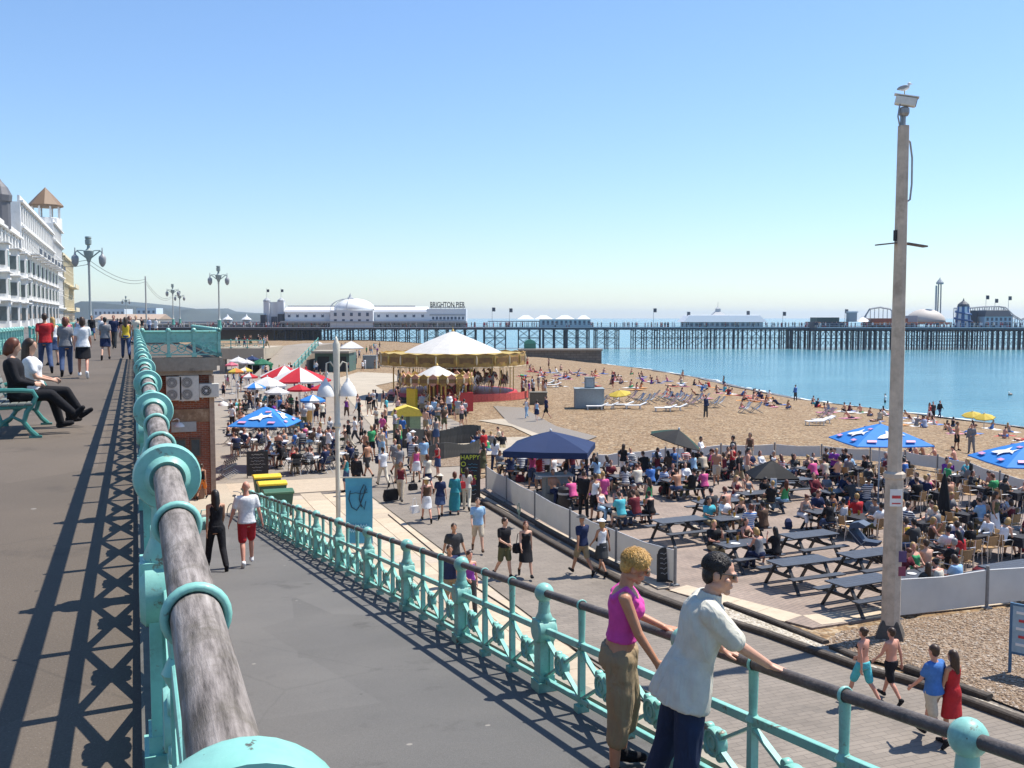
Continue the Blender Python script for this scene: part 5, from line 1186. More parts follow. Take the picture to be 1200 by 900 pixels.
def pbox(nm, a, b, c, d, y, dep, m, parent=pier):
    "box by pixel columns a..b and rows c (top)..d (bottom)"
    mb = MB(); mb.box(((PX(a) + PX(b)) / 2, y, (PZ(c) + PZ(d)) / 2), (PX(b) - PX(a), dep, PZ(c) - PZ(d))); return mb.build(nm, m, parent)
# railings of the pier
mb = MB(); z = DECK
for k in range(int((x1 - x0) / 3)):
    x = x0 + k * 3
    y = -6.9 if x < xc else -15.2
    mb.box((x, y, z + .6), (.1, .1, 1.2))
for zz in (.6, 1.15): mb.box(((x0 + xc) / 2, -6.9, z + zz), (xc - x0, .07, .07)); mb.box(((xc + x1) / 2, -15.2, z + zz), (x1 - xc, .07, .07))
mb.build('railing', mat('pier rail', (.45, .48, .52)), pier)
M_pwin = mat('pier window', (.07, .10, .15), rough=.2)
# palace pavilion
pav = thing('pier_pavilion', 'long white pier pavilion with shallow dome and gable towers', 'building', (P0.x, P0.y, 0), -YAW)
def wing(a, b, ytop, yeave):
    w = pbox('wall', a, b, yeave, 383, 1, 9, M_pw, pav)
    mb = MB(); zt, ze = PZ(ytop), PZ(yeave); A, B = PX(a), PX(b); n = 8; rg = []
    for i in range(n + 1):
        t = math.pi * i / n; rg.append((1 - 4.9 * math.cos(t), ze + (zt - ze) * math.sin(t)))
    mb.prism(rg, A, B, T=lambda y, z_, x: (x, y, z_)); mb.build('roof', mat('pavilion roof', (.74, .75, .76), var=.04), pav)
    k = int((b - a) / 9.5)
    for i in range(k):
        x = a + (b - a) * (i + .5) / k; mb = MB(); mb.box(((PX(x)), -3.53, PZ(370)), (.85, .08, 1.0)); mb.build('window', M_pwin, w)
        mb = MB(); mb.lathe([(.55, 0), (.55, .06), (0, .06)], c=(PX(x), -3.6, PZ(367.2)), axis='Y', n=8); mb.build('window_arch', M_pw, w)
    mb = MB(); mb.box(((A + B) / 2, -3.62, PZ(378)), (B - A, .1, .5)); mb.build('fascia', M_pgrey, w)
wing(338, 396, 359.5, 366); wing(441, 502, 359.5, 366)
mb = MB(); mb.box(((PX(338) + PX(487)) / 2, 1, PZ(358.8)), (PX(487) - PX(338), .6, .35)); mb.build('ridge', mat('ridge', (.3, .3, .3)), pav)
w = pbox('dome_drum', 392, 441, 364, 383, 0, 13, M_pw, pav)
for i in range(5):
    for r_ in (0, 1): mb = MB(); mb.box((PX(398 + i * 9.2), -6.55, PZ(368.5 + r_ * 7.5)), (.9, .1, 1.1)); mb.build('window', M_pwin, w)
mb = MB(); rx = (PX(441) - PX(392)) / 2; prof = [(rx * math.cos(a), PZ(364) + (PZ(350) - PZ(364)) * math.sin(a)) for a in [R(90 * i / 7) for i in range(8)]]
prof[-1] = (0.02, prof[-1][1]); mb.lathe(prof, c=((PX(392) + PX(441)) / 2, 0, 0), n=24, sc=(1, 6.4 / rx)); mb.build('dome', mat('dome white', (.74, .75, .74), var=.05), pav, smooth='all')
cx = PX(411.5); mb = MB(); mb.lathe([(1.0, PZ(351)), (.9, PZ(349)), (.5, PZ(348)), (.25, PZ(346)), (.1, PZ(344)), (0, PZ(343.5))], c=(cx, 0, 0), n=8); mb.build('lantern', M_pgrey, pav)
mb = MB()
for i in range(12):
    a = 2 * math.pi * i / 12; mb.tube([(cx + 1.05 * (rx * math.cos(t)) * math.cos(a) * .96, 6.4 * math.cos(t) * math.sin(a) * 1.01, PZ(364) + (PZ(350) - PZ(364)) * math.sin(t) + .08) for t in [R(10 * j) for j in range(10)]], .09, 4)
mb.build('dome_rib', M_pgrey, pav)
for a, b, tp in ((312, 318.5, 352), (328, 335.5, 352)):
    tw = pbox('tower', a, b, tp + 1, 383, -1, 2.0, M_pw, pav); mb = MB(); c = (PX(a) + PX(b)) / 2; mb.lathe([(1.3, PZ(tp + 1.5)), (1.2, PZ(tp)), (.3, PZ(tp - 2.5)), (.06, PZ(tp - 3)), (.05, PZ(tp - 14))], c=(c, -1, 0), n=8); mb.build('spire', M_pgrey, tw)
    mb = MB(); mb.box((c + .45, -1, PZ(tp - 11)), (.8, .05, .9)); mb.build('flag', M_deck, tw)
pbox('gable', 318.5, 328, 354, 383, 0, 1.6, M_pw, pav); pbox('doorway', 320, 327, 371, 383, -.9, .2, M_pwin, pav); pbox('gate_pier', 310, 316, 369, 389, -3, 2, M_iron, pav); pbox('gate_pier', 330, 336, 368, 389, -3, 2, M_iron, pav)
pbox('entrance_wing', 502, 547, 362, 383, 1, 9, M_pw, pav)
mb = MB(); mb.box(((PX(505) + PX(546)) / 2, -3.6, PZ(369)), (PX(546) - PX(505), .1, .5)); mb.box(((PX(505) + PX(546)) / 2, -3.6, PZ(376)), (PX(546) - PX(505), .1, .4)); mb.build('cornice', M_pgrey, pav)
for i in range(9): mb = MB(); mb.box((PX(509 + i * 4.3), -3.55, PZ(372.8)), (.7, .1, .9)); mb.build('window', M_pwin, pav)
pbox('canopy', 335, 548, 376.2, 378.0, -5.2, 3.2, M_pgrey, pav)
def text3d(s, name, m, parent, loc, rz, size, w=None, extr=.03, rot=None, bold=0):
    cu = bpy.data.curves.new(name, 'FONT'); cu.body = s; cu.size = size; cu.extrude = extr; cu.align_x = 'CENTER'; cu.align_y = 'CENTER'; cu.offset = bold; cu.resolution_u = 3
    o = bpy.data.objects.new('tmp', cu); WORK.collection.objects.link(o); WORK.view_layers[0].update(); dg = WORK.view_layers[0].depsgraph
    me = bpy.data.meshes.new_from_object(o.evaluated_get(dg)); bpy.data.objects.remove(o)
    if w:
        xs = [v.co.x for v in me.vertices]; k = w / (max(xs) - min(xs))
        for v in me.vertices: v.co.x *= k
    me.materials.clear(); me.materials.append(m)
    o = link(name, me, parent, loc); o.rotation_euler = rot or (R(90), 0, rz); return o
mb = MB(); mb.box((PX(525.5), -3.2, PZ(360.4)), (PX(546) - PX(505), .12, .25))
for i in range(8): mb.box((PX(507 + i * 5.3), -3.1, PZ(361)), (.12, .12, PZ(357.5) - PZ(363)))
mb.build('sign_frame', M_pgrey, pav)
text3d('BRIGHTON PIER', 'sign_lettering', mat('sign letter', (.03, .035, .05)), pav, (PX(525.5), -3.3, PZ(357.6)), 0, 2.5, PX(545.5) - PX(505.5), .1, bold=.05)
# kiosk with little pyramid roofs
k1 = thing('pier_kiosk', 'pale blue pier kiosk with four small white pyramid roofs', 'kiosk', (P0.x, P0.y, 0), -YAW)
pbox('wall', 632, 690, 374, 383, -3, 6, mat('kiosk blue', (.42, .52, .58)), k1)
for i in range(11): mb = MB(); mb.box((PX(636 + i * 5.2), -6.05, PZ(378)), (.75, .1, 1.3)); mb.build('window', M_pwin, k1)
for a, b in ((606, 626), (626, 647), (650, 672), (675, 690)):
    mb = MB(); c = (PX(a) + PX(b)) / 2; h = (PX(b) - PX(a)) / 2; mb.loft([[Vector((c + s * h * q, -3 + t * 3.6 * q, PZ(z))) for s, t in ((-1, -1), (1, -1), (1, 1), (-1, 1))] for q, z in ((1, 374), (.5, 371), (.35, 369.5))]); mb.build('roof', M_pw, k1)
pbox('shelter', 572, 632, 376, 377, -1, 4, M_pgrey, k1)
for i in range(14): mb = MB(); mb.box((PX(574 + i * 4.5), -3, PZ(380)), (.14, .14, PZ(377) - PZ(383))); mb.build('shelter_post', M_pgrey, k1)
# white amusement hall in the middle
k2 = thing('amusement_hall', 'white flat-topped pier hall with small cupola', 'building', (P0.x, P0.y, 0), -YAW)
pbox('wall', 800, 888, 377, 383, 0, 11, mat('hall wall', (.50, .52, .56)), k2)
mb = MB(); mb.loft([[Vector((PX(844) + s * (PX(892) - PX(844)) * q, t * 6.5 * q, PZ(z))) for s, t in ((-1, -1), (1, -1), (1, 1), (-1, 1))] for q, z in ((1, 377.3), (.84, 369.5), (.82, 369.2))]); mb.build('roof', M_pw, k2)
mb = MB(); c = PX(840); mb.loft([[Vector((c + s * q, t * q, PZ(z))) for s, t in ((-1, -1), (1, -1), (1, 1), (-1, 1))] for q, z in ((2.2, 369.4), (.8, 365), (.75, 362), (.5, 361), (.06, 359.5), (.05, 354))]); mb.build('cupola', M_pgrey, k2)
for i in range(14): mb = MB(); mb.box((PX(806 + i * 5.9), -5.55, PZ(380)), (.9, .1, 1.1)); mb.build('window', M_pwin, k2)
# funfair at the pier head
ff = thing('funfair_building', 'low dark funfair sheds with orange fronts on the pier head', 'building', (P0.x, P0.y, 0), -YAW)
pbox('shed', 945, 985, 377, 383, -2, 9, M_deck, ff); pbox('shed_roof', 951, 976, 372, 377, -1, 8, mat('fair green', (.06, .10, .09)), ff); pbox('hut', 988, 997, 366, 377, -3, 3, M_pgrey, ff); pbox('hut_roof', 987, 998, 365, 366.5, -3, 3.4, M_pw, ff)
mb = MB(); mb.loft([[Vector((PX(1004) + s * q, -4 + t * q, PZ(z))) for s, t in ((-1, -1), (1, -1), (1, 1), (-1, 1))] for q, z in ((2.2, 377), (.4, 372), (.05, 370))]); mb.build('tent', M_pw, ff)
pbox('orange_shed', 1010, 1052, 373, 383, -3, 8, mat('fair brown', (.16, .075, .05)), ff); pbox('orange_fascia', 1012, 1100, 377.5, 380, -8, 1.2, mat('fair orange', (.62, .16, .05)), ff)
pbox('shed', 1052, 1066, 370, 383, -2, 6, M_pgrey, ff)
mb = MB(); c, rx = PX(1085), PX(1108) - PX(1085); mb.lathe([(rx * math.cos(a), PZ(378) + (PZ(362) - PZ(378)) * math.sin(a)) for a in [R(i * 12.8) for i in range(8)]], c=(c, 2, 0), n=20, sc=(1, .8)); mb.build('dome_tent', mat('fair dome', (.50, .45, .40)), ff, smooth='all')
tw = thing('tower_ride', 'thin tall drop-tower ride standing on the pier head', 'ride', (P0.x, P0.y, 0), -YAW)
for dx in (-.5, .5):
    mb = MB(); mb.cyl((PX(1102.5) + dx, 3, DECK), (PX(1102.5) + dx * .8, 3, PZ(328)), .22, .2, 6); mb.build('mast', mat('ride steel', (.22, .24, .27)), tw)
mb = MB(); mb.box((PX(1098.5), 3, PZ(354)), (.45, .5, PZ(333) - PZ(372))); mb.build('boom', M_pgrey, tw); mb = MB(); mb.lathe([(1.2, PZ(333)), (1.3, PZ(331)), (.6, PZ(328)), (.2, PZ(326.5)), (.05, PZ(325))], c=(PX(1102.5), 3, 0), n=8); mb.build('cap', M_pgrey, tw)
hs = thing('helter_skelter', 'striped blue and white helter skelter tower on the pier head', 'ride', (P0.x, P0.y, 0), -YAW)
c = PX(1115); mb = MB(); mb.lathe([(2.7, DECK), (2.3, PZ(372)), (1.9, PZ(362)), (1.9, PZ(360)), (2.1, PZ(359.6))], c=(c, -7, 0), n=14)
mb.m = [(i % 14) % 2 for i in range(len(mb.f))]; mb.mi = 1; mb.build('tower', [M_pw, mat('skelter blue', (.05, .13, .30))], hs)
mb = MB(); mb.lathe([(1.9, PZ(360)), (1.7, PZ(357)), (.9, PZ(354.5)), (.3, PZ(353)), (.05, PZ(350))], c=(c, -7, 0), n=12); mb.build('roof', M_deck, hs)
mb = MB(); mb.tube([(c + (2.2 + .8 * i / 30) * math.cos(i * .5), -7 + (2.2 + .8 * i / 30) * math.sin(i * .5), PZ(362) + (DECK + .8 - PZ(362)) * i / 30) for i in range(31)], .3, 5); mb.build('slide', mat('skelter blue', (.05, .13, .30)), hs)
gh = thing('ghost_house', 'pale blue house-fronted ride with dark mansard roof on pier head', 'building', (P0.x, P0.y, 0), -YAW)
pbox('wall', 1132, 1163, 371, 383, -8, 7, mat('house blue', (.40, .52, .60)), gh); pbox('side_tower', 1122, 1130, 364, 383, -6, 4, M_deck, gh)
mb = MB(); mb.loft([[Vector(((PX(1132) + PX(1163)) / 2 + s * (PX(1163) - PX(1132)) / 2 * q, -8 + t * 3.7 * q, PZ(z))) for s, t in ((-1, -1), (1, -1), (1, 1), (-1, 1))] for q, z in ((1.02, 371), (.8, 364), (.78, 363.8))]); mb.build('roof', M_deck, gh)
for i in range(6):
    for r_ in (0, 1): mb = MB(); mb.box((PX(1135.5 + i * 5), -11.55, PZ(374 + 5 * r_)), (.7, .1, 1.0)); mb.build('window', M_pwin, gh)
rc = thing('roller_coaster', 'pale lattice roller coaster track rising over the pier head', 'ride', (P0.x, P0.y, 0), -YAW)
tr = [(1124, 361), (1140, 361), (1156, 359.5), (1175, 359), (1182, 360), (1192, 369), (1202, 375), (1215, 370)]
pts = [Vector((PX(a), 4, PZ(b))) for a, b in tr]
mb = MB(); mb.tube(pts, .22, 5); mb.tube([p + Vector((0, 1.6, 0)) for p in pts], .22, 5); mb.build('track', M_pgrey, rc)
for i in range(16):
    x = 1124 + i * 5.6; z = interp(x, tr); mb = MB(); mb.cyl((PX(x), 4, DECK), (PX(x), 4, PZ(z)), .13, .13, 5); mb.cyl((PX(x), 5.6, DECK), (PX(x), 5.6, PZ(z)), .13, .13, 5); mb.cyl((PX(x), 4, DECK + 1), (PX(x + 5.6), 4, PZ(interp(x + 5.6, tr))), .07, .07, 4); mb.build('trestle', M_pgrey, rc)
tr2 = [(1016, 372), (1022, 362), (1034, 360), (1046, 362), (1052, 368)]
mb = MB(); mb.tube([Vector((PX(a), 4, PZ(b))) for a, b in tr2], .3, 5)
for a in range(1018, 1052, 5): mb.cyl((PX(a), 4, DECK), (PX(a), 4, PZ(interp(a, tr2))), .12, .12, 5)
mb.build('loop', M_pgrey, rc)
# flagpoles on the pier
for i, (px, ty) in enumerate(((577, 360), (597, 361), (764, 361), (803, 365), (872, 364), (914, 365), (986, 362), (1149, 346), (1159.5, 350), (1175, 347))):
    mb = MB(); x = PX(px); mb.cyl((x, -2, DECK), (x, -2, PZ(ty)), .09, .06, 5); f = thing('flagpole', 'thin flagpole standing on the pier deck', 'flagpole', (P0.x, P0.y, 0), -YAW, group='flagpoles along the pier'); mb.build('pole', M_pgrey, f)
    mb = MB(); mb.box((x + .55, -2, PZ(ty) - .8), (1.0, .04, 1.3)); mb.build('flag', M_deck, f)
# tiny lookers-on along the pier deck: a crowd no one could count
r2 = random.Random(9); mb = MB(); pcs = [clothm(c) for c in ('white', 'navy', 'red', 'beige', 'charcoal')] + [SKINS[0]]
for i in range(420):
    x = r2.uniform(PX(200), PX(1195)); y = r2.uniform(-6.2, -4.4) if x < xc else r2.uniform(-14.5, -12)
    mb.mi = r2.randrange(5); h = r2.uniform(1.3, 1.5); mb.cyl((x, y, DECK), (x, y, DECK + h * .5), .14, .17, 5); mb.mi = r2.randrange(5); mb.cyl((x, y, DECK + h * .5), (x, y, DECK + h), .2, .16, 6); mb.mi = 5; mb.ell((x, y, DECK + h + .12), (.1, .1, .14), 6, 4)
o = mb.build('pier_crowd', pcs, fix=False, loc=(P0.x, P0.y, 0), rz=-YAW); tag(o, 'distant strolling crowd along the pier deck', 'crowd', kind='stuff')

# ================================================================ hills and far shore
M_hill = mat('far hill', (.045, .06, .05), var=.3, scale=.02); M_cliff = mat('far chalk', (.42, .40, .37), var=.15, scale=.03)
def hills():
    mb = MB(); D = 2400; pr = [(20, 372), (70, 362), (95, 353), (120, 355), (150, 358), (180, 362), (205, 366), (214, 363), (226, 362), (236, 366), (262, 368), (330, 369), (420, 371), (470, 372.5)]
    rg = []
    for a, b in pr:
        p = ondist(a, b, D); q = Vector((p.x, p.y, SEA - 1)); bk = VX * 500
        rg.append([q - VX * 40, p, p + bk * .6 + Vector((0, 0, 4)), q + bk])
    mb.loft(rg); tag(mb.build('hills', M_hill, smooth=True), kind='structure')
hills()
# land carrying the promenade away towards the hills
tag(MB().prism([(-60, 345), (12, 345), (60, 338), (40, 420), (-200, 2500), (-700, 2500)], SEA - 1, -.6).build('land', mat('far ground', (.17, .15, .12), var=.2, scale=.05)), kind='structure')
def far_block(name, label, a, b, t, bt, D, dep, m, roof=None, rt=None):
    A, B = ondist(a, bt, D), ondist(b, bt, D); zt, zb = ondist(a, t, D).z, ondist(a, bt, D).z
    th = thing(name, label, 'building', (A.x, A.y, zb - 2), -YAW); w = (B - A).length
    MB().box((w / 2, dep / 2, (zt - zb) / 2 + 1), (w, dep, zt - zb + 2)).build('wall', m, th)
    if roof: zr = ondist(a, rt, D).z - zb + 2; h = zt - zb + 2; mb = MB(); mb.prism([(-.3, h), (dep / 2, zr), (dep + .3, h)], -.4, w + .4, T=lambda y, z, x: (x, y, z)); mb.build('roof', roof, th)
    n = max(3, int(w / 4))
    for i in range(n): MB().box((w * (i + .5) / n, -.05, (zt - zb) * .5 + 2), (w / n * .45, .1, (zt - zb) * .35)).build('window', M_pwin, th)
M_cream = mat('far cream', (.55, .50, .42)); M_tile = mat('far roof', (.40, .30, .22))
far_block('aquarium_hall', 'long low pavilion with shallow tan roof beyond the promenade crowd', 112, 186, 374, 384, 420, 16, M_cream, M_tile, 368)
far_block('white_terrace', 'white terrace of houses at the foot of the far hill', 110, 146, 362, 372, 900, 20, M_pw)
far_block('white_block', 'white apartment block below the far hillside', 160, 183, 361, 370, 1000, 20, M_pw)
far_block('low_hall', 'long low grey hall with many windows beside the pier entrance', 188, 312, 376.5, 385, 372, 10, M_pgrey)
for px in (267, 289): 
    p = ondist(px, 384, 365); t = thing('kiosk_tent', 'small white peaked kiosk by the pier entrance', 'kiosk', (p.x, p.y, DECK), -YAW, group='white peaked kiosks by the pier entrance')
    MB().box((0, 0, 1.2), (2.4, 2.4, 2.4)).build('wall', M_pgrey, t); mb = MB(); mb.lathe([(2.0, 2.4), (.6, 3.4), (.1, 4.3), (0, 4.4)], n=8); mb.build('roof', M_pw, t)

# ================================================================ seafront hotels across the road
M_htl = mat('hotel stucco', (.74, .73, .70), rough=.7, var=.08, scale=.6, stain=(.50, .48, .44), stain_amt=.5, stain_scale=.8); M_htl2 = mat('hotel cream', (.66, .58, .40), rough=.7, var=.06, scale=.6); M_hroof = mat('turret roof', (.20, .125, .07), var=.25); M_slate = mat('slate', (.12, .12, .13))
HX = -18.0
def facade(name, label, y0, y1, h, m, floors, bays, parapet=1.1, win=(.5, .62), corn=()):
    t = thing(name, label, 'building', (HX, y0, 0)); w = y1 - y0
    mb = MB(); mb.box((-6, w / 2, h / 2), (12, w, h)); wl = mb.build('wall', m, t)
    fh = h / floors; bw = w / bays
    wm = MB().box((0.02, 0, 0), (.1, bw * win[0], fh * win[1])).mesh('window', M_glass); fm = MB().box((.06, 0, fh * win[1] / 2 + .12), (.28, bw * win[0] + .4, .2)).mesh('lintel', m); fm2 = MB().box((.08, 0, -fh * win[1] / 2 - .1), (.36, bw * win[0] + .4, .16)).mesh('sill', m); sm = MB().box((.07, 0, 0), (.06, .09, fh * win[1])).box((.07, 0, 0), (.06, bw * win[0], .08)).mesh('window_bar', m)
    pm = MB().box((.12, 0, 0), (.3, bw * .26, fh * .94)).mesh('pilaster', m)
    for f in range(floors):
        for b in range(bays):
            p = (0, bw * (b + .5), fh * (f + .52)); o = link('window', wm, t, p); link('lintel', fm, o); link('sill', fm2, o); link('glazing_bar', sm, o)
            if f: link('pilaster', pm, t, (0, bw * (b + 0.0) + .2, fh * (f + .5)))
    for f in corn: MB().box((.35, w / 2, fh * f), (.8, w + .1, .32)).box((.2, w / 2, fh * f - .3), (.5, w, .25)).build('cornice', m, t)
    MB().box((.0, w / 2, h + parapet / 2), (.4, w, parapet)).build('parapet', m, t); MB().box((.25, w / 2, h + .1), (.9, w + .1, .35)).build('cornice', m, t)
    return t, fh
b0, _ = facade('hotel', 'white bay-fronted hotel nearest along the seafront road', 118, 188, 15.0, M_htl, 4, 16, corn=(1, 2, 3))#, corn=(1, 2, 3, 4))
for y in (10, 24, 38, 52, 64): mb = MB(); mb.prism([(-.2, -2.4), (1.6, -1.4), (1.6, 1.4), (-.2, 2.4)], 0, 12.0, T=lambda a, b, z: (a, y + b, z)); bay = mb.build('bay_window', M_htl, b0); [MB().bar((.15, y - 2.26, z), (1.35, y - 1.6, z), .08, 2.0).build('pane', M_glass, bay) for z in (2.2, 6, 10)]; [MB().box((.9, y, z), (2.2, 5.4, .16)).build('ledge', M_htl, bay) for z in (4, 8, 12.1)]; MB().box((1.62, y, 6), (.06, 2.0, 2.2)).build('window', M_glass, b0); MB().box((1.62, y, 10), (.06, 2, 2.2)).build('window', M_glass, b0); MB().box((1.62, y, 2.2), (.06, 2, 2)).build('window', M_glass, b0)
mb = MB(); mb.lathe([(1.5, 15), (1.5, 19.0), (1.7, 19.1), (1.8, 20), (1.2, 21.2), (.5, 22), (.12, 22.6), (.1, 25)], c=(-.5, 49, 0), n=10); mb.build('turret', M_slate, b0)
mb = MB(); mb.box((-3, 64, 17.5), (2.4, 5, 6)); mb.build('chimney', M_htl, b0)
b1, _ = facade('grand_hotel', 'tall white hotel with a long row of bays and pilasters', 189, 263, 21.5, M_htl, 5, 18, corn=(1, 3, 4))
for y in (3, 12): MB().box((-5, y, 24), (1.8, 1.8, 4)).build('chimney', M_slate, b1)
for k_ in range(8):
    y = 5 + k_ * 9.2; mb = MB(); mb.prism([(-.2, -1.9), (1.3, -1.1), (1.3, 1.1), (-.2, 1.9)], 0, 12.6, T=lambda a, b, z: (a, y + b, z)); bay = mb.build('bay_window', M_htl, b1)
    for z in (2.6, 6.6, 10.6): MB().box((1.33, y, z), (.06, 1.6, 2.3)).build('pane', M_glass, bay); MB().bar((.1, y - 1.82, z), (1.1, y - 1.29, z), .08, 2.2).build('pane', M_glass, bay)
    MB().box((1.9, y, 12.7), (2.0, 5.0, .2)).build('balcony_floor', M_htl, b1); MB().box((2.85, y, 13.3), (.06, 5.0, .9)).build('balcony_rail', M_iron, b1)
for z in (4.6, 8.6): MB().box((.8, 37, z), (1.7, 74, .18)).build('balcony_floor', M_htl, b1)
b2, _ = facade('tower_hotel', 'white corner hotel with open belvedere and pointed brown roof', 264, 296, 24.5, M_htl, 6, 7, corn=(1, 3, 5))
TC = (-2.8, 21, 0)
mb = MB(); mb.lathe([(4.2, 30.4), (4.3, 30.8), (2.0, 33.4), (.1, 35.4), (.0, 35.6)], c=TC, n=8); mb.build('turret_roof', M_hroof, b2)
for i in range(8): a = R(45 * i + 22); MB().box((TC[0] + 3.4 * math.cos(a), TC[1] + 3.4 * math.sin(a), 29.2), (.4, .4, 3.6)).build('turret_post', M_htl, b2)
MB().lathe([(3.8, 24.5), (3.8, 27.4), (3.6, 27.5)], c=TC, n=8).build('turret_base', M_htl, b2)
b3, _ = facade('cream_hotel', 'narrow cream building with balconies beyond the belvedere hotel', 299, 350, 18.5, M_htl2, 5, 9, corn=(1, 3, 5))
for f in (1, 3): MB().box((1.0, 30, 3.5 * f), (2.2, 20, .25)).box((2.05, 30, 3.5 * f + .6), (.1, 20, 1.0)).build('balcony', M_htl2, b3)

# ================================================================ things of the lower promenade and the beach
M_canvas = mat('white canvas', (.70, .69, .65), rough=.8, var=.05, scale=2, trans=.35); M_postg = mat('fence post', (.20, .20, .20), rough=.5, var=.2)
def canvas_fence(name, label, px, H, zb=L + .03, m=M_canvas, group=None, ends=True, pts=None, post=M_postg):
    pts = pts or [onz(x, y, zb) for x, y in px]; t = thing(name, label, 'fence', pts[0], group=group); o = pts[0]
    pm = MB().cyl((0, 0, 0), (0, 0, H + .12), .045, .045, 8).box((0, 0, .02), (.2, .2, .04)).mesh('post', post, smooth=True)
    for p in pts: link('post', pm, t, p - o)
    for a, b in zip(pts, pts[1:]):
        a, b = a - o, b - o; d = (b - a); n = Vector((d.y, -d.x, 0)).normalized(); mb = MB(); u = d.normalized() * .06; A, B = a + u, b - u; k = 8; rg = []
        for i in range(k + 1):
            f = i / k; s = 4 * f * (1 - f); p = A.lerp(B, f)
            rg.append([p + Vector((0, 0, .1)) + n * (.02 * s + .006), p + Vector((0, 0, H * .55)) + n * (.04 * s * math.sin(7 * f) + .006), p + Vector((0, 0, H - .05 * s)) + n * .006, p + Vector((0, 0, H - .05 * s)) - n * .006, p + Vector((0, 0, H * .55)) + n * (.04 * s * math.sin(7 * f) - .006), p + Vector((0, 0, .1)) + n * (.02 * s - .006)])
        mb.loft(rg); mb.build('canvas_panel', m, t, smooth=True)
        mb = MB(); mb.tube([A + Vector((0, 0, H + .01)), (A + B) / 2 + Vector((0, 0, H - .045)), B + Vector((0, 0, H + .01))], .014, 6); mb.build('top_cord', M_white, t)
    return t
canvas_fence('canvas_fence', 'white canvas windbreak fence along the promenade side of the terrace', [(570, 573), (594, 588), (627, 608.5), (668, 632), (722, 660), (791, 686)], 0.98)
canvas_fence('canvas_fence', 'pale canvas windbreak at the terrace corner beside the camera pole', [(1052, 726), (1156, 713), (1262, 700)], 1.0)
_bp = [onz(x, y, L + .8) for x, y in [(700, 531), (725, 529), (780, 524), (845, 520), (908, 519), (963, 521), (1020, 525), (1061, 528), (1099, 533), (1136, 540), (1172, 552), (1215, 563)]]
canvas_fence('canvas_fence', 'grey canvas windbreak between the terrace and the open beach', None, 0.68, pts=[Vector((p.x, p.y, L + .03)) for p in _bp], m=mat('grey canvas', (.62, .62, .60), rough=.8, var=.06, trans=.2))
# emblem on one canvas panel
a_, b_ = onz(594, 588, L + .6), onz(627, 608.5, L + .6); c_ = a_.lerp(b_, .55)
d_ = (b_ - a_).normalized()
mb = MB(); mb.prism([(-.05, -.28), (.06, -.28), (.06, -.1), (.2, .0), (.2, .18), (.1, .18), (.1, .06), (.05, .02), (.05, .3), (-.05, .3), (-.05, .0), (-.16, .06), (-.16, .2), (-.24, .2), (-.24, -.02), (-.05, -.12)], 0, .01, T=lambda x, y, z: c_ + d_ * x + Vector((0, 0, y)) + Vector((d_.y, -d_.x, 0)) * (z + .1))
tag(mb.build('canvas_emblem', mat('emblem green', (.16, .26, .22))), 'dark green cactus-shaped emblem printed on the windbreak canvas', 'emblem')

# ---- picnic tables
M_ptop = mat('picnic table blue grey', (.048, .056, .072), rough=.5, var=.2, scale=4, bump=.15, bscale=30); M_pleg = mat('picnic leg', (.028, .030, .036), rough=.6)
def make_picnic():
    t = thing('picnic_table', 'x', 'picnic table', (0, 0, 0), group='picnic tables on the terrace')
    for i in range(5): bevel(MB().box((0, -.3 + i * .15, .74), (1.8, .138, .04)).build('top_plank', M_ptop, t), .006, 1)
    for s in (-1, 1):
        for q in (0, 1): bevel(MB().box((0, s * (.63 + q * .13), .45), (1.8, .12, .04)).build('seat_plank', M_ptop, t), .006, 1)
        MB().bar((s * .62, -.72, .0), (s * .62, -.24, .72), .045, .095, upv=(1, 0, 0)).build('leg', M_pleg, t); MB().bar((s * .62 + .001, .72, .0), (s * .62 + .001, .24, .72), .045, .095, upv=(1, 0, 0)).build('leg', M_pleg, t)
        MB().box((s * .574, 0, .40), (.045, 1.5, .09)).build('seat_bearer', M_pleg, t); MB().box((s * .574, 0, .69), (.045, .68, .08)).build('top_bearer', M_pleg, t)
        MB().bar((s * .55, 0, .42), (s * .16, 0, .70), .05, .07).build('brace', M_pleg, t)
    return t
TABLES = [  # px, py of the table top's middle, turn, state
    (796, 609, 3, 'E'), (948, 626, 3, 'E'), (938, 657, 2, 'E'), (1009, 680, 5, 'E'), (1018, 648, 4, 'E'), (927, 562, 2, 'E'), (1186, 663, 4, 'E'),
    (840, 587, 0, 'O'), (872, 636, 6, 'O'), (862, 606, 3, 'O'), (734, 591, 3, 'O'), (676, 571, 8, 'S'), (606, 542, 2, 'O'), (739, 557, 0, 'S'), (972, 598, 4, 'O'), (852, 541, 0, 'O'),
    (690, 547, 5, 'O'), (762, 541, 0, 'O'), (800, 562, 0, 'O'), (890, 577, 0, 'O'), (815, 541, 5, 'O'), (1078, 672, 3, 'O'), (905, 545, 4, 'O'), (640, 546, 4, 'S'), (955, 548, 2, 'O'), (985, 575, 3, 'O')]
_pt = None; TPOS = []; SEATS = []
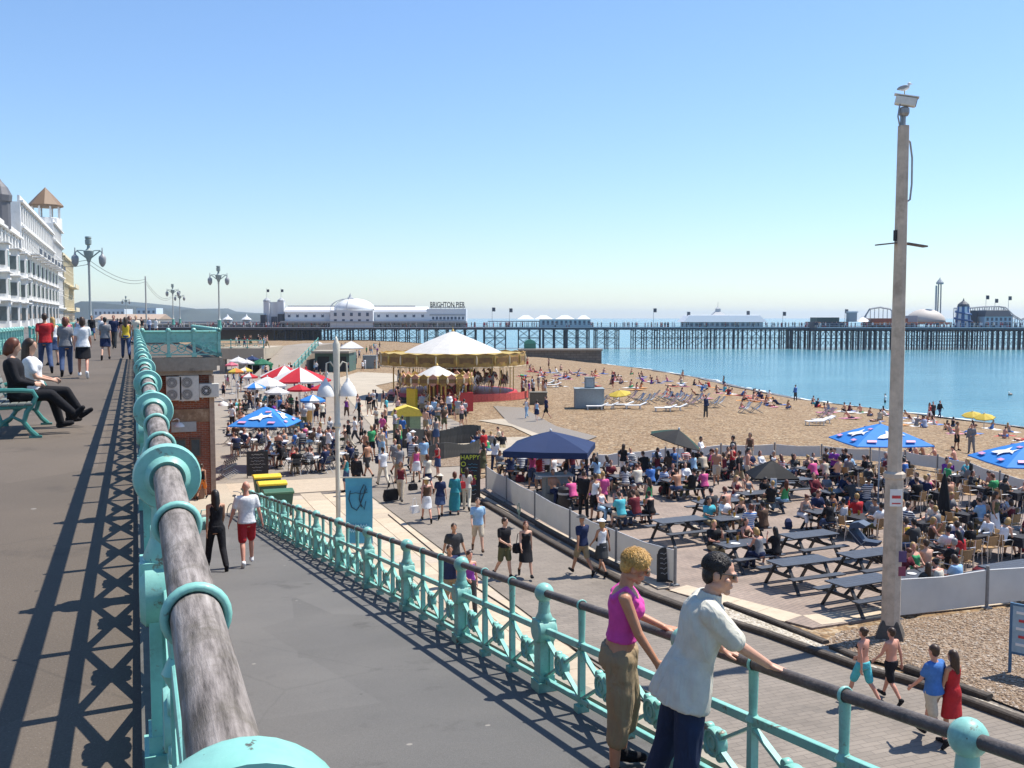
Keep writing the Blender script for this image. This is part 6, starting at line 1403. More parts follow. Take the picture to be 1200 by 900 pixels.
for px, py, a, st in TABLES:
    p = onz(px, py, L + .77); p.z = L + .03
    if _pt is None: _pt = make_picnic(); o = _pt
    else: o = copy_tree(_pt)
    o.location = p; o.rotation_euler = (0, 0, R(a)); TPOS.append(p)
    o['label'] = {'E': 'empty slate-blue picnic table on the open brick terrace', 'O': 'slate-blue picnic table with people sitting at it on terrace', 'S': 'slate-blue picnic table close to the navy umbrella bar'}[st]
    special = {(796, 609): 'empty slate-blue picnic table standing close to the canvas fence', (948, 626): 'empty slate-blue picnic table beside the dark blue pram', (938, 657): 'empty slate-blue picnic table on the pale slabs of the terrace corner', (1009, 680): 'empty slate-blue picnic table right beside the camera pole', (1018, 648): 'empty slate-blue picnic table between pram and camera pole', (927, 562): 'empty slate-blue picnic table beside the low black canopy', (1186, 663): 'empty slate-blue picnic table behind the corner windbreak', (606, 542): 'slate-blue picnic table under the outer edge of the navy umbrella', (1078, 672): 'slate-blue picnic table with bare-backed sitter behind the camera pole', (872, 636): 'slate-blue picnic table with sitters next to the terrace corner', (762, 541): 'slate-blue picnic table shaded by the small tilted black parasol'}
    if (px, py) in special: o['label'] = special[(px, py)]
    M = Matrix.Rotation(R(a), 3, 'Z')
    if st in 'OS':
        for s in (-1, 1):
            for q in (-.62, 0, .62): SEATS.append((p + M @ Vector((q, s * .72, 0)), a + (0 if s < 0 else 180), px, py))
    # glasses, plates on the occupied tables
# ---- cafe tables with black cloths and wicker chairs
M_bcloth = mat('black cloth', (.016, .016, .022), rough=.75, var=.2); M_wick = mat('wicker', (.36, .22, .10), rough=.7, var=.3, scale=30, bump=.4, bscale=60); M_alu = mat('aluminium', (.62, .62, .62), rough=.3, metal=.8)
def make_ctable(cloth, nm='cafe_table'):
    t = thing(nm, 'x', 'table', (0, 0, 0)); h = .73
    rg = []
    for z, k in ((h - .28, 1.08), (h - .1, 1.03), (h, 1.0)): rg.append([Vector((x * .45 * k * (1.0 + (.09 if i % 2 == 0 else -.05) * (h - z) / .28), y * .45 * k * (1.0 + (.09 if i % 2 == 0 else -.05) * (h - z) / .28), z)) for i, (x, y) in enumerate(((1, 1), (0, 1), (-1, 1), (-1, 0), (-1, -1), (0, -1), (1, -1), (1, 0)))])
    mb = MB(); mb.loft(rg); mb.build('tablecloth', cloth, t)
    for s in (-1, 1):
        for q in (-1, 1): MB().cyl((s * .36, q * .36, 0), (s * .38, q * .38, h - .05), .018, .018, 6).build('leg', M_alu, t)
    return t
def make_chair(m, nm, frame):
    t = thing(nm, 'x', 'chair', (0, 0, 0))
    bevel(MB().box((0, 0, .45), (.44, .42, .035)).build('seat', m, t), .012, 1)
    mb = MB(); rg = []
    for z, y in ((.52, -.21), (.66, -.235), (.82, -.26)): rg.append([Vector((x, y + .05 * (x / .21) ** 2 * 1.2 + e, z)) for e in (0, .02) for x in ((-.21, -.1, 0, .1, .21) if e == 0 else (.21, .1, 0, -.1, -.21))])
    mb.loft(rg); mb.build('backrest', m, t)
    for s in (-1, 1):
        MB().cyl((s * .2, .19, 0), (s * .2, .19, .44), .014, .014, 6).build('leg', frame, t); MB().tube([(s * .2, -.24, 0), (s * .2, -.2, .45), (s * .21, -.27, .86)], .014, 6).build('leg', frame, t)
        MB().tube([(s * .2, .19, .44), (s * .24, .2, .62), (s * .25, .05, .66), (s * .23, -.24, .66)], .014, 6).build('arm', frame, t)
    return t
ct = make_ctable(M_bcloth); wc = make_chair(M_wick, 'wicker_chair', M_alu)
CT = [(1192, 626, 10), (1120, 556, 0), (1168, 600, 5), (1100, 575, 0), (1060, 575, 8), (1030, 560, 3), (1172, 657, 0), (1140, 625, 0), (1080, 610, 4), (1010, 605, 6), (980, 540, 0), (1050, 548, 0), (1005, 548, 5), (1190, 575, 3), (1152, 570, 0), (1110, 640, 0), (1130, 600, 8)]
CT = [c for c in CT if c[0] != 1172]
ctf = wcf = True
for px, py, a in CT:
    p = onz(px, py, L + .76); p.z = L + .03
    o = ct if ctf else copy_tree(ct); ctf = False
    o.location = p; o.rotation_euler = (0, 0, R(a)); o['label'] = 'square cafe table under a black cloth among wicker chairs'; o['group'] = 'black clothed cafe tables on terrace'
    for ang in (0, 90, 180, 270):
        rz = R(a + ang + 8 * rnd.uniform(-1, 1)); q = p + Matrix.Rotation(rz, 3, 'Z') @ Vector((0, -.66, 0))
        c = wc if wcf else copy_tree(wc); wcf = False
        c.location = q; c.rotation_euler = (0, 0, rz); c['label'] = 'wicker chair with bent metal frame pulled up to black clothed table'; c['group'] = 'wicker chairs on the terrace'
        SEATS.append((q + Matrix.Rotation(rz, 3, 'Z') @ Vector((0, -.02, 0)), a + ang, px, py))

# ---- umbrellas
def umbrella(loc, R0, h, rise, n, cols, label, rot=0, val=.18, pole=M_white, tilt=(0, 0), group=None, decal=None, name='parasol', base=True):
    t = thing(name, label, 'umbrella', loc, R(rot), group=group)
    head = bpy.data.objects.new('canopy_head', None) if False else None
    TM = Euler((R(tilt[0]), R(tilt[1]), 0)).to_matrix(); top = Vector((0, 0, h)); T = lambda v: TM @ (v - top * .9) + top * .9
    ap = Vector((0, 0, h)); pr = [Vector((R0 * math.cos(2 * math.pi * i / n), R0 * math.sin(2 * math.pi * i / n), h - rise)) for i in range(n)]
    for i in range(n):
        a, b = pr[i], pr[(i + 1) % n]; m = (a + b) / 2; mb = MB(); dz = Vector((0, 0, .012))
        k = 4; rows = []
        for r_ in range(k + 1):
            f = r_ / k; row = []
            for s in range(3):
                e = a.lerp(b, s / 2); p = ap.lerp(e, f) + Vector((0, 0, .10 * rise * 4 * f * (1 - f) * .5)) - (Vector((m.x, m.y, 0)) * .02 + Vector((0, 0, .04 * rise))) * (1 if s == 1 else 0) * f
                row.append(p)
            rows.append(row)
        rows.append([p + Vector((0, 0, -val)) for p in rows[-1]])
        vs = [T(p) for r_ in rows for p in r_]; vs2 = [T(p - dz - Vector((p.x, p.y, 0)) * .006) for r_ in rows for p in r_]; nn = len(vs); fs = []
        for r_ in range(len(rows) - 1):
            for s in range(2): q = (r_ * 3 + s, r_ * 3 + s + 1, r_ * 3 + s + 4, r_ * 3 + s + 3); fs.append(q); fs.append(tuple(x + nn for x in q[::-1]))
        mb.add(vs + vs2, fs); c = mb.build('canopy_panel', cols[i % len(cols)], t, fix=False)
        if decal:
            u = (b - a).normalized(); w = (m - ap); v = w.normalized(); nr = u.cross(v); nr = nr if nr.z > 0 else -nr; L0 = w.length; W = (b - a).length
            for poly, (ox, oy, sc, ang), dm in decal(i):
                mb = MB(); cs, sn = math.cos(ang), math.sin(ang)
                mb.prism([((x * cs - y * sn) * sc + ox * W, oy * L0 - (x * sn + y * cs) * sc) for x, y in poly], .05, .062, T=lambda x, y, z: T(ap + u * x + v * y + nr * z)); mb.build('emblem', dm, c)
    mb = MB(); p0 = Vector((0, 0, 0)); mb.cyl(p0, T(ap), .03, .03, 10); mb.build('pole', pole, t, smooth=True); MB().ell(T(ap + Vector((0, 0, .04))), (.05, .05, .07), 8, 6).build('finial', pole, t)
    for i in range(n): MB().cyl(T(ap - Vector((0, 0, .05))), T(pr[i] - Vector((0, 0, .05))), .012, .012, 5).build('rib', M_grey, t)
    if base: MB().lathe([(.3, 0), (.3, .06), (.08, .1), (.05, .3)], n=12).build('base', M_grey, t)
    return t
def ucloth(n, c): return mat('umbrella ' + n, c, rough=.7, var=.06, scale=2, trans=.3, spec=.3)
U_blue, U_navy, U_black, U_red, U_wht, U_green, U_yel, U_org, U_pink = ucloth('blue', (.05, .28, .72)), ucloth('navy', (.022, .045, .13)), ucloth('black', (.014, .015, .018)), ucloth('red', (.58, .03, .045)), ucloth('white', (.74, .73, .71)), ucloth('green', (.03, .17, .09)), ucloth('yellow', (.68, .52, .08)), ucloth('orange', (.68, .22, .05)), ucloth('pink', (.66, .18, .24))
M_decw, M_decp = mat('decal white', (.74, .74, .74)), mat('decal pink', (.58, .30, .48))
SHARK = [(-.5, .02), (-.3, .12), (-.05, .16), (.08, .34), (.14, .15), (.34, .08), (.52, .2), (.46, .03), (.54, -.12), (.34, -.02), (.1, -.06), (.0, -.22), (-.08, -.08), (-.3, -.06)]
LOZ = [(-.26, -.06), (.2, -.12), (.28, .05), (-.18, .12)]
def sharkdec(i): return [(SHARK, (0.0, .62, 1.15, .3), M_decw), (LOZ, (-.28, .84, .8, .1), M_decp), (LOZ, (.1, .32, .6, .2), M_decp), (LOZ, (.22, .85, .75, .1), M_decp)]
def up(px, py, z=L): return onz(px, py, z)
# big blue ones with leaping white fish
umbrella(onz(312, 548), 2.05, 3.1, .85, 4, [U_blue], 'blue square parasol with white fish and pink marks over the cafe tables', rot=22, decal=sharkdec, val=.03)
umbrella(onz(1029, 592, L + .03), 2.15, 3.3, .72, 4, [U_blue], 'blue square parasol with white fish beside the camera pole', rot=-64, decal=sharkdec, val=.03)
umbrella(onz(1204, 622, L + .03), 2.15, 3.2, .72, 4, [U_blue], 'blue square parasol with white fish over the black clothed tables', rot=-68, decal=sharkdec, val=.03)
umbrella(onz(645, 581, L + .03), 2.45, 2.75, .66, 4, [U_navy], 'navy blue square umbrella over the outdoor bar counter', rot=14, val=.24)
umbrella(onz(793, 562, L + .03), 1.35, 2.35, .55, 6, [U_black, U_black, ucloth('dark green', (.02, .07, .05))], 'small black parasol tilted over a picnic table', tilt=(8, 16), val=.02)
umbrella(onz(904, 589, L + .03), 1.25, 1.75, .62, 4, [U_black], 'low black canopy with a white card among the tables', rot=22, val=.05)
crd = thing('card_sign', 'small white card with blue picture fixed to the low black canopy', 'sign', onz(906, 600, L + .03) + Vector((0, 0, 1.15)), -YAW); MB().box((0, 0, 0), (.24, .02, .34)).build('board', M_white, crd); MB().box((0, -.014, 0), (.16, .008, .2)).build('picture', mat('card blue', (.15, .35, .5)), crd)
UL = [  # apex px, apex py, half width px, base py, n, colours, label
    (352, 430, 36, 482, 8, [U_red, U_wht], 'large red and white striped parasol in the cafe crowd, frontmost of the pair'), (334, 428, 30, 476, 8, [U_red, U_wht], 'large red and white striped parasol behind its twin in cafe crowd'),
    (325, 453, 15, 500, 6, [U_wht], 'plain white parasol in front of the red striped pair'), (314, 441, 24, 486, 6, [U_wht], 'wide white parasol partly behind the plain white one'), (299, 448, 13, 492, 8, [U_blue, U_wht], 'blue and white parasol next to the wide white one'),
    (351, 450, 14, 498, 6, [U_red], 'plain red parasol below the striped pair'), (376, 450, 12, 496, 6, [U_red], 'plain red parasol beside the cream lamp post'), (367, 462, 15, 508, 8, [U_blue, U_blue, U_wht], 'mostly blue parasol beside the ice cream cone sign'),
    (293, 437, 10, 480, 6, [U_red, U_wht], 'small red and white parasol near the white ones'), (280, 418, 12, 456, 6, [U_wht], 'white parasol near the concrete deck'), (272, 424, 8, 462, 6, [U_pink], 'pink parasol near the cafe wall'), (277, 431, 10, 470, 6, [U_org, U_yel], 'orange and yellow parasol near the cafe wall'),
    (290, 421, 9, 460, 6, [U_wht], 'small round white parasol beside the green one'), (307, 420, 14, 458, 8, [U_green], 'dark green parasol below the far ramp'), (288, 430, 9, 468, 6, [U_yel, U_wht], 'pale yellow parasol between the orange and white ones'), (296, 417, 9, 452, 6, [U_navy], 'small navy parasol below the concrete deck'),
    (373, 400, 19, 428, 4, [U_wht], 'large white canopy on the far plaza, near the curved steps'), (412, 399.5, 19, 427, 4, [U_wht], 'large white canopy on the far plaza, next to the grey box')]
for ax, ay, hw, by, n, cols, lab in UL:
    p = onz(ax, by); D = (p - Vector(EYE)).dot(Vector(_fw)); h = (ondist(ax, ay, D).z - L); r_ = hw / F * D
    umbrella(p, r_, h, r_ * .42, n, cols, lab, rot=15 + ax % 30, val=.12, group='parasols of the seafront cafes')
def beach_umb(px, py, r_, lab, col):
    p = ong(px, py); umbrella(p, r_, 1.25, .32, 8, col, lab, tilt=(6, -10), val=.06, base=False, group='yellow parasols on the beach')
beach_umb(726, 474, 1.0, 'yellow parasol beside the grey beach cabin', [U_yel]); beach_umb(1139, 499, .85, 'yellow parasol by the water edge, left of a touching pair' if False else 'yellow parasol by the water edge nearest the strolling group', [U_yel]); beach_umb(1153, 502, .85, 'yellow parasol by the water edge beside sunbathers on red towel', [U_yel])
# the bar counter under the navy umbrella
bar = thing('bar_counter', 'grey outdoor bar counter with shelves under the navy umbrella', 'counter', onz(654, 590, L + .03), R(-12))
M_barg = mat('bar grey', (.22, .24, .23), rough=.6, var=.15)
MB().box((0, 0, .55), (1.0, .06, 1.1)).build('front_panel', M_barg, bar); MB().box((-.5, .35, .55), (.06, .76, 1.1)).build('side_panel', M_barg, bar); MB().box((.5, .35, .55), (.06, .76, 1.1)).build('side_panel', M_barg, bar); MB().box((-.1, .35, 1.13), (1.5, 1.0, .05)).build('worktop', mat('bar top', (.33, .32, .30)), bar)
for z in (.3, .65): MB().box((0, .35, z), (.94, .7, .03)).build('shelf', M_barg, bar)
kb = thing('litter_bin', 'black round litter bin standing against the bar counter', 'bin', onz(661, 597, L + .03)); MB().lathe([(.2, 0), (.23, .1), (.24, .8), (.26, .82), (.2, .9), (0, .92)], n=14).build('body', M_black, kb, smooth=True); MB().lathe([(.245, .6), (.25, .62), (.25, .66), (.245, .68)], n=14).build('band', M_grey, kb)

# ---- signs
def board_sign(name, label, loc, rz, w, h, lines, bm, ink, arch=False, legs=True, z0=.1):
    t = thing(name, label, 'sign', loc, rz)
    poly = [(-w / 2, z0), (w / 2, z0), (w / 2, z0 + h)] + ([(w / 2 * math.cos(a), z0 + h + w / 2 * math.sin(a)) for a in [R(20 * i) for i in range(1, 9)]] if arch else []) + [(-w / 2, z0 + h)]
    mb = MB(); mb.prism(poly, -.02, .02, T=lambda x, y, z: (x, z + .06 * (y / h), y)); b = mb.build('board', bm, t)
    fr = MB(); fr.bar((-w / 2, -.0, 0), (-w / 2, .06, z0 + h), .04, .05); fr.bar((w / 2, 0, 0), (w / 2, .06, z0 + h), .04, .05); fr.bar((-w / 2, .4, 0), (-w / 2, .07, z0 + h * .95), .03, .04); fr.bar((w / 2, .4, 0), (w / 2, .07, z0 + h * .95), .03, .04); fr.bar((-w / 2, .3, z0 + h * .3), (w / 2, .3, z0 + h * .3), .03, .03); fr.build('frame', M_log, t)
    for s, x, z, size, im in lines:
        if s: text3d(s, 'lettering', im, b, (x, -.027 + .06 * (z / h), z), 0, size, None, .003)
        else:
            mb = MB(); k = int(size / .05); mb.tube([(x - size / 2 + size * i / k, -.027 + .06 * (z / h), z + .022 * math.sin(i * 2.3) + .012 * math.sin(i * 5.1)) for i in range(k + 1)], .006, 4); mb.build('chalk_line', im, b)
    return t
chalk = mat('chalk', (.62, .62, .60), rough=.9); yelink = mat('yellow ink', (.62, .68, .06)); cyan = mat('blue ink', (.10, .40, .55))
def face_cam(p): return math.atan2(-(EYE[0] - p.x), EYE[1] - p.y) + math.pi      # board front (-Y) turned to the viewer
p = onz(551, 592); board_sign('happy_hour_board', 'tall black board with yellow HAPPY HOUR lettering by the fence end', p, face_cam(p), .78, 2.0, [('HAPPY', .0, 1.93, .26, yelink), ('O', -.27, 1.66, .28, yelink), ('U', -.27, 1.39, .28, yelink), ('R', -.27, 1.12, .28, yelink), ('5.5', .1, 1.1, .28, yelink), ('', .1, 1.66, .4, cyan), ('', .1, 1.53, .4, cyan), ('', .1, 1.4, .36, cyan), ('', .0, .8, .5, cyan), ('', .0, .62, .5, cyan), ('', 0, .45, .46, chalk)], M_black, chalk)
p = onz(779, 684); board_sign('arched_chalkboard', 'small arched black chalkboard at the gap in the canvas fence', p, face_cam(p), .42, .78, [('', 0, .86, .26, chalk), ('', 0, .72, .28, chalk), ('', 0, .58, .26, chalk), ('', 0, .44, .28, chalk), ('', 0, .3, .22, chalk)], M_black, chalk, arch=True, z0=.05)
p = onz(302, 560); board_sign('cafe_chalkboard', 'black chalkboard with white writing in front of the cafe tables', p, face_cam(p), .95, 1.15, [('', 0, z, w, chalk) for z, w in ((1.1, .55), (.95, .7), (.8, .6), (.65, .7), (.5, .5), (.35, .4))], M_black, chalk)
p = onz(1183, 790); sgn = thing('beach_sign', 'blue notice board with red and white lettering at the gravel bed', 'sign', p, R(-62))
MB().cyl((0, 0, 0), (0, 0, 1.55), .035, .035, 8).build('post', mat('sign blue', (.06, .14, .24)), sgn); MB().cyl((1.3, 0, 0), (1.3, 0, 1.55), .035, .035, 8).build('post', mat('sign blue', (.06, .14, .24)), sgn); sb_ = MB().box((.65, 0, 1.0), (1.28, .04, 1.0)).build('board', mat('sign face', (.30, .42, .50)), sgn); [MB().box((.65, 0, z), (1.34, .05, .05)).build('frame_rail', mat('sign blue', (.06, .14, .24)), sgn) for z in (1.52, .48)]
for i in range(5): MB().box((.65, -.026, 1.36 - i * .17), (1.1 - .1 * (i % 2), .012, .055)).build('print', mat('sign red', (.5, .05, .06)) if i % 2 else M_white, sb_)

# ---- wheelie bins at the foot of the ramp
def wheelie(px, py, lid, lab, rz=0):
    p = onz(px, py); t = thing('wheeled_bin', lab, 'bin', p, R(rz), group='wheeled bins at the ramp foot'); t.scale = (.86, .86, .86); mb = MB()
    mb.loft([[Vector((x * a, y * b, z)) for x, y in ((-1, -1), (1, -1), (1, 1), (-1, 1))] for a, b, z in ((.52, .40, .12), (.62, .48, 1.0))]); mb.build('body', mat('bin green', (.035, .10, .07)), t)
    mb = MB(); mb.prism([(-.52, 1.0), (.56, 1.0), (.5, 1.09), (.0, 1.17), (-.5, 1.1)], -.66, .66, T=lambda y, z, x: (x, y, z)); bevel(mb.build('lid', lid, t), .02, 1)
    for sx in (-1, 1):
        for sy in (-1, 1): MB().lathe([(.09, -.03), (.09, .03)], c=(sx * .5, sy * .38, .09), axis='X', n=10).build('wheel', M_black, t)
M_yl = mat('bin yellow', (.72, .50, .02), rough=.45); M_gl = mat('bin lid green', (.05, .13, .07), rough=.5)
for px, py, lid, lab in ((313, 583, M_yl, 'yellow-lidded bin at the ramp foot, next to the chalkboard'), (319, 592, M_yl, 'yellow-lidded bin at the ramp foot, before the green-lidded one'), (326, 603, M_gl, 'dark green-lidded bin behind the lower end of the ramp railing')): wheelie(px, py, lid, lab, 0)
# ---- bicycle leaning at the ramp foot
def bicycle():
    p = onz(278, 608); t = thing('bicycle', 'black bicycle leaning on the lower end of the ramp railing', 'bicycle', (p.x, p.y, L), R(60)); 
    for x in (-.52, .52):
        w = MB(); w.tube([(x + .33 * math.cos(a), 0, .34 + .33 * math.sin(a)) for a in [i * math.pi / 12 for i in range(24)]], .018, 6, closed=True); wo = w.build('wheel', M_black, t, smooth=True)
        s = MB(); [s.cyl((x, 0, .34), (x + .32 * math.cos(a), 0, .34 + .32 * math.sin(a)), .003, .003, 3) for a in [i * math.pi / 8 for i in range(16)]]; s.build('spokes', M_steel, wo)
    mb = MB(); [mb.cyl(a, b, .017, .017, 8) for a, b in (((-.52, 0, .34), (-.08, 0, .3)), ((-.52, 0, .34), (-.18, 0, .78)), ((-.08, 0, .3), (-.2, 0, .88)), ((-.08, 0, .3), (.36, 0, .74)), ((-.18, 0, .78), (.34, 0, .82)), ((.34, 0, .9), (.52, 0, .34)))]; mb.build('frame', M_steel, t)
    MB().ell((-.22, 0, .92), (.13, .06, .035), 10, 6).build('saddle', M_black, t); MB().tube([(.3, -.28, .98), (.36, -.12, .96), (.34, 0, .92), (.36, .12, .96), (.3, .28, .98)], .014, 6).build('handlebar', M_steel, t)
bicycle()
# ---- groyne, beach cabin, boxes, boardwalk, loungers, deck chairs
M_stone = brickmat('groyne stone', (.20, .165, .13), (.145, .12, .095), (.09, .075, .06), 1.4, .55, plane='XZ', msize=.05, stain=(.07, .075, .05), stain_amt=.6)
D_ = 214.0; gl, gr = ondist(608, 421, D_), ondist(705, 422, D_); gz1, gz0 = ondist(640, 409, D_).z, SEA - .8
g = thing('groyne', 'old stone groyne wall reaching from the beach into the sea', 'groyne', (gl.x, gl.y, gz0), -YAW); w_ = (gr - gl).length
MB().box((w_ / 2, 2, (gz1 - gz0) / 2 - .2), (w_, 4, gz1 - gz0 - .4)).build('wall', M_stone, g); bevel(MB().box((w_ / 2, 2, gz1 - gz0 - .2), (w_ + .4, 4.6, .4)).build('coping', mat('coping', (.26, .22, .17), var=.2), g), .06)
gs = thing('green_shelter', 'small green round-topped shelter on the stone groyne', 'shelter', ondist(621, 409, D_ + 3), -YAW); MB().box((0, 0, .6), (2.6, 1.6, 1.2)).build('wall', mat('shelter green', (.05, .20, .14)), gs); mb = MB(); mb.prism([(1.3 * math.cos(a), 1.2 + .9 * math.sin(a)) for a in [R(18 * i) for i in range(11)]], -.85, .85, T=lambda x, z, y: (x, y, z)); mb.build('roof', mat('shelter green roof', (.07, .30, .22)), gs)
def slab_sheet(name, px, m, dz=.01):
    ps = [ong(x, y) for x, y in px]; mb = MB(); k = [Vector((p.x, p.y, ground(p.x, p.y) + dz)) for p in ps]; mb.add(k, [tuple(range(len(k)))]); return tag(mb.build(name, m), kind='structure')
slab_sheet('concrete_apron', [(395, 444), (420, 436), (462, 438), (470, 446), (440, 452), (456, 462), (466, 480), (470, 500), (495, 512), (560, 514), (625, 512), (600, 500), (560, 493), (610, 490), (690, 522), (640, 526), (560, 535), (520, 522), (440, 505), (410, 470)], M_concrete, .03)
bw = slab_sheet('boardwalk', [(578, 476), (612, 478), (652, 500), (700, 512), (690, 516), (640, 512), (596, 496)], mat('boardwalk grey', (.215, .18, .14), var=.25), .035)
M_cab = mat('cabin grey', (.24, .28, .29), rough=.6, var=.12)
def boxthing(name, label, px, py, w, d, h, m, top=None, rz=-YAW, kind='box'):
    p = ong(px, py); t = thing(name, label, kind, p, rz); bevel(MB().box((0, d / 2, h / 2), (w, d, h)).build('body', m, t), .03, 1)
    MB().box((0, d / 2, h + .03), (w + .1, d + .1, .06)).build('lid', m, t)
    for s in (-1, 1): MB().box((s * (w / 2 - .06), -.012, h / 2), (.08, .025, h - .1)).build('corner_post', top or m, t)
    return t
cb = boxthing('beach_cabin', 'grey metal cabin on the shingle with a smaller box on top', 691, 479, 2.4, 1.8, 1.6, M_cab, kind='cabin'); MB().box((.05, .9, 2.1), (.8, .7, .95)).build('upper_box', M_cab, cb); MB().box((.05, .54, 2.12), (.6, .02, .7)).build('upper_panel', mat('cabin panel', (.36, .40, .41)), cb)
boxthing('planter_box', 'dark timber box beside the boardwalk', 631, 474, 1.5, 1.2, 1.0, mat('planter wood', (.15, .13, .09), var=.3))
boxthing('utility_box', 'grey utility box near the white canopies', 433, 432, 2.0, 1.2, 1.9, mat('util grey', (.25, .28, .28)))
boxthing('sign_cube', 'dark box with yellow sides by the far steps', 364, 424, 1.6, 1.6, 2.0, mat('cube dark', (.06, .06, .03)), mat('cube yellow', (.5, .42, .05)))
def lounger(px, py, rz, lab):
    p = ong(px, py); t = thing('sun_lounger', lab, 'lounger', p, R(rz), group='white sun loungers on the beach'); 
    MB().box((-.25, 0, .3), (1.3, .62, .05)).build('bed', M_white, t); MB().box((.62, 0, .42), (.62, .62, .05), rot=Euler((0, R(-24), 0))).build('backrest', M_white, t)
    for s in (-1, 1):
        for x in (-.8, .35): MB().box((x, s * .27, .14), (.06, .05, .28)).build('leg', M_white, t)
for i, (px, py, rz) in enumerate(((648, 454, -15), (640, 452, -15), (745, 479, -20), (730, 478, -20), (780, 482, -22), (792, 481, -22), (700, 480, -20), (712, 479, -25), (958, 498, -10), (965, 496, -5))):
    lounger(px, py, rz, 'white plastic sun lounger lying empty on the shingle')
M_dk = [mat('deck blue', (.20, .28, .42)), mat('deck pink', (.48, .30, .30)), mat('deck white', (.60, .62, .64))]
def deckchair(m):
    t = thing('deck_chair', 'x', 'deck chair', (0, 0, 0), group='deck chairs on the beach'); mw = mat('deck frame', (.46, .40, .32))
    for s in (-1, 1): MB().bar((.55, s * .3, .05), (-.45, s * .3, .95), .04, .05).build('frame_rail', mw, t); MB().bar((-.45, s * .27, .0), (.45, s * .27, .5), .04, .05).build('frame_leg', mw, t)
    mb = MB(); pr = [(.46, .46), (.3, .34), (.1, .32), (-.15, .5), (-.42, .93)]; mb.loft([[Vector((x, y, z + e)) for y, e in ((-.27, 0), (0, -.04), (.27, 0), (.27, .012), (0, -.028), (-.27, .012))] for x, z in pr]); c = mb.build('sling', m, t)
    return t
dks = [deckchair(m) for m in M_dk]; used = [0, 0, 0]
DK = [(715, 471, 1), (724, 472, 2), (741, 470, 1), (750, 473, 0), (757, 474, 0), (763, 473, 2), (768, 469, 1), (776, 470, 2), (783, 471, 0), (790, 473, 0), (795, 472, 2), (800, 474, 0), (787, 478, 1), (806, 475, 1), (812, 477, 1), (818, 473, 0), (826, 473, 2), (838, 477, 0), (844, 477, 2), (874, 484, 2), (887, 484, 0), (706, 476, 0), (964, 493, 1), (972, 491, 1)]
for px, py, k in DK:
    p = ong(px, py); o = dks[k] if not used[k] else copy_tree(dks[k]); used[k] = 1
    o.location = p; o.rotation_euler = (0, 0, R(rnd.uniform(-25, -5) + 180)); o['label'] = 'wooden deck chair with %s sling on the shingle' % ('blue', 'faded pink', 'white')[k]

# ================================================================ merry-go-rounds and the middle distance
M_gold = mat('fair gold', (.34, .205, .04), rough=.45, var=.25, scale=2.5, stain=(.22, .06, .03), stain_amt=.7, stain_scale=3); M_goldp = mat('fair panel', (.20, .105, .03), rough=.5, var=.3, scale=4); M_fred = mat('fair red', (.50, .04, .04), rough=.45); M_brass = mat('brass', (.55, .38, .12), rough=.3, metal=.7); M_fdark = mat('fair dark', (.06, .035, .03)); M_fcream = mat('fair cream', (.66, .55, .36))
def horse_mesh():
    mb = MB(); E = lambda c, r, n=8, m=6, rot=None: mb.ell(c, r, n, m, rot)
    E((0, 0, 0), (.42, .16, .19)); E((.28, 0, .04), (.2, .15, .2)); E((-.28, 0, .03), (.2, .165, .2))
    cap(mb, (.36, 0, .1), (.6, 0, .46), .12, .08, 8); cap(mb, (.58, 0, .48), (.82, 0, .34), .085, .05, 8); cap(mb, (.56, .04, .54), (.56, .05, .62), .025, .01, 5); cap(mb, (.56, -.04, .54), (.56, -.05, .62), .025, .01, 5)
    for s in (-1, 1):
        cap(mb, (.3, s * .09, -.1), (.52, s * .09, -.3), .07, .045, 6); cap(mb, (.52, s * .09, -.3), (.44, s * .09, -.55), .045, .035, 6)
        cap(mb, (-.32, s * .09, -.08), (-.5, s * .09, -.34), .08, .045, 6); cap(mb, (-.5, s * .09, -.34), (-.66, s * .09, -.52), .045, .035, 6)
    return mb.mesh('horse', M_fcream, smooth='all')
HM = horse_mesh()
hm_mane = MB(); cap(hm_mane, (.3, 0, .26), (.52, 0, .56), .05, .04, 6); cap(hm_mane, (-.46, 0, .08), (-.66, 0, -.2), .05, .03, 6); hm_mane = hm_mane.mesh('mane', M_fdark, smooth='all'); hm_sad = MB(); hm_sad.ell((-.02, 0, .12), (.2, .18, .11), 8, 6); hm_sad = hm_sad.mesh('saddle', M_fred, smooth='all'); hm_pole = MB().cyl((0, 0, -1.2), (0, 0, 1.9), .022, .022, 6).mesh('pole', M_brass)
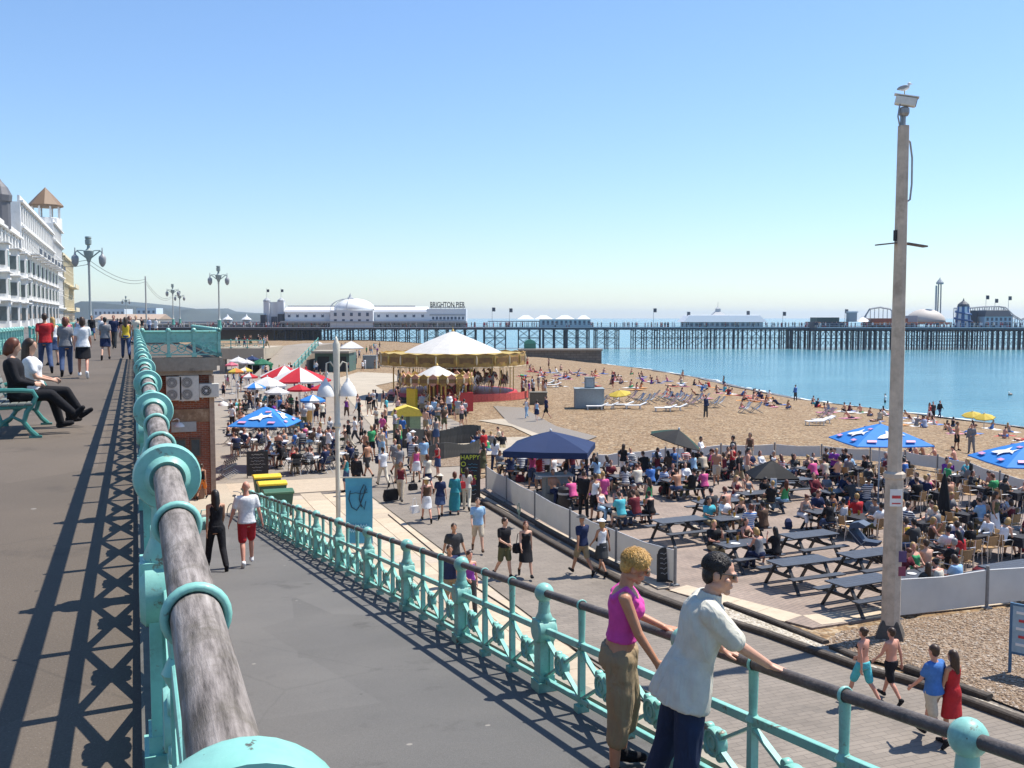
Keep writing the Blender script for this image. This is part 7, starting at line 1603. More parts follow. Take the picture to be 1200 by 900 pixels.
def carousel(px, pyf, Rp, Rr, zr0, zr1, zap, coneR, label, scallop, nrows, nh, floor):
    p = onz(px, pyf); d = Vector((p.x, p.y, 0)).normalized(); c = p + d * Rp; c.z = L
    t = thing('carousel', label, 'carousel', c)
    MB().lathe([(Rp, 0), (Rp, floor * .5), (Rp * .97, floor), (0, floor)], n=40).build('platform', M_fred if not scallop else M_fdark, t)
    n = 24
    for i in range(n):
        a0, a1 = 2 * math.pi * i / n, 2 * math.pi * (i + 1) / n; P = lambda a, r, z: Vector((r * math.cos(a), r * math.sin(a), z)); am = (a0 + a1) / 2
        mb = MB()
        if scallop: lo = [zr0 + .12, zr0 - .12, zr0 + .12]; hi = [zr1, zr1 + .25, zr1]
        else: lo = [zr0, zr0 - .05, zr0]; hi = [zr1, zr1 + .12, zr1]
        vs = []
        for r_ in (Rr, Rr - .1): vs += [P(a0, r_, lo[0]), P(am, r_ * 1.003, lo[1]), P(a1, r_, lo[2]), P(a1, r_, hi[2]), P(am, r_ * 1.003, hi[1]), P(a0, r_, hi[0])]
        mb.add(vs, [(0, 1, 2, 3, 4, 5), (11, 10, 9, 8, 7, 6), (0, 6, 7, 1), (1, 7, 8, 2), (3, 9, 10, 4), (4, 10, 11, 5)]); b = mb.build('rounding_board', M_gold if i % 2 or not scallop else mat('fair pink', (.50, .24, .16), var=.2), t)
        zc = (zr0 + zr1) / 2; mb = MB(); w = Rr * math.sin(math.pi / n) * .72
        mb.box((0, 0, 0), (w * 2, .03, (zr1 - zr0) * .5)); mb.v = [tuple(P(am, Rr * math.cos(math.pi / n) + .035 - v[1], zc) + Vector((-math.sin(am), math.cos(am), 0)) * v[0] + Vector((0, 0, v[2]))) for v in mb.v]; mb.build('painted_panel', M_goldp, b)
        mb = MB(); mb.ell(P(a0, Rr + .04, zc), (.09, .09, (zr1 - zr0) * .42), 6, 5); mb.build('boss', M_brass if i % 2 else M_fcream, b)
        # fringe of lamps
        mb = MB()
        for q in range(4): mb.ell(P(a0 + (a1 - a0) * q / 4, Rr - .02, zr0 - .16), (.05, .05, .05), 5, 4)
        if not scallop: mb.tube([P(a0 + (a1 - a0) * q / 4, Rr - .02, zr0 - .1) for q in range(5)], .03, 4); mb.build('lamp_string', M_fcream, b)
    MB().lathe([(Rr - .05, zr1 - .05), (coneR, zr1 + .02), (coneR * .99, zr1 + .04)], n=40).build('eave', mat('eave yellow', (.40, .29, .07), var=.25), t)
    mb = MB(); prof = [(coneR, zr1 + .03)] + [(coneR * (1 - f) , zr1 + .03 + (zap - zr1) * (f ** .92)) for f in (.2, .4, .6, .8, .93)] + [(.02, zap)]
    mb.lathe(prof, n=16); mb.build('tilt_roof', ucloth('white', (.74, .73, .71)), t); MB().lathe([(.12, zap - .1), (.15, zap + .05), (.03, zap + .2), (.02, zap + .5)], n=8).build('finial', M_brass, t)
    MB().lathe([(Rp * .26, floor), (Rp * .26, zr0 + .2)], n=14).build('centre_drum', M_goldp, t)
    for i in range(14): a = 2 * math.pi * i / 14; MB().box((Rp * .27 * math.cos(a), Rp * .27 * math.sin(a), (zr0 + floor) / 2), (.12, .12, zr0 - floor)).build('drum_pilaster', M_brass if i % 2 else M_fred, t)
    for i in range(12): a = 2 * math.pi * i / 12; MB().cyl((Rp * .93 * math.cos(a), Rp * .93 * math.sin(a), floor), (Rp * .93 * math.cos(a), Rp * .93 * math.sin(a), zr0 + .3), .045, .045, 6).build('pillar', M_brass, t)
    hc = [M_fcream, M_white, mat('horse brown', (.16, .07, .035)), mat('horse red', (.36, .06, .04)), mat('horse grey', (.25, .24, .23))]
    for r_ in range(nrows):
        rr = Rp * (.82 - .22 * r_)
        for i in range(nh):
            a = 2 * math.pi * (i + .5 * r_) / nh; o = link('horse', HM, t, (rr * math.cos(a), rr * math.sin(a), floor + 1.15 + .22 * math.sin(i * 2.1 + r_)), a + math.pi / 2, hc[(i * 3 + r_) % 5])
            k = .7 if scallop else 1.05; o.scale = (k, k, k)
            for nm, me in (('mane', hm_mane), ('saddle', hm_sad), ('pole', hm_pole)): link(nm, me, o)
    return t, c
big, bc = carousel(531, 471, 6.3, 6.95, 3.15, 4.2, 6.25, 4.7, 'large golden carousel with galloping horses and white tented roof', False, 3, 16, .62)
sml, sc_ = carousel(512, 487, 2.55, 2.85, 2.35, 2.95, 3.75, 1.55, 'small scalloped carousel in front of the large golden one', True, 1, 8, .25)
MB().box((1.9, -1.5, .9), (1.2, .3, 1.5)).build('painted_car', M_fred, sml); MB().ell((1.0, -2.0, .6), (.7, .3, .25), 10, 6).build('toy_car', M_yl, sml); MB().box((-2.2, -.6, 1.1), (.2, 1.3, 1.8), rz=.3).build('side_board', M_yl, sml)
# red fence before the large carousel
fr_ = thing('red_barrier', 'low red barrier curving round the front of the large carousel', 'barrier', bc)
for i in range(22):
    a = R(-118 + i * 5.0); a2 = a + R(4.9); r_ = 7.4
    MB().bar((r_ * math.cos(a), r_ * math.sin(a), .36), (r_ * math.cos(a2), r_ * math.sin(a2), .36), .05, .66).build('panel', mat('barrier red', (.56, .10, .08), var=.25), fr_)
# dark wavy timber screens in front of the carousels
M_scr = mat('dark screen timber', (.070, .068, .060), var=.35, scale=2, stain=(.14, .12, .10))
def wavy(pxs, H, lab):
    ps = [onz(x, y) for x, y in pxs]; t = thing('timber_screen', lab, 'fence', ps[0]); o = ps[0]; tot = sum((b - a).length for a, b in zip(ps, ps[1:])); k = 0; s = 0
    for a, b in zip(ps, ps[1:]):
        d = b - a; n = max(1, math.ceil(d.length / .24))
        for i in range(n):
            p = a + d * ((i + .5) / n) - o; h = H + .13 * math.sin(k * .36); k += 1
            q = MB().box((0, 0, 0), (.26, .05, h), rz=math.atan2(d.y, d.x)).build('board', M_scr, t, loc=(p.x, p.y, h / 2)); 
    return t
wavy([(463, 524), (480, 525), (512, 522), (540, 520), (563, 519)], 1.0, 'dark wavy-topped timber screen before the carousels, longer of two')
wavy([(499, 540), (520, 538), (545, 534), (563, 531)], .75, 'low dark wavy timber screen beside the black happy hour board')
tag(MB().prism([(onz(x, y).x, onz(x, y).y) for x, y in ((565, 545), (510, 548), (500, 541), (563, 532))], L + .012, L + .03).build('planting_bed', M_gravel), kind='structure')
# little yellow and green hut
p = onz(478, 507); hut = thing('toy_hut', 'small hut with yellow gable roof and green walls by the carousel', 'hut', p, R(-8)); hw_ = .95
MB().box((0, .6, .55), (1.7, 1.2, 1.1)).build('wall', mat('hut green', (.22, .30, .17), var=.2), hut); mb = MB(); mb.prism([(-1.0, 1.08), (1.0, 1.08), (.75, 1.5), (0, 1.75), (-.75, 1.5)], -.1, 1.3, T=lambda x, z, y: (x, y, z)); mb.build('roof', mat('hut yellow', (.66, .50, .06)), hut); MB().box((0, -.02, .6), (.25, .04, 1.2)).build('post', mat('hut dark', (.08, .10, .06)), hut)
# curved low steps beside the plaza
st = thing('curved_steps', 'curved dark timber steps beside the small carousel', 'steps', onz(440, 474))
for j in range(3):
    r_ = 3.0 + j * .75; pts = [Vector((r_ * math.cos(a), r_ * math.sin(a) * 1.5, .12 + .12 * j)) for a in [R(-75 + 10 * i) for i in range(14)]]
    mb = MB(); mb.loft([[p + Vector((0, 0, e[1])) + Vector((p.x, p.y, 0)).normalized() * e[0] for e in ((-.18, -.14), (.18, -.14), (.18, .06), (-.18, .06))] for p in pts]); mb.build('step', M_log, st)
# giant ice-cream cone sign
p = onz(362, 500); ic = thing('ice_cream_sign', 'large model ice cream cone standing beside the blue parasol', 'sign', p); MB().lathe([(.12, .1), (.16, .2), (.38, 1.1), (.42, 1.15)], n=12).build('cone', mat('cone tan', (.55, .32, .10)), ic); MB().lathe([(.42, 1.15), (.48, 1.3), (.4, 1.5), (.3, 1.6), (.28, 1.75), (.12, 1.95), (0, 2.05)], n=12).build('ice', M_white, ic, smooth='all')
bs = onz(358, 512); board_sign('blue_board', 'blue menu board below the ice cream cone sign', bs, face_cam(bs), .7, .8, [('', 0, .7, .45, chalk), ('', 0, .5, .45, chalk), ('', 0, .3, .4, chalk)], mat('board blue', (.05, .16, .38)), chalk)
# far concrete deck with underpass and the second ramp
fd = thing('concrete_deck', 'pale concrete deck with dark underpass below and people on top', 'building', ondist(262, 430, 132), -YAW); zb = ondist(262, 430, 132).z; fd.location.z = L
zt = ondist(262, 408, 132).z - L; ze = ondist(262, 421, 132).z - L; w_ = 46 / F * 132
MB().box((w_ / 2 - .6, 6, (zt + ze) / 2), (w_ + 1.5, 12, zt - ze)).build('deck_slab', M_concrete, fd)
for x in (-.2, w_ * .45, w_ - .1): MB().box((x, .6, ze / 2), (.7, 1.0, ze)).build('column', M_wallc, fd)
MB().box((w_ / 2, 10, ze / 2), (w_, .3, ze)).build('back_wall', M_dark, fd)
_o = Vector(fd.location); _M = Matrix.Rotation(-YAW, 3, 'Z'); G = lambda x, y, z: _o + _M @ Vector((x, y, z))
simple_railing('deck_railing', 'turquoise railing on the front of the far concrete deck', [G(-1.2, .15, zt + .0), G(w_ + .1, .15, zt + .0)], post=2)
mb = MB(); mb.prism([(-6, .05), (12, zt), (26, zt), (26, 0), (-6, 0)], w_ + .2, w_ + 5.2, T=lambda y, z, x: (x, y, z)); o = mb.build('far_ramp', M_plaza, loc=_o, rz=-YAW); tag(o, kind='structure')
simple_railing('far_ramp_railing', 'turquoise railing sloping down the far ramp to the plaza', [G(w_ + 5.1, 12, zt), G(w_ + 5.1, -6, .05)], post=2.2)
bk = thing('seafront_arches', 'dark arcade of kiosks under the promenade beyond the plaza', 'building', G(w_ + 6, 4, 0), -YAW); MB().box((2.4, 4, 1.3), (4.8, 6, 2.6)).build('wall', mat('arcade green', (.07, .13, .11)), bk); MB().box((2.4, 2.6, 2.75), (5.2, 6, .3)).build('roof', M_wallc, bk)
for i in range(2): MB().box((1.2 + i * 2.4, .95, 1.1), (1.6, .12, 2.0)).build('doorway', M_dark, bk)
# ---- folding tables and chairs of the left cafe
M_fold = mat('folding chair dark', (.045, .05, .055), rough=.5); M_wtab = mat('white table top', (.66, .67, .68), rough=.4)
def fold_chair():
    t = thing('folding_chair', 'x', 'chair', (0, 0, 0)); 
    for i in range(3): MB().box((0, -.12 + i * .13, .45), (.4, .11, .02)).build('seat_slat', M_fold, t)
    for z in (.68, .8): MB().box((0, -.22 - .08 * (z - .68), z), (.42, .02, .09)).build('back_slat', M_fold, t)
    for s in (-1, 1): MB().cyl((s * .2, .25, 0), (s * .2, -.26, .86), .013, .013, 6).build('leg', M_steel, t); MB().cyl((s * .18, -.24, 0), (s * .18, .2, .45), .013, .013, 6).build('leg', M_steel, t)
    return t
def round_table():
    t = thing('bistro_table', 'x', 'table', (0, 0, 0)); MB().lathe([(.40, .70), (.41, .72), (.40, .74), (0, .74)], n=18).build('top', M_wtab, t); MB().cyl((0, 0, .02), (0, 0, .7), .03, .03, 8).build('column', M_steel, t)
    for i in range(3): a = 2 * math.pi * i / 3; MB().bar((0, 0, .05), (.3 * math.cos(a), .3 * math.sin(a), .015), .05, .03).build('foot', M_steel, t)
    return t
fc, rt = fold_chair(), round_table(); f1 = f2 = True; CSEATS = []
LT = [(345, 555), (372, 553), (330, 532), (352, 528), (296, 530), (280, 520), (378, 532), (402, 548), (310, 512), (285, 505), (340, 508), (330, 492), (305, 490), (280, 488), (318, 478), (340, 480), (296, 474), (360, 520), (276, 535), (322, 548), (392, 525)]
for k, (px, py) in enumerate(LT):
    p = onz(px, py); o = rt if f1 else copy_tree(rt); f1 = False; o.location = p; o['label'] = 'small round white bistro table in the seafront cafe crowd'; o['group'] = 'bistro tables of the cafe'
    for j in range(4 if k % 3 else 3):
        rz = R(90 * j + 35 * (k % 3)); q = p + Matrix.Rotation(rz, 3, 'Z') @ Vector((0, -.66, 0)); c = fc if f2 else copy_tree(fc); f2 = False; c.location = q; c.rotation_euler = (0, 0, rz); c['label'] = 'dark folding chair at a white bistro table'; c['group'] = 'folding chairs of the cafe'
        CSEATS.append((q, math.degrees(rz), px, py))
# stacked chairs by the brick wall
for i in range(7):
    c = copy_tree(fc); c.location = onz(262 + i * 2.2, 562 - i * 1.2); c.rotation_euler = (R(-10), 0, R(95)); c['label'] = 'folded dark chair leaning in the row beside the brick cafe wall'; c['group'] = 'folded chairs leaning by the cafe wall'
# pram on the terrace
p = onz(1010, 655, L + .03); pr = thing('pram', 'dark blue folding pram beside the picnic tables', 'pram', p, R(-60))
mb = MB(); mb.prism([(.0, .45), (.5, .5), (.55, .62), (.1, .62), (-.25, .95), (-.38, .9), (-.12, .5)], -.2, .2, T=lambda x, z, y: (x, y, z)); mb.build('seat', mat('pram blue', (.03, .05, .09)), pr); mb = MB(); mb.prism([(-.36, .92), (-.3, 1.12), (-.05, 1.2), (.18, 1.1), (.1, 1.02), (-.2, .98)], -.24, .24, T=lambda x, z, y: (x, y, z)); mb.build('hood', mat('pram hood', (.06, .09, .14)), pr)
for s in (-1, 1): MB().tube([(.55, s * .22, .12), (.0, s * .22, .55), (-.45, s * .22, 1.0), (-.6, s * .22, 1.02)], .013, 6).build('frame', M_steel, pr); MB().cyl((-.4, s * .22, .12), (.15, s * .22, .6), .012, .012, 6).build('strut', M_steel, pr); MB().lathe([(.1, -.02), (.1, .02)], c=(.55, s * .24, .1), n=12, axis='Y').build('wheel', M_black, pr); MB().lathe([(.1, -.02), (.1, .02)], c=(-.4, s * .24, .1), n=12, axis='Y').build('wheel', M_black, pr)
# towels and mats of the sunbathers
# gull on the water, swimmer
p = onz(1184, 463, SEA); bo = thing('floating_gull', 'brown and white gull floating on the calm sea', 'bird', p, R(200)); MB().ell((0, 0, .1), (.5, .22, .18), 12, 8).build('body', mat('gull brown', (.22, .18, .15)), bo, smooth='all'); MB().ell((.42, 0, .36), (.13, .1, .12), 10, 6).build('head', M_white, bo, smooth='all'); MB().cyl((.5, 0, .34), (.66, 0, .32), .03, .01, 6).build('beak', mat('beak', (.6, .35, .03)), bo); MB().cyl((.34, 0, .15), (.42, 0, .34), .1, .08, 8).build('neck', M_white, bo)

# ================================================================ everyone in the picture
P_LOW = 'on the lower promenade'
def low(px, py, face, pose, sex, top, bottom, hair, where=P_LOW, group='people on the lower promenade', z=L + .006, **kw):
    kw.setdefault('lod', 0); return person(onz(px, py, z), face, pose, sex, top, bottom, hair, where=where, group=group, **kw)
HS, HL, HB, HU = 'hairshort', 'hairlong', 'hairbob', 'hairbun'
# couple going down the ramp, hand in hand
person(onramp(290, 664), 2, 'walkhand', 'm', ('tshirt', 'white'), ('shorts', 'red'), None, hat=None, shoes='white', skin=2, lod=0, label='person in white polo shirt and red shorts walking down the ramp', group='couple walking down the ramp')
person(onramp(254, 669), 8, 'walk', 'f', ('tank', 'black'), ('trousers', 'black'), (HL, 'black'), shoes='black', skin=1, lod=0, label='person with long black hair in black top and trousers on the ramp', group='couple walking down the ramp')
hb = thing('handbag', 'pale turquoise handbag under the arm of the black-clad walker', 'bag', onramp(241, 669) + Vector((0, 0, .98)), R(20)); MB().lathe([(.02, -.13), (.13, -.12), (.15, 0), (.1, .12), (.02, .13)], n=12, sc=(1, .45)).build('body', mat('bag turquoise', (.25, .55, .52)), hb, smooth='all'); MB().tube([(-.1, 0, .1), (-.06, 0, .28), (.06, 0, .28), (.1, 0, .1)], .012, 6).build('strap', mat('bag turquoise', (.25, .55, .52)), hb)
low(237, 585, -20, 'walk2', 'f', ('tank', 'black'), ('shorts', 'orange'), (HU, 'brown'), where='passing the brick cafe wall', scale=.9)
# lower promenade, one by one
low(591, 678, 200, 'walk3', 'm', ('tshirt', 'black'), ('shorts', 'olive'), (HS, 'brown'), shoes='black')
low(616, 677, 170, 'walk', 'f', ('dress', 'black'), None, (HL, 'auburn'), skin=0)
low(682, 674, 12, 'walk', 'm', ('tshirt', 'navy'), ('shorts', 'khaki'), None, hat=('hat', 'charcoal'))
low(705, 674, 12, 'walk2', 'f', ('tank', 'white'), ('skirt', 'charcoal'), (HB, 'fair'), hat=('hat', 'white'))
low(532, 687, 178, 'walkhand', 'm', ('tshirt', 'charcoal'), ('shorts', 'navy'), (HS, 'brown'))
low(560, 647, 168, 'walk', 'm', ('shirt', 'pale blue'), ('shorts', 'beige'), (HS, 'brown'), shoes='brown')
low(527, 718, 176, 'walk2', 'm', ('tshirt', 'navy'), ('shorts', 'khaki'), (HS, 'brown'))
low(550, 722, 176, 'walk3', 'f', ('tank', 'purple'), ('trousers', 'charcoal'), (HU, 'brown'))
low(500, 612, -8, 'walk', 'f', ('tank', 'brown'), ('skirt', 'white'), (HB, 'fair'), hat=('hat', 'beige'))
low(516, 607, -5, 'walk2', 'f', ('tshirt', 'navy'), ('skirt', 'denim'), (HB, 'brown'), hat=('hat', 'cream'))
low(533, 603, -20, 'stand2', 'f', ('longsleeve', 'teal'), ('longskirt', 'teal'), (HB, 'auburn'))
low(547, 598, -25, 'walk3', 'f', ('tshirt', 'cream'), ('trousers', 'cream'), (HL, 'brown'))
low(470, 588, 150, 'walk', 'f', ('tank', 'maroon'), ('trousers', 'beige'), (HB, 'auburn'))
low(449, 570, 10, 'walk', 'm', ('tshirt', 'white'), ('trousers', 'cream'), (HS, 'brown'))
low(468, 566, 12, 'stand2', 'm', ('tshirt', 'grey'), ('trousers', 'khaki'), (HS, 'fair'))
low(488, 565, 5, 'stand', 'f', ('tank', 'pink'), ('skirt', 'white'), (HB, 'brown'))
low(501, 577, 8, 'walk', 'f', ('tshirt', 'cream'), ('skirt', 'navy'), (HB, 'auburn'))
low(431, 560, 40, 'walk2', 'm', None, ('shorts', 'charcoal'), (HS, 'brown'))
low(418, 580, -30, 'stand', 'm', ('longsleeve', 'black'), ('trousers', 'black'), (HS, 'black'))
low(406, 576, 60, 'stand2', 'f', ('tank', 'teal'), ('shorts', 'denim'), (HL, 'brown'))
low(566, 560, 20, 'hip', 'f', ('dress', 'olive'), None, (HL, 'brown'))
low(580, 553, -30, 'phone', 'f', ('tshirt', 'white'), ('trousers', 'navy'), (HL, 'black'))
low(567, 543, 30, 'stand2', 'm', ('tshirt', 'red'), ('shorts', 'denim'), (HS, 'brown'))
low(1010, 826, 14, 'walk', 'f', ('bikini', 'black'), ('shorts', 'turquoise'), (HU, 'brown'), scale=.93, skin=2, where='walking past the camera pole')
low(1043, 822, 10, 'walk2', 'm', None, ('shorts', 'black'), (HS, 'brown'), scale=.84, skin=2, where='walking past the camera pole')
low(1092, 869, 8, 'walk2', 'm', ('tshirt', 'blue'), ('shorts', 'beige'), (HS, 'brown'), skin=2)
low(1114, 869, 5, 'stand', 'f', ('dress', 'red'), None, (HL, 'brown'), skin=1)
low(484, 545, 185, 'walk', 'm', ('tshirt', 'white'), ('trousers', 'denim'), (HS, 'grey'), hat=('hat', 'white'))
# bags carried along the promenade
def carry(px, py, h, col, label, k=1.0):
    t = thing('shoulder_bag', label, 'bag', onz(px, py) + Vector((0, 0, h)), R(20)); MB().loft([[Vector((x * a * k, y * .08, z * k)) for x, y in ((-1, -1), (1, -1), (1, 1), (-1, 1))] for a, z in ((.17, 0), (.19, .12), (.15, .26))]).build('body', clothm(col), t); MB().tube([(-.1 * k, 0, .25 * k), (-.04, 0, .55 * k), (.04, 0, .55 * k), (.1 * k, 0, .25 * k)], .012, 5).build('strap', clothm(col), t)
carry(540, 601, .95, 'red', 'red shoulder bag on the teal-clad walker'); carry(552, 596, .95, 'maroon', 'dark red shoulder bag on the cream-clad walker'); carry(446, 570, 1.05, 'navy', 'navy rucksack on the back of the white-clad walker', 1.3); carry(486, 612, .35, 'white', 'white carrier bag held low beside hatted walker'); carry(448 + 10, 588, .05, 'black', 'black wheeled suitcase beside the beige-trousered walker', 1.8); carry(608, 677, .75, 'black', 'black handbag on the arm of the black dress'); carry(484, 590, .55, 'black', 'black carrier bag held beside the curly headed walker')
carry(706, 673, 1.0, 'black', 'black rucksack on the white-hatted walker', 1.2)

# upper promenade: the couple on the bench and the strollers
def up_(px, py, face, pose, sex, top, bottom, hair, where='on the upper promenade', **kw):
    kw.setdefault('lod', 0); return person(onz(px, py, 0.003), face, pose, sex, top, bottom, hair, where=where, group='people on the upper promenade', **kw)
up_(54, 437, 10, 'walk', 'm', ('tshirt', 'red'), ('trousers', 'denim'), (HS, 'brown')); up_(78, 441, 5, 'walk2', 'f', ('tshirt', 'grey'), ('trousers', 'denim'), (HB, 'auburn')); up_(98, 443, -2, 'walk', 'f', ('tshirt', 'white'), ('skirt', 'black'), (HB, 'brown'), shoes='white'); up_(124, 422, -2, 'walk2', 'f', ('tshirt', 'grey'), ('skirt', 'navy'), (HS, 'black')); up_(148, 421, 2, 'walk', 'f', ('tank', 'yellow'), ('trousers', 'denim'), (HL, 'brown'))
up_(134, 409, 170, 'walk', 'm', ('tshirt', 'navy'), ('trousers', 'charcoal'), (HS, 'brown'), lod=1); up_(160, 404, 175, 'walk2', 'm', ('shirt', 'cream'), ('shorts', 'khaki'), (HS, 'fair'), lod=1); up_(63, 428, 20, 'stand2', 'f', ('tank', 'white'), ('skirt', 'denim'), (HL, 'fair'), lod=1); up_(80, 418, 170, 'walk', 'f', ('tank', 'pink'), ('shorts', 'white'), (HL, 'fair'), lod=1)
# bench sitters (facing the sea): one legs crossed in black, one in a white top
POSES['bench'] = dict(legs=((88, 6, 74, 0), (92, -12, 48, 10)), arms=((10, 6, 62, 34), (8, 8, 70, 44)), lean=-9, head=(10, 26))
POSES['bench2'] = dict(legs=((86, 8, 82, 0), (90, -6, 60, 8)), arms=((12, 6, 62, 34), (10, 8, 66, 40)), lean=-10, head=(-24, 22))
def on_bench(dx, dy, pose, sex, top, bottom, hair, label, skin, sc=1.0):
    P = pose_of(pose, sex); z = .48 + .10 - P.pel.z * sc * (.94 if sex == 'f' else 1)
    person(BENCH + Vector((dx, dy, z)), -90, pose, sex, top, bottom, hair, shoes='black', skin=skin, lod=0, label=label, group='couple on the bench', scale=sc)
on_bench(.26, -.42, 'bench', 'm', ('longsleeve', 'black'), ('trousers', 'black'), (HB, 'auburn'), 'person in black jacket with crossed legs sitting at the bench end', 0, .97)
on_bench(.42, .42, 'bench2', 'f', ('tshirt', 'white'), ('trousers', 'black'), (HL, 'brown'), 'person in white T-shirt sitting on the bench behind the black jacket', 0)
# far strollers of the upper promenade and the platform
r2 = random.Random(77)
def zone_label(where): return where
for px, py in [(142, 398), (150, 396), (166, 393), (120, 402), (108, 400), (92, 404), (175, 391), (183, 390.5), (154, 391), (138, 392)]:
    k = rand_look(r2); person(onz(px, py, .003), r2.uniform(-25, 25) + r2.choice((0, 180)), r2.choice(['walk', 'walk2', 'stand', 'walk3']), where='far along the promenade', group='distant people on the upper promenade', lod=1, **k)
for px, col in ((173, 'red'), (186, 'pale blue'), (212, 'charcoal'), (226, 'brown'), (232, 'black'), (240, 'navy'), (247, 'white'), (197, 'beige'), (219, 'maroon'), (206, 'cream')):
    p = ondist(px, 380, 62 + (px % 7) * 3); k = rand_look(r2); k['top'] = ('tshirt', col); p.z = .003
    if p.x < .6: p.x = .8
    if p.y < 62 and p.x < 3.2: person(p, r2.uniform(0, 360), 'stand', where='standing on the viewing platform', group='people on the viewing platform', lod=1, **k)
    else: p.x = min(p.x, -.3 + .0 * p.x); person(p, r2.uniform(0, 360), 'stand', where='behind the viewing platform', group='people behind the viewing platform', lod=1, **k)
def crowd(n, box, where, group, poses, lod=2, zf=None, beach=False, seed=1):
    q = random.Random(seed); done = []
    tries = 0
    while len(done) < n and tries < n * 30:
        tries += 1; px, py = q.uniform(box[0], box[2]), q.uniform(box[1], box[3]); p = zf(px, py)
        if any((p - d).length < .75 for d in done): continue
        done.append(p); k = rand_look(q, beach); person(p, q.uniform(0, 360), q.choice(poses), where=where, group=group, lod=lod, **k)
WALKS = ['walk', 'walk2', 'stand', 'stand2', 'walk3', 'hip', 'fold']
G0 = lambda x, y: onz(x, y, L + .006)
# terrace: everyone seated at tables
SEATP = ['sit', 'sit2', 'sitback', 'sitdrink']
def seat_person(p, face, seat_h, where, group, look, pose=None, lod=1):
    pose = pose or r2.choice(SEATP); P = pose_of(pose, look['sex']); s = look.get('scale', 1) * (.94 if look['sex'] == 'f' else 1)
    q = Vector((p.x, p.y, p.z + seat_h + .10 * s - P.pel.z * s))
    return person(q, face + r2.uniform(-12, 12), pose, where=where, group=group, lod=lod, **look)
for i, (p, face, px, py) in enumerate(SEATS):
    if px > 1150 and r2.random() < .12: continue
    pr_ = .95 if py < 600 else .6
    if (px, py) in ((840, 587),): pr_ = .35
    if r2.random() > pr_: continue
    k = rand_look(r2); lod = 1 if py > 560 else 2
    seat_person(p, face, .47, 'at a terrace table', 'people sitting on the terrace', k, lod=lod)
# people standing or walking on the terrace
for px, py, face, pose, sex, top, bottom, hair in [(697, 610, 10, 'stand', 'm', ('tank', 'white'), ('shorts', 'black'), (HS, 'brown')), (706, 607, -20, 'stand2', 'm', ('tshirt', 'pink'), ('shorts', 'charcoal'), (HS, 'fair')), (684, 606, -40, 'stand', 'm', ('longsleeve', 'black'), ('trousers', 'black'), (HS, 'brown')), (760, 612, 20, 'stand2', 'f', ('tank', 'green'), ('skirt', 'grey'), (HL, 'brown')), (866, 575, 30, 'walk', 'm', ('tshirt', 'black'), ('shorts', 'khaki'), (HS, 'brown')), (624, 572, -20, 'stand', 'f', ('tank', 'pink'), ('shorts', 'denim'), (HL, 'auburn')), (632, 575, 40, 'stand2', 'f', ('tshirt', 'red'), ('skirt', 'white'), (HB, 'brown')), (1165, 633, 200, 'stand2', 'f', ('tank', 'olive'), ('longskirt', 'white'), (HL, 'brown')), (670, 568, 200, 'stand', 'm', ('tshirt', 'maroon'), ('trousers', 'denim'), (HS, 'black')), (640, 568, 160, 'stand', 'm', ('tshirt', 'white'), ('trousers', 'charcoal'), (HS, 'brown'))]:
    person(onz(px, py, L + .036), face, pose, sex, top, bottom, hair, where='standing on the terrace', group='people standing on the terrace', lod=1)
crowd(9, (730, 538, 1000, 575), 'standing among terrace tables', 'people standing among terrace tables', WALKS, 1, lambda x, y: onz(x, y, L + .036), seed=12)
# a folded black parasol
ub = thing('folded_parasol', 'tall folded black parasol standing among the terrace tables', 'umbrella', onz(1105, 625, L + .03)); MB().lathe([(.3, .25), (.26, .6), (.16, 1.4), (.09, 1.9), (.03, 2.1)], n=9).build('canopy', U_black, ub); MB().cyl((0, 0, 0), (0, 0, 2.2), .025, .025, 8).build('pole', M_steel, ub); MB().lathe([(.3, 0), (.3, .06), (.05, .1)], n=10).build('base', M_grey, ub)
# sitters close to the corner fence
for px, py, face, look in [(1086, 690, 10, dict(sex='m', top=None, bottom=('shorts', 'khaki'), hair=(HS, 'brown'))), (1112, 686, 5, dict(sex='m', top=('tshirt', 'black'), bottom=('shorts', 'khaki'), hair=(HS, 'grey'))), (1106, 668, 0, dict(sex='m', top=('tshirt', 'white'), bottom=('shorts', 'navy'), hair=(HS, 'black'))), (1122, 664, 5, dict(sex='m', top=('tshirt', 'navy'), bottom=('trousers', 'black'), hair=(HS, 'brown'))), (1138, 662, -10, dict(sex='f', top=('tshirt', 'black'), bottom=('trousers', 'denim'), hair=(HB, 'black'))), (1072, 660, 20, dict(sex='m', top=('tshirt', 'charcoal'), bottom=('trousers', 'denim'), hair=(HS, 'black'))), (1090, 655, -120, dict(sex='f', top=('tank', 'brown'), bottom=('skirt', 'black'), hair=(HB, 'fair'))), (1060, 655, -60, dict(sex='f', top=('tank', 'yellow'), bottom=('skirt', 'denim'), hair=(HB, 'brown')))]:
    p = onz(px, py, L + .03); c = copy_tree(wc); c.location = p; c.rotation_euler = (0, 0, R(face)); c['label'] = 'wicker chair with sitter close to the corner windbreak'; c['group'] = 'wicker chairs by the corner windbreak'
    seat_person(p, face, .47, 'beside the corner windbreak', 'people near the corner windbreak', look, lod=1)
# left cafe
for i, (p, face, px, py) in enumerate(CSEATS):
    if r2.random() > .82: continue
    k = rand_look(r2); seat_person(p, face, .47, 'sitting in seafront cafe', 'people sitting in the seafront cafe', k, lod=1 if py > 520 else 2)
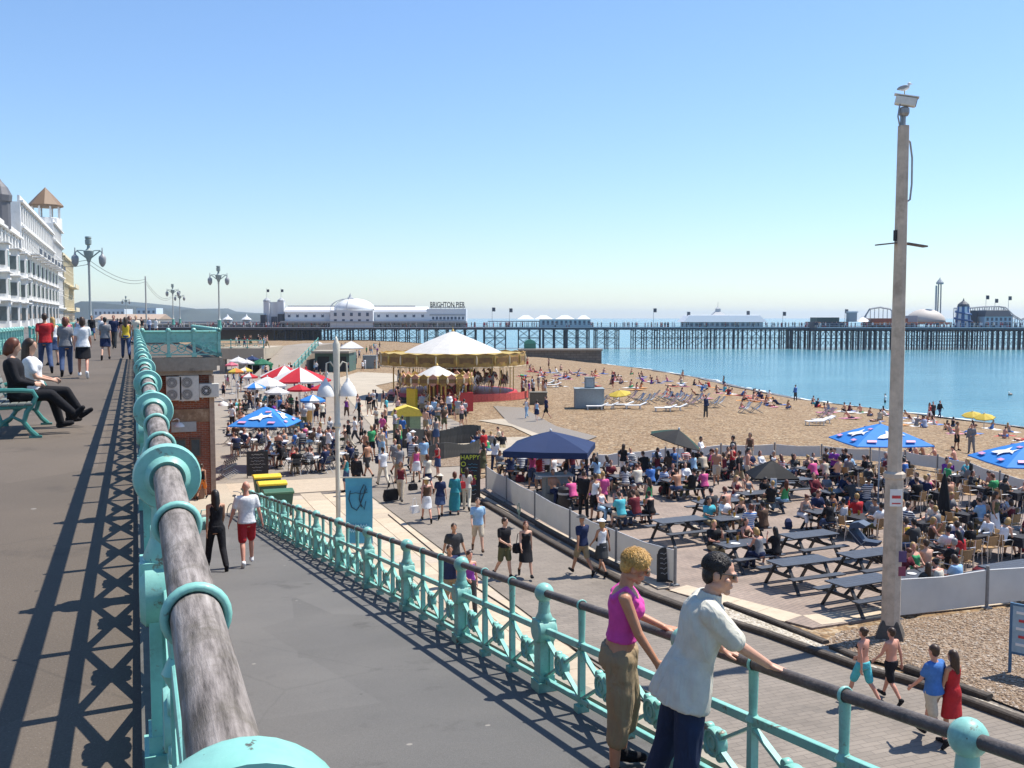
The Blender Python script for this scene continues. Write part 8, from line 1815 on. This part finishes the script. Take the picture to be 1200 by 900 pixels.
# strollers of the plaza
crowd(26, (385, 470, 470, 545), 'strolling across the plaza', 'people strolling on the plaza', WALKS, 1, G0, seed=2)
crowd(16, (450, 500, 530, 560), 'near the timber screens', 'people by the timber screens', WALKS, 1, G0, seed=3)
crowd(64, (262, 446, 385, 505), 'among the cafe parasols', 'crowd among the cafe parasols', WALKS, 2, G0, seed=4)
crowd(40, (308, 424, 360, 446), 'below the far ramp', 'crowd at the foot of the far ramp', WALKS, 2, G0, seed=5)
crowd(60, (360, 409, 445, 438), 'near the white canopies', 'people on the far plaza', WALKS, 2, G0, seed=6)
crowd(14, (490, 486, 545, 500), 'before the small carousel', 'people in front of the small carousel', ['stand', 'stand2', 'fold', 'hip'], 2, G0, seed=8)
crowd(12, (610, 458, 640, 468), 'beside the timber box', 'group beside the timber box', ['stand', 'stand2', 'fold'], 2, ong, seed=9)
crowd(7, (555, 515, 590, 530), 'sitting near the boardwalk', 'people sitting near the boardwalk', ['knees', 'ground'], 1, ong, seed=10)
for px in range(265, 309, 4): k = rand_look(r2); person(G(1 + (px - 265) / 46 * w_, 1.2 + r2.random() * 3, zt), r2.uniform(0, 360), r2.choice(WALKS), where='on the far concrete deck', group='people on the far concrete deck', lod=2, **k)
for a, b in ((640, 492), (629, 494), (617, 491)):
    k = rand_look(r2); person(ong(a, b), r2.uniform(0, 360), 'walk', where='walking on the boardwalk', group='people walking on the boardwalk', lod=2, **k)
# beach: named ones first
for px, py, face, pose, sex, top, bottom, hair in [(827, 490, 200, 'stand', 'm', ('longsleeve', 'navy'), ('trousers', 'charcoal'), (HS, 'black')), (1121, 528, 200, 'hip', 'm', None, ('shorts', 'black'), (HS, 'brown')), (1138, 531, 120, 'stand2', 'm', ('longsleeve', 'grey'), ('trousers', 'grey'), (HS, 'brown')), (932, 470, 10, 'stand', 'm', ('longsleeve', 'blue'), ('trousers', 'charcoal'), (HS, 'black')), (1037, 478, 30, 'stand', 'm', ('tshirt', 'white'), ('trousers', 'black'), (HS, 'black')), (1089, 494, 190, 'walk', 'f', ('tank', 'red'), ('shorts', 'white'), (HL, 'brown')), (1093, 494, 150, 'stand', 'm', ('tshirt', 'charcoal'), ('shorts', 'black'), (HS, 'black')), (1101, 491, 180, 'walk2', 'm', ('longsleeve', 'black'), ('trousers', 'denim'), (HS, 'black')), (618, 431, 20, 'stand', 'm', None, ('shorts', 'red'), (HS, 'brown')), (643, 433, 60, 'stand', 'f', ('tank', 'black'), ('skirt', 'brown'), (HL, 'brown')), (718, 455, 90, 'stand2', 'm', ('tshirt', 'navy'), ('shorts', 'maroon'), (HS, 'brown')), (800, 447, 0, 'stand', 'f', ('bikini', 'black'), ('briefs', 'black'), (HL, 'brown')), (848, 455, 30, 'stand', 'f', ('tank', 'teal'), ('shorts', 'denim'), (HL, 'black'))]:
    person(ong(px, py), face, pose, sex, top, bottom, hair, where='standing on the open beach', group='people standing on the beach', lod=1)
M_tow = [mat('towel ' + n, c, rough=.9, var=.1) for n, c in (('red', (.5, .06, .06)), ('white', (.65, .65, .63)), ('blue', (.10, .18, .42)), ('pink', (.55, .22, .3)), ('orange', (.55, .25, .08)))]
tname = ['red', 'white', 'blue', 'pink', 'orange']
tm_ = []
for i in range(5):
    b_ = MB(); b_.loft([[Vector((x, y, z + .012 * math.sin(9 * x + 3 * y))) for y, z in ((-.42, .0), (.42, .0), (.42, .02), (-.42, .02))] for x in (-.9, -.45, 0, .45, .9)]); tm_.append(b_.mesh('beach_towel', M_tow[i]))
def beachers(n, line, spread, seed, lod=2):
    q = random.Random(seed); done = []
    for _ in range(n * 12):
        if len(done) >= n: break
        px = q.uniform(line[0][0], line[-1][0]); py = interp(px, line) + q.uniform(-spread[0], spread[1]); p = ong(px, py)
        if p.z < SEA + .12 or any((p - d).length < 1.0 for d in done): continue
        done.append(p); k = rand_look(q, True); fc_ = q.uniform(-110, -60) + q.choice((0, 0, 0, 90)); ps = q.choice(['knees', 'ground', 'ground', 'prone', 'lie', 'knees']); k['shoes'] = None
        person(p, fc_, ps, where='sunbathing on the shingle', group='sunbathers on the beach', lod=lod, **k)
        if ps in ('lie', 'prone', 'ground') or q.random() < .3:
            i = q.randrange(5); o = link('beach_towel', tm_[i], None, p + Vector((0, 0, .0)), R(fc_ + 90)); tag(o, '%s beach towel spread under a sunbather' % tname[i], 'towel', 'towels on the shingle')
beachers(62, [(610, 436), (680, 440), (740, 444), (800, 452), (850, 460), (900, 470)], (5, 6), 41)
beachers(46, [(880, 468), (950, 476), (1040, 490), (1100, 500), (1200, 512)], (5, 7), 42)
beachers(16, [(640, 446), (760, 455), (870, 475)], (3, 6), 43)
for px, py in ((995 + 80, 538), (1083, 537), (1097, 540), (1120, 543), (1068, 534)): k = rand_look(r2, True); person(ong(px, py), r2.uniform(0, 60), 'knees', where='outside the back windbreak', group='people outside the back windbreak', lod=1, **k)
# glasses and plates on the tables
gm = [MB().lathe([(.035, 0), (.042, .15), (.038, .15), (.03, .02), (0, .02)], n=10).mesh('drinking_glass', mat('beer', (.45, .24, .03), rough=.15)), MB().lathe([(.032, 0), (.034, .16), (.012, .2), (.012, .25), (0, .25)], n=8).mesh('bottle', mat('bottle brown', (.05, .02, .01), rough=.15)), MB().lathe([(.06, 0), (.12, .012), (.12, .018), (0, .012)], n=14).mesh('plate', M_white)]
gl_ = [('drinking glass with amber beer standing on a terrace table', 'glass', 'glasses on the terrace tables'), ('small brown bottle standing on a terrace table', 'bottle', 'bottles on the terrace tables'), ('white plate lying on a terrace table', 'plate', 'plates on the terrace tables')]
for (px, py, a, stt), p in zip(TABLES, TPOS):
    if stt == 'E': continue
    for j in range(r2.choice((2, 3, 4))):
        i = r2.choice((0, 0, 1, 2)); q = p + Vector((r2.uniform(-.7, .7), r2.uniform(-.28, .28), .761)); o = link('table_item', gm[i], None, q); o.name = gm[i].name; tag(o, *gl_[i])

for px, py, a in CT:
    p = onz(px, py, L + .76)
    for j in range(3):
        i = r2.choice((0, 0, 1, 2)); o = link(gm[i].name, gm[i], None, p + Vector((r2.uniform(-.32, .32), r2.uniform(-.32, .32), .002))); tag(o, *gl_[i])
bgm = [MB().loft([[Vector((x * a, y * a * .6, z)) for x, y in ((-1, -1), (1, -1), (1, 1), (-1, 1))] for a, z in ((.17, 0), (.21, .12), (.18, .26), (.08, .34))]).mesh('ground_bag', clothm(c)) for c in ('charcoal', 'maroon', 'navy', 'beige')]
for k_, (p, fc_, px, py) in enumerate(SEATS):
    if k_ % 5 == 0 and px not in (1078, 1186):
        i = r2.randrange(4); q = p + Matrix.Rotation(R(fc_), 3, 'Z') @ Vector((.34, -.28, 0)); o = link('ground_bag', bgm[i], None, q, r2.uniform(0, 3)); tag(o, '%s bag set down on the terrace beside a seat' % ('charcoal', 'maroon', 'navy', 'beige')[i], 'bag', 'bags on the terrace floor')
build_people(296)
bpy.data.scenes.remove(WORK)

# ================================================================ sea haze in the air
mb = MB(); mb.box((0, 0, 0), (1, 1, 1)); hz = mb.build('haze', None)
hz.data.materials.clear()
m = bpy.data.materials.new('sea haze'); m.use_nodes = True; N = m.node_tree.nodes; N.remove(N['Principled BSDF'])
v = N.new('ShaderNodeVolumePrincipled'); v.inputs['Color'].default_value = (.74, .87, 1, 1); v.inputs['Density'].default_value = 0.00013; v.inputs['Anisotropy'].default_value = 0.35
m.node_tree.links.new(v.outputs[0], N['Material Output'].inputs['Volume']); hz.data.materials.append(m)
hz.location = (3000, 2300, 27.0); hz.scale = (9800, 13600, 75.0); hz['kind'] = 'stuff'; tag(hz, 'thin pale sea haze filling the air over beach and sea', 'haze')
SC.cycles.volume_bounces = 0
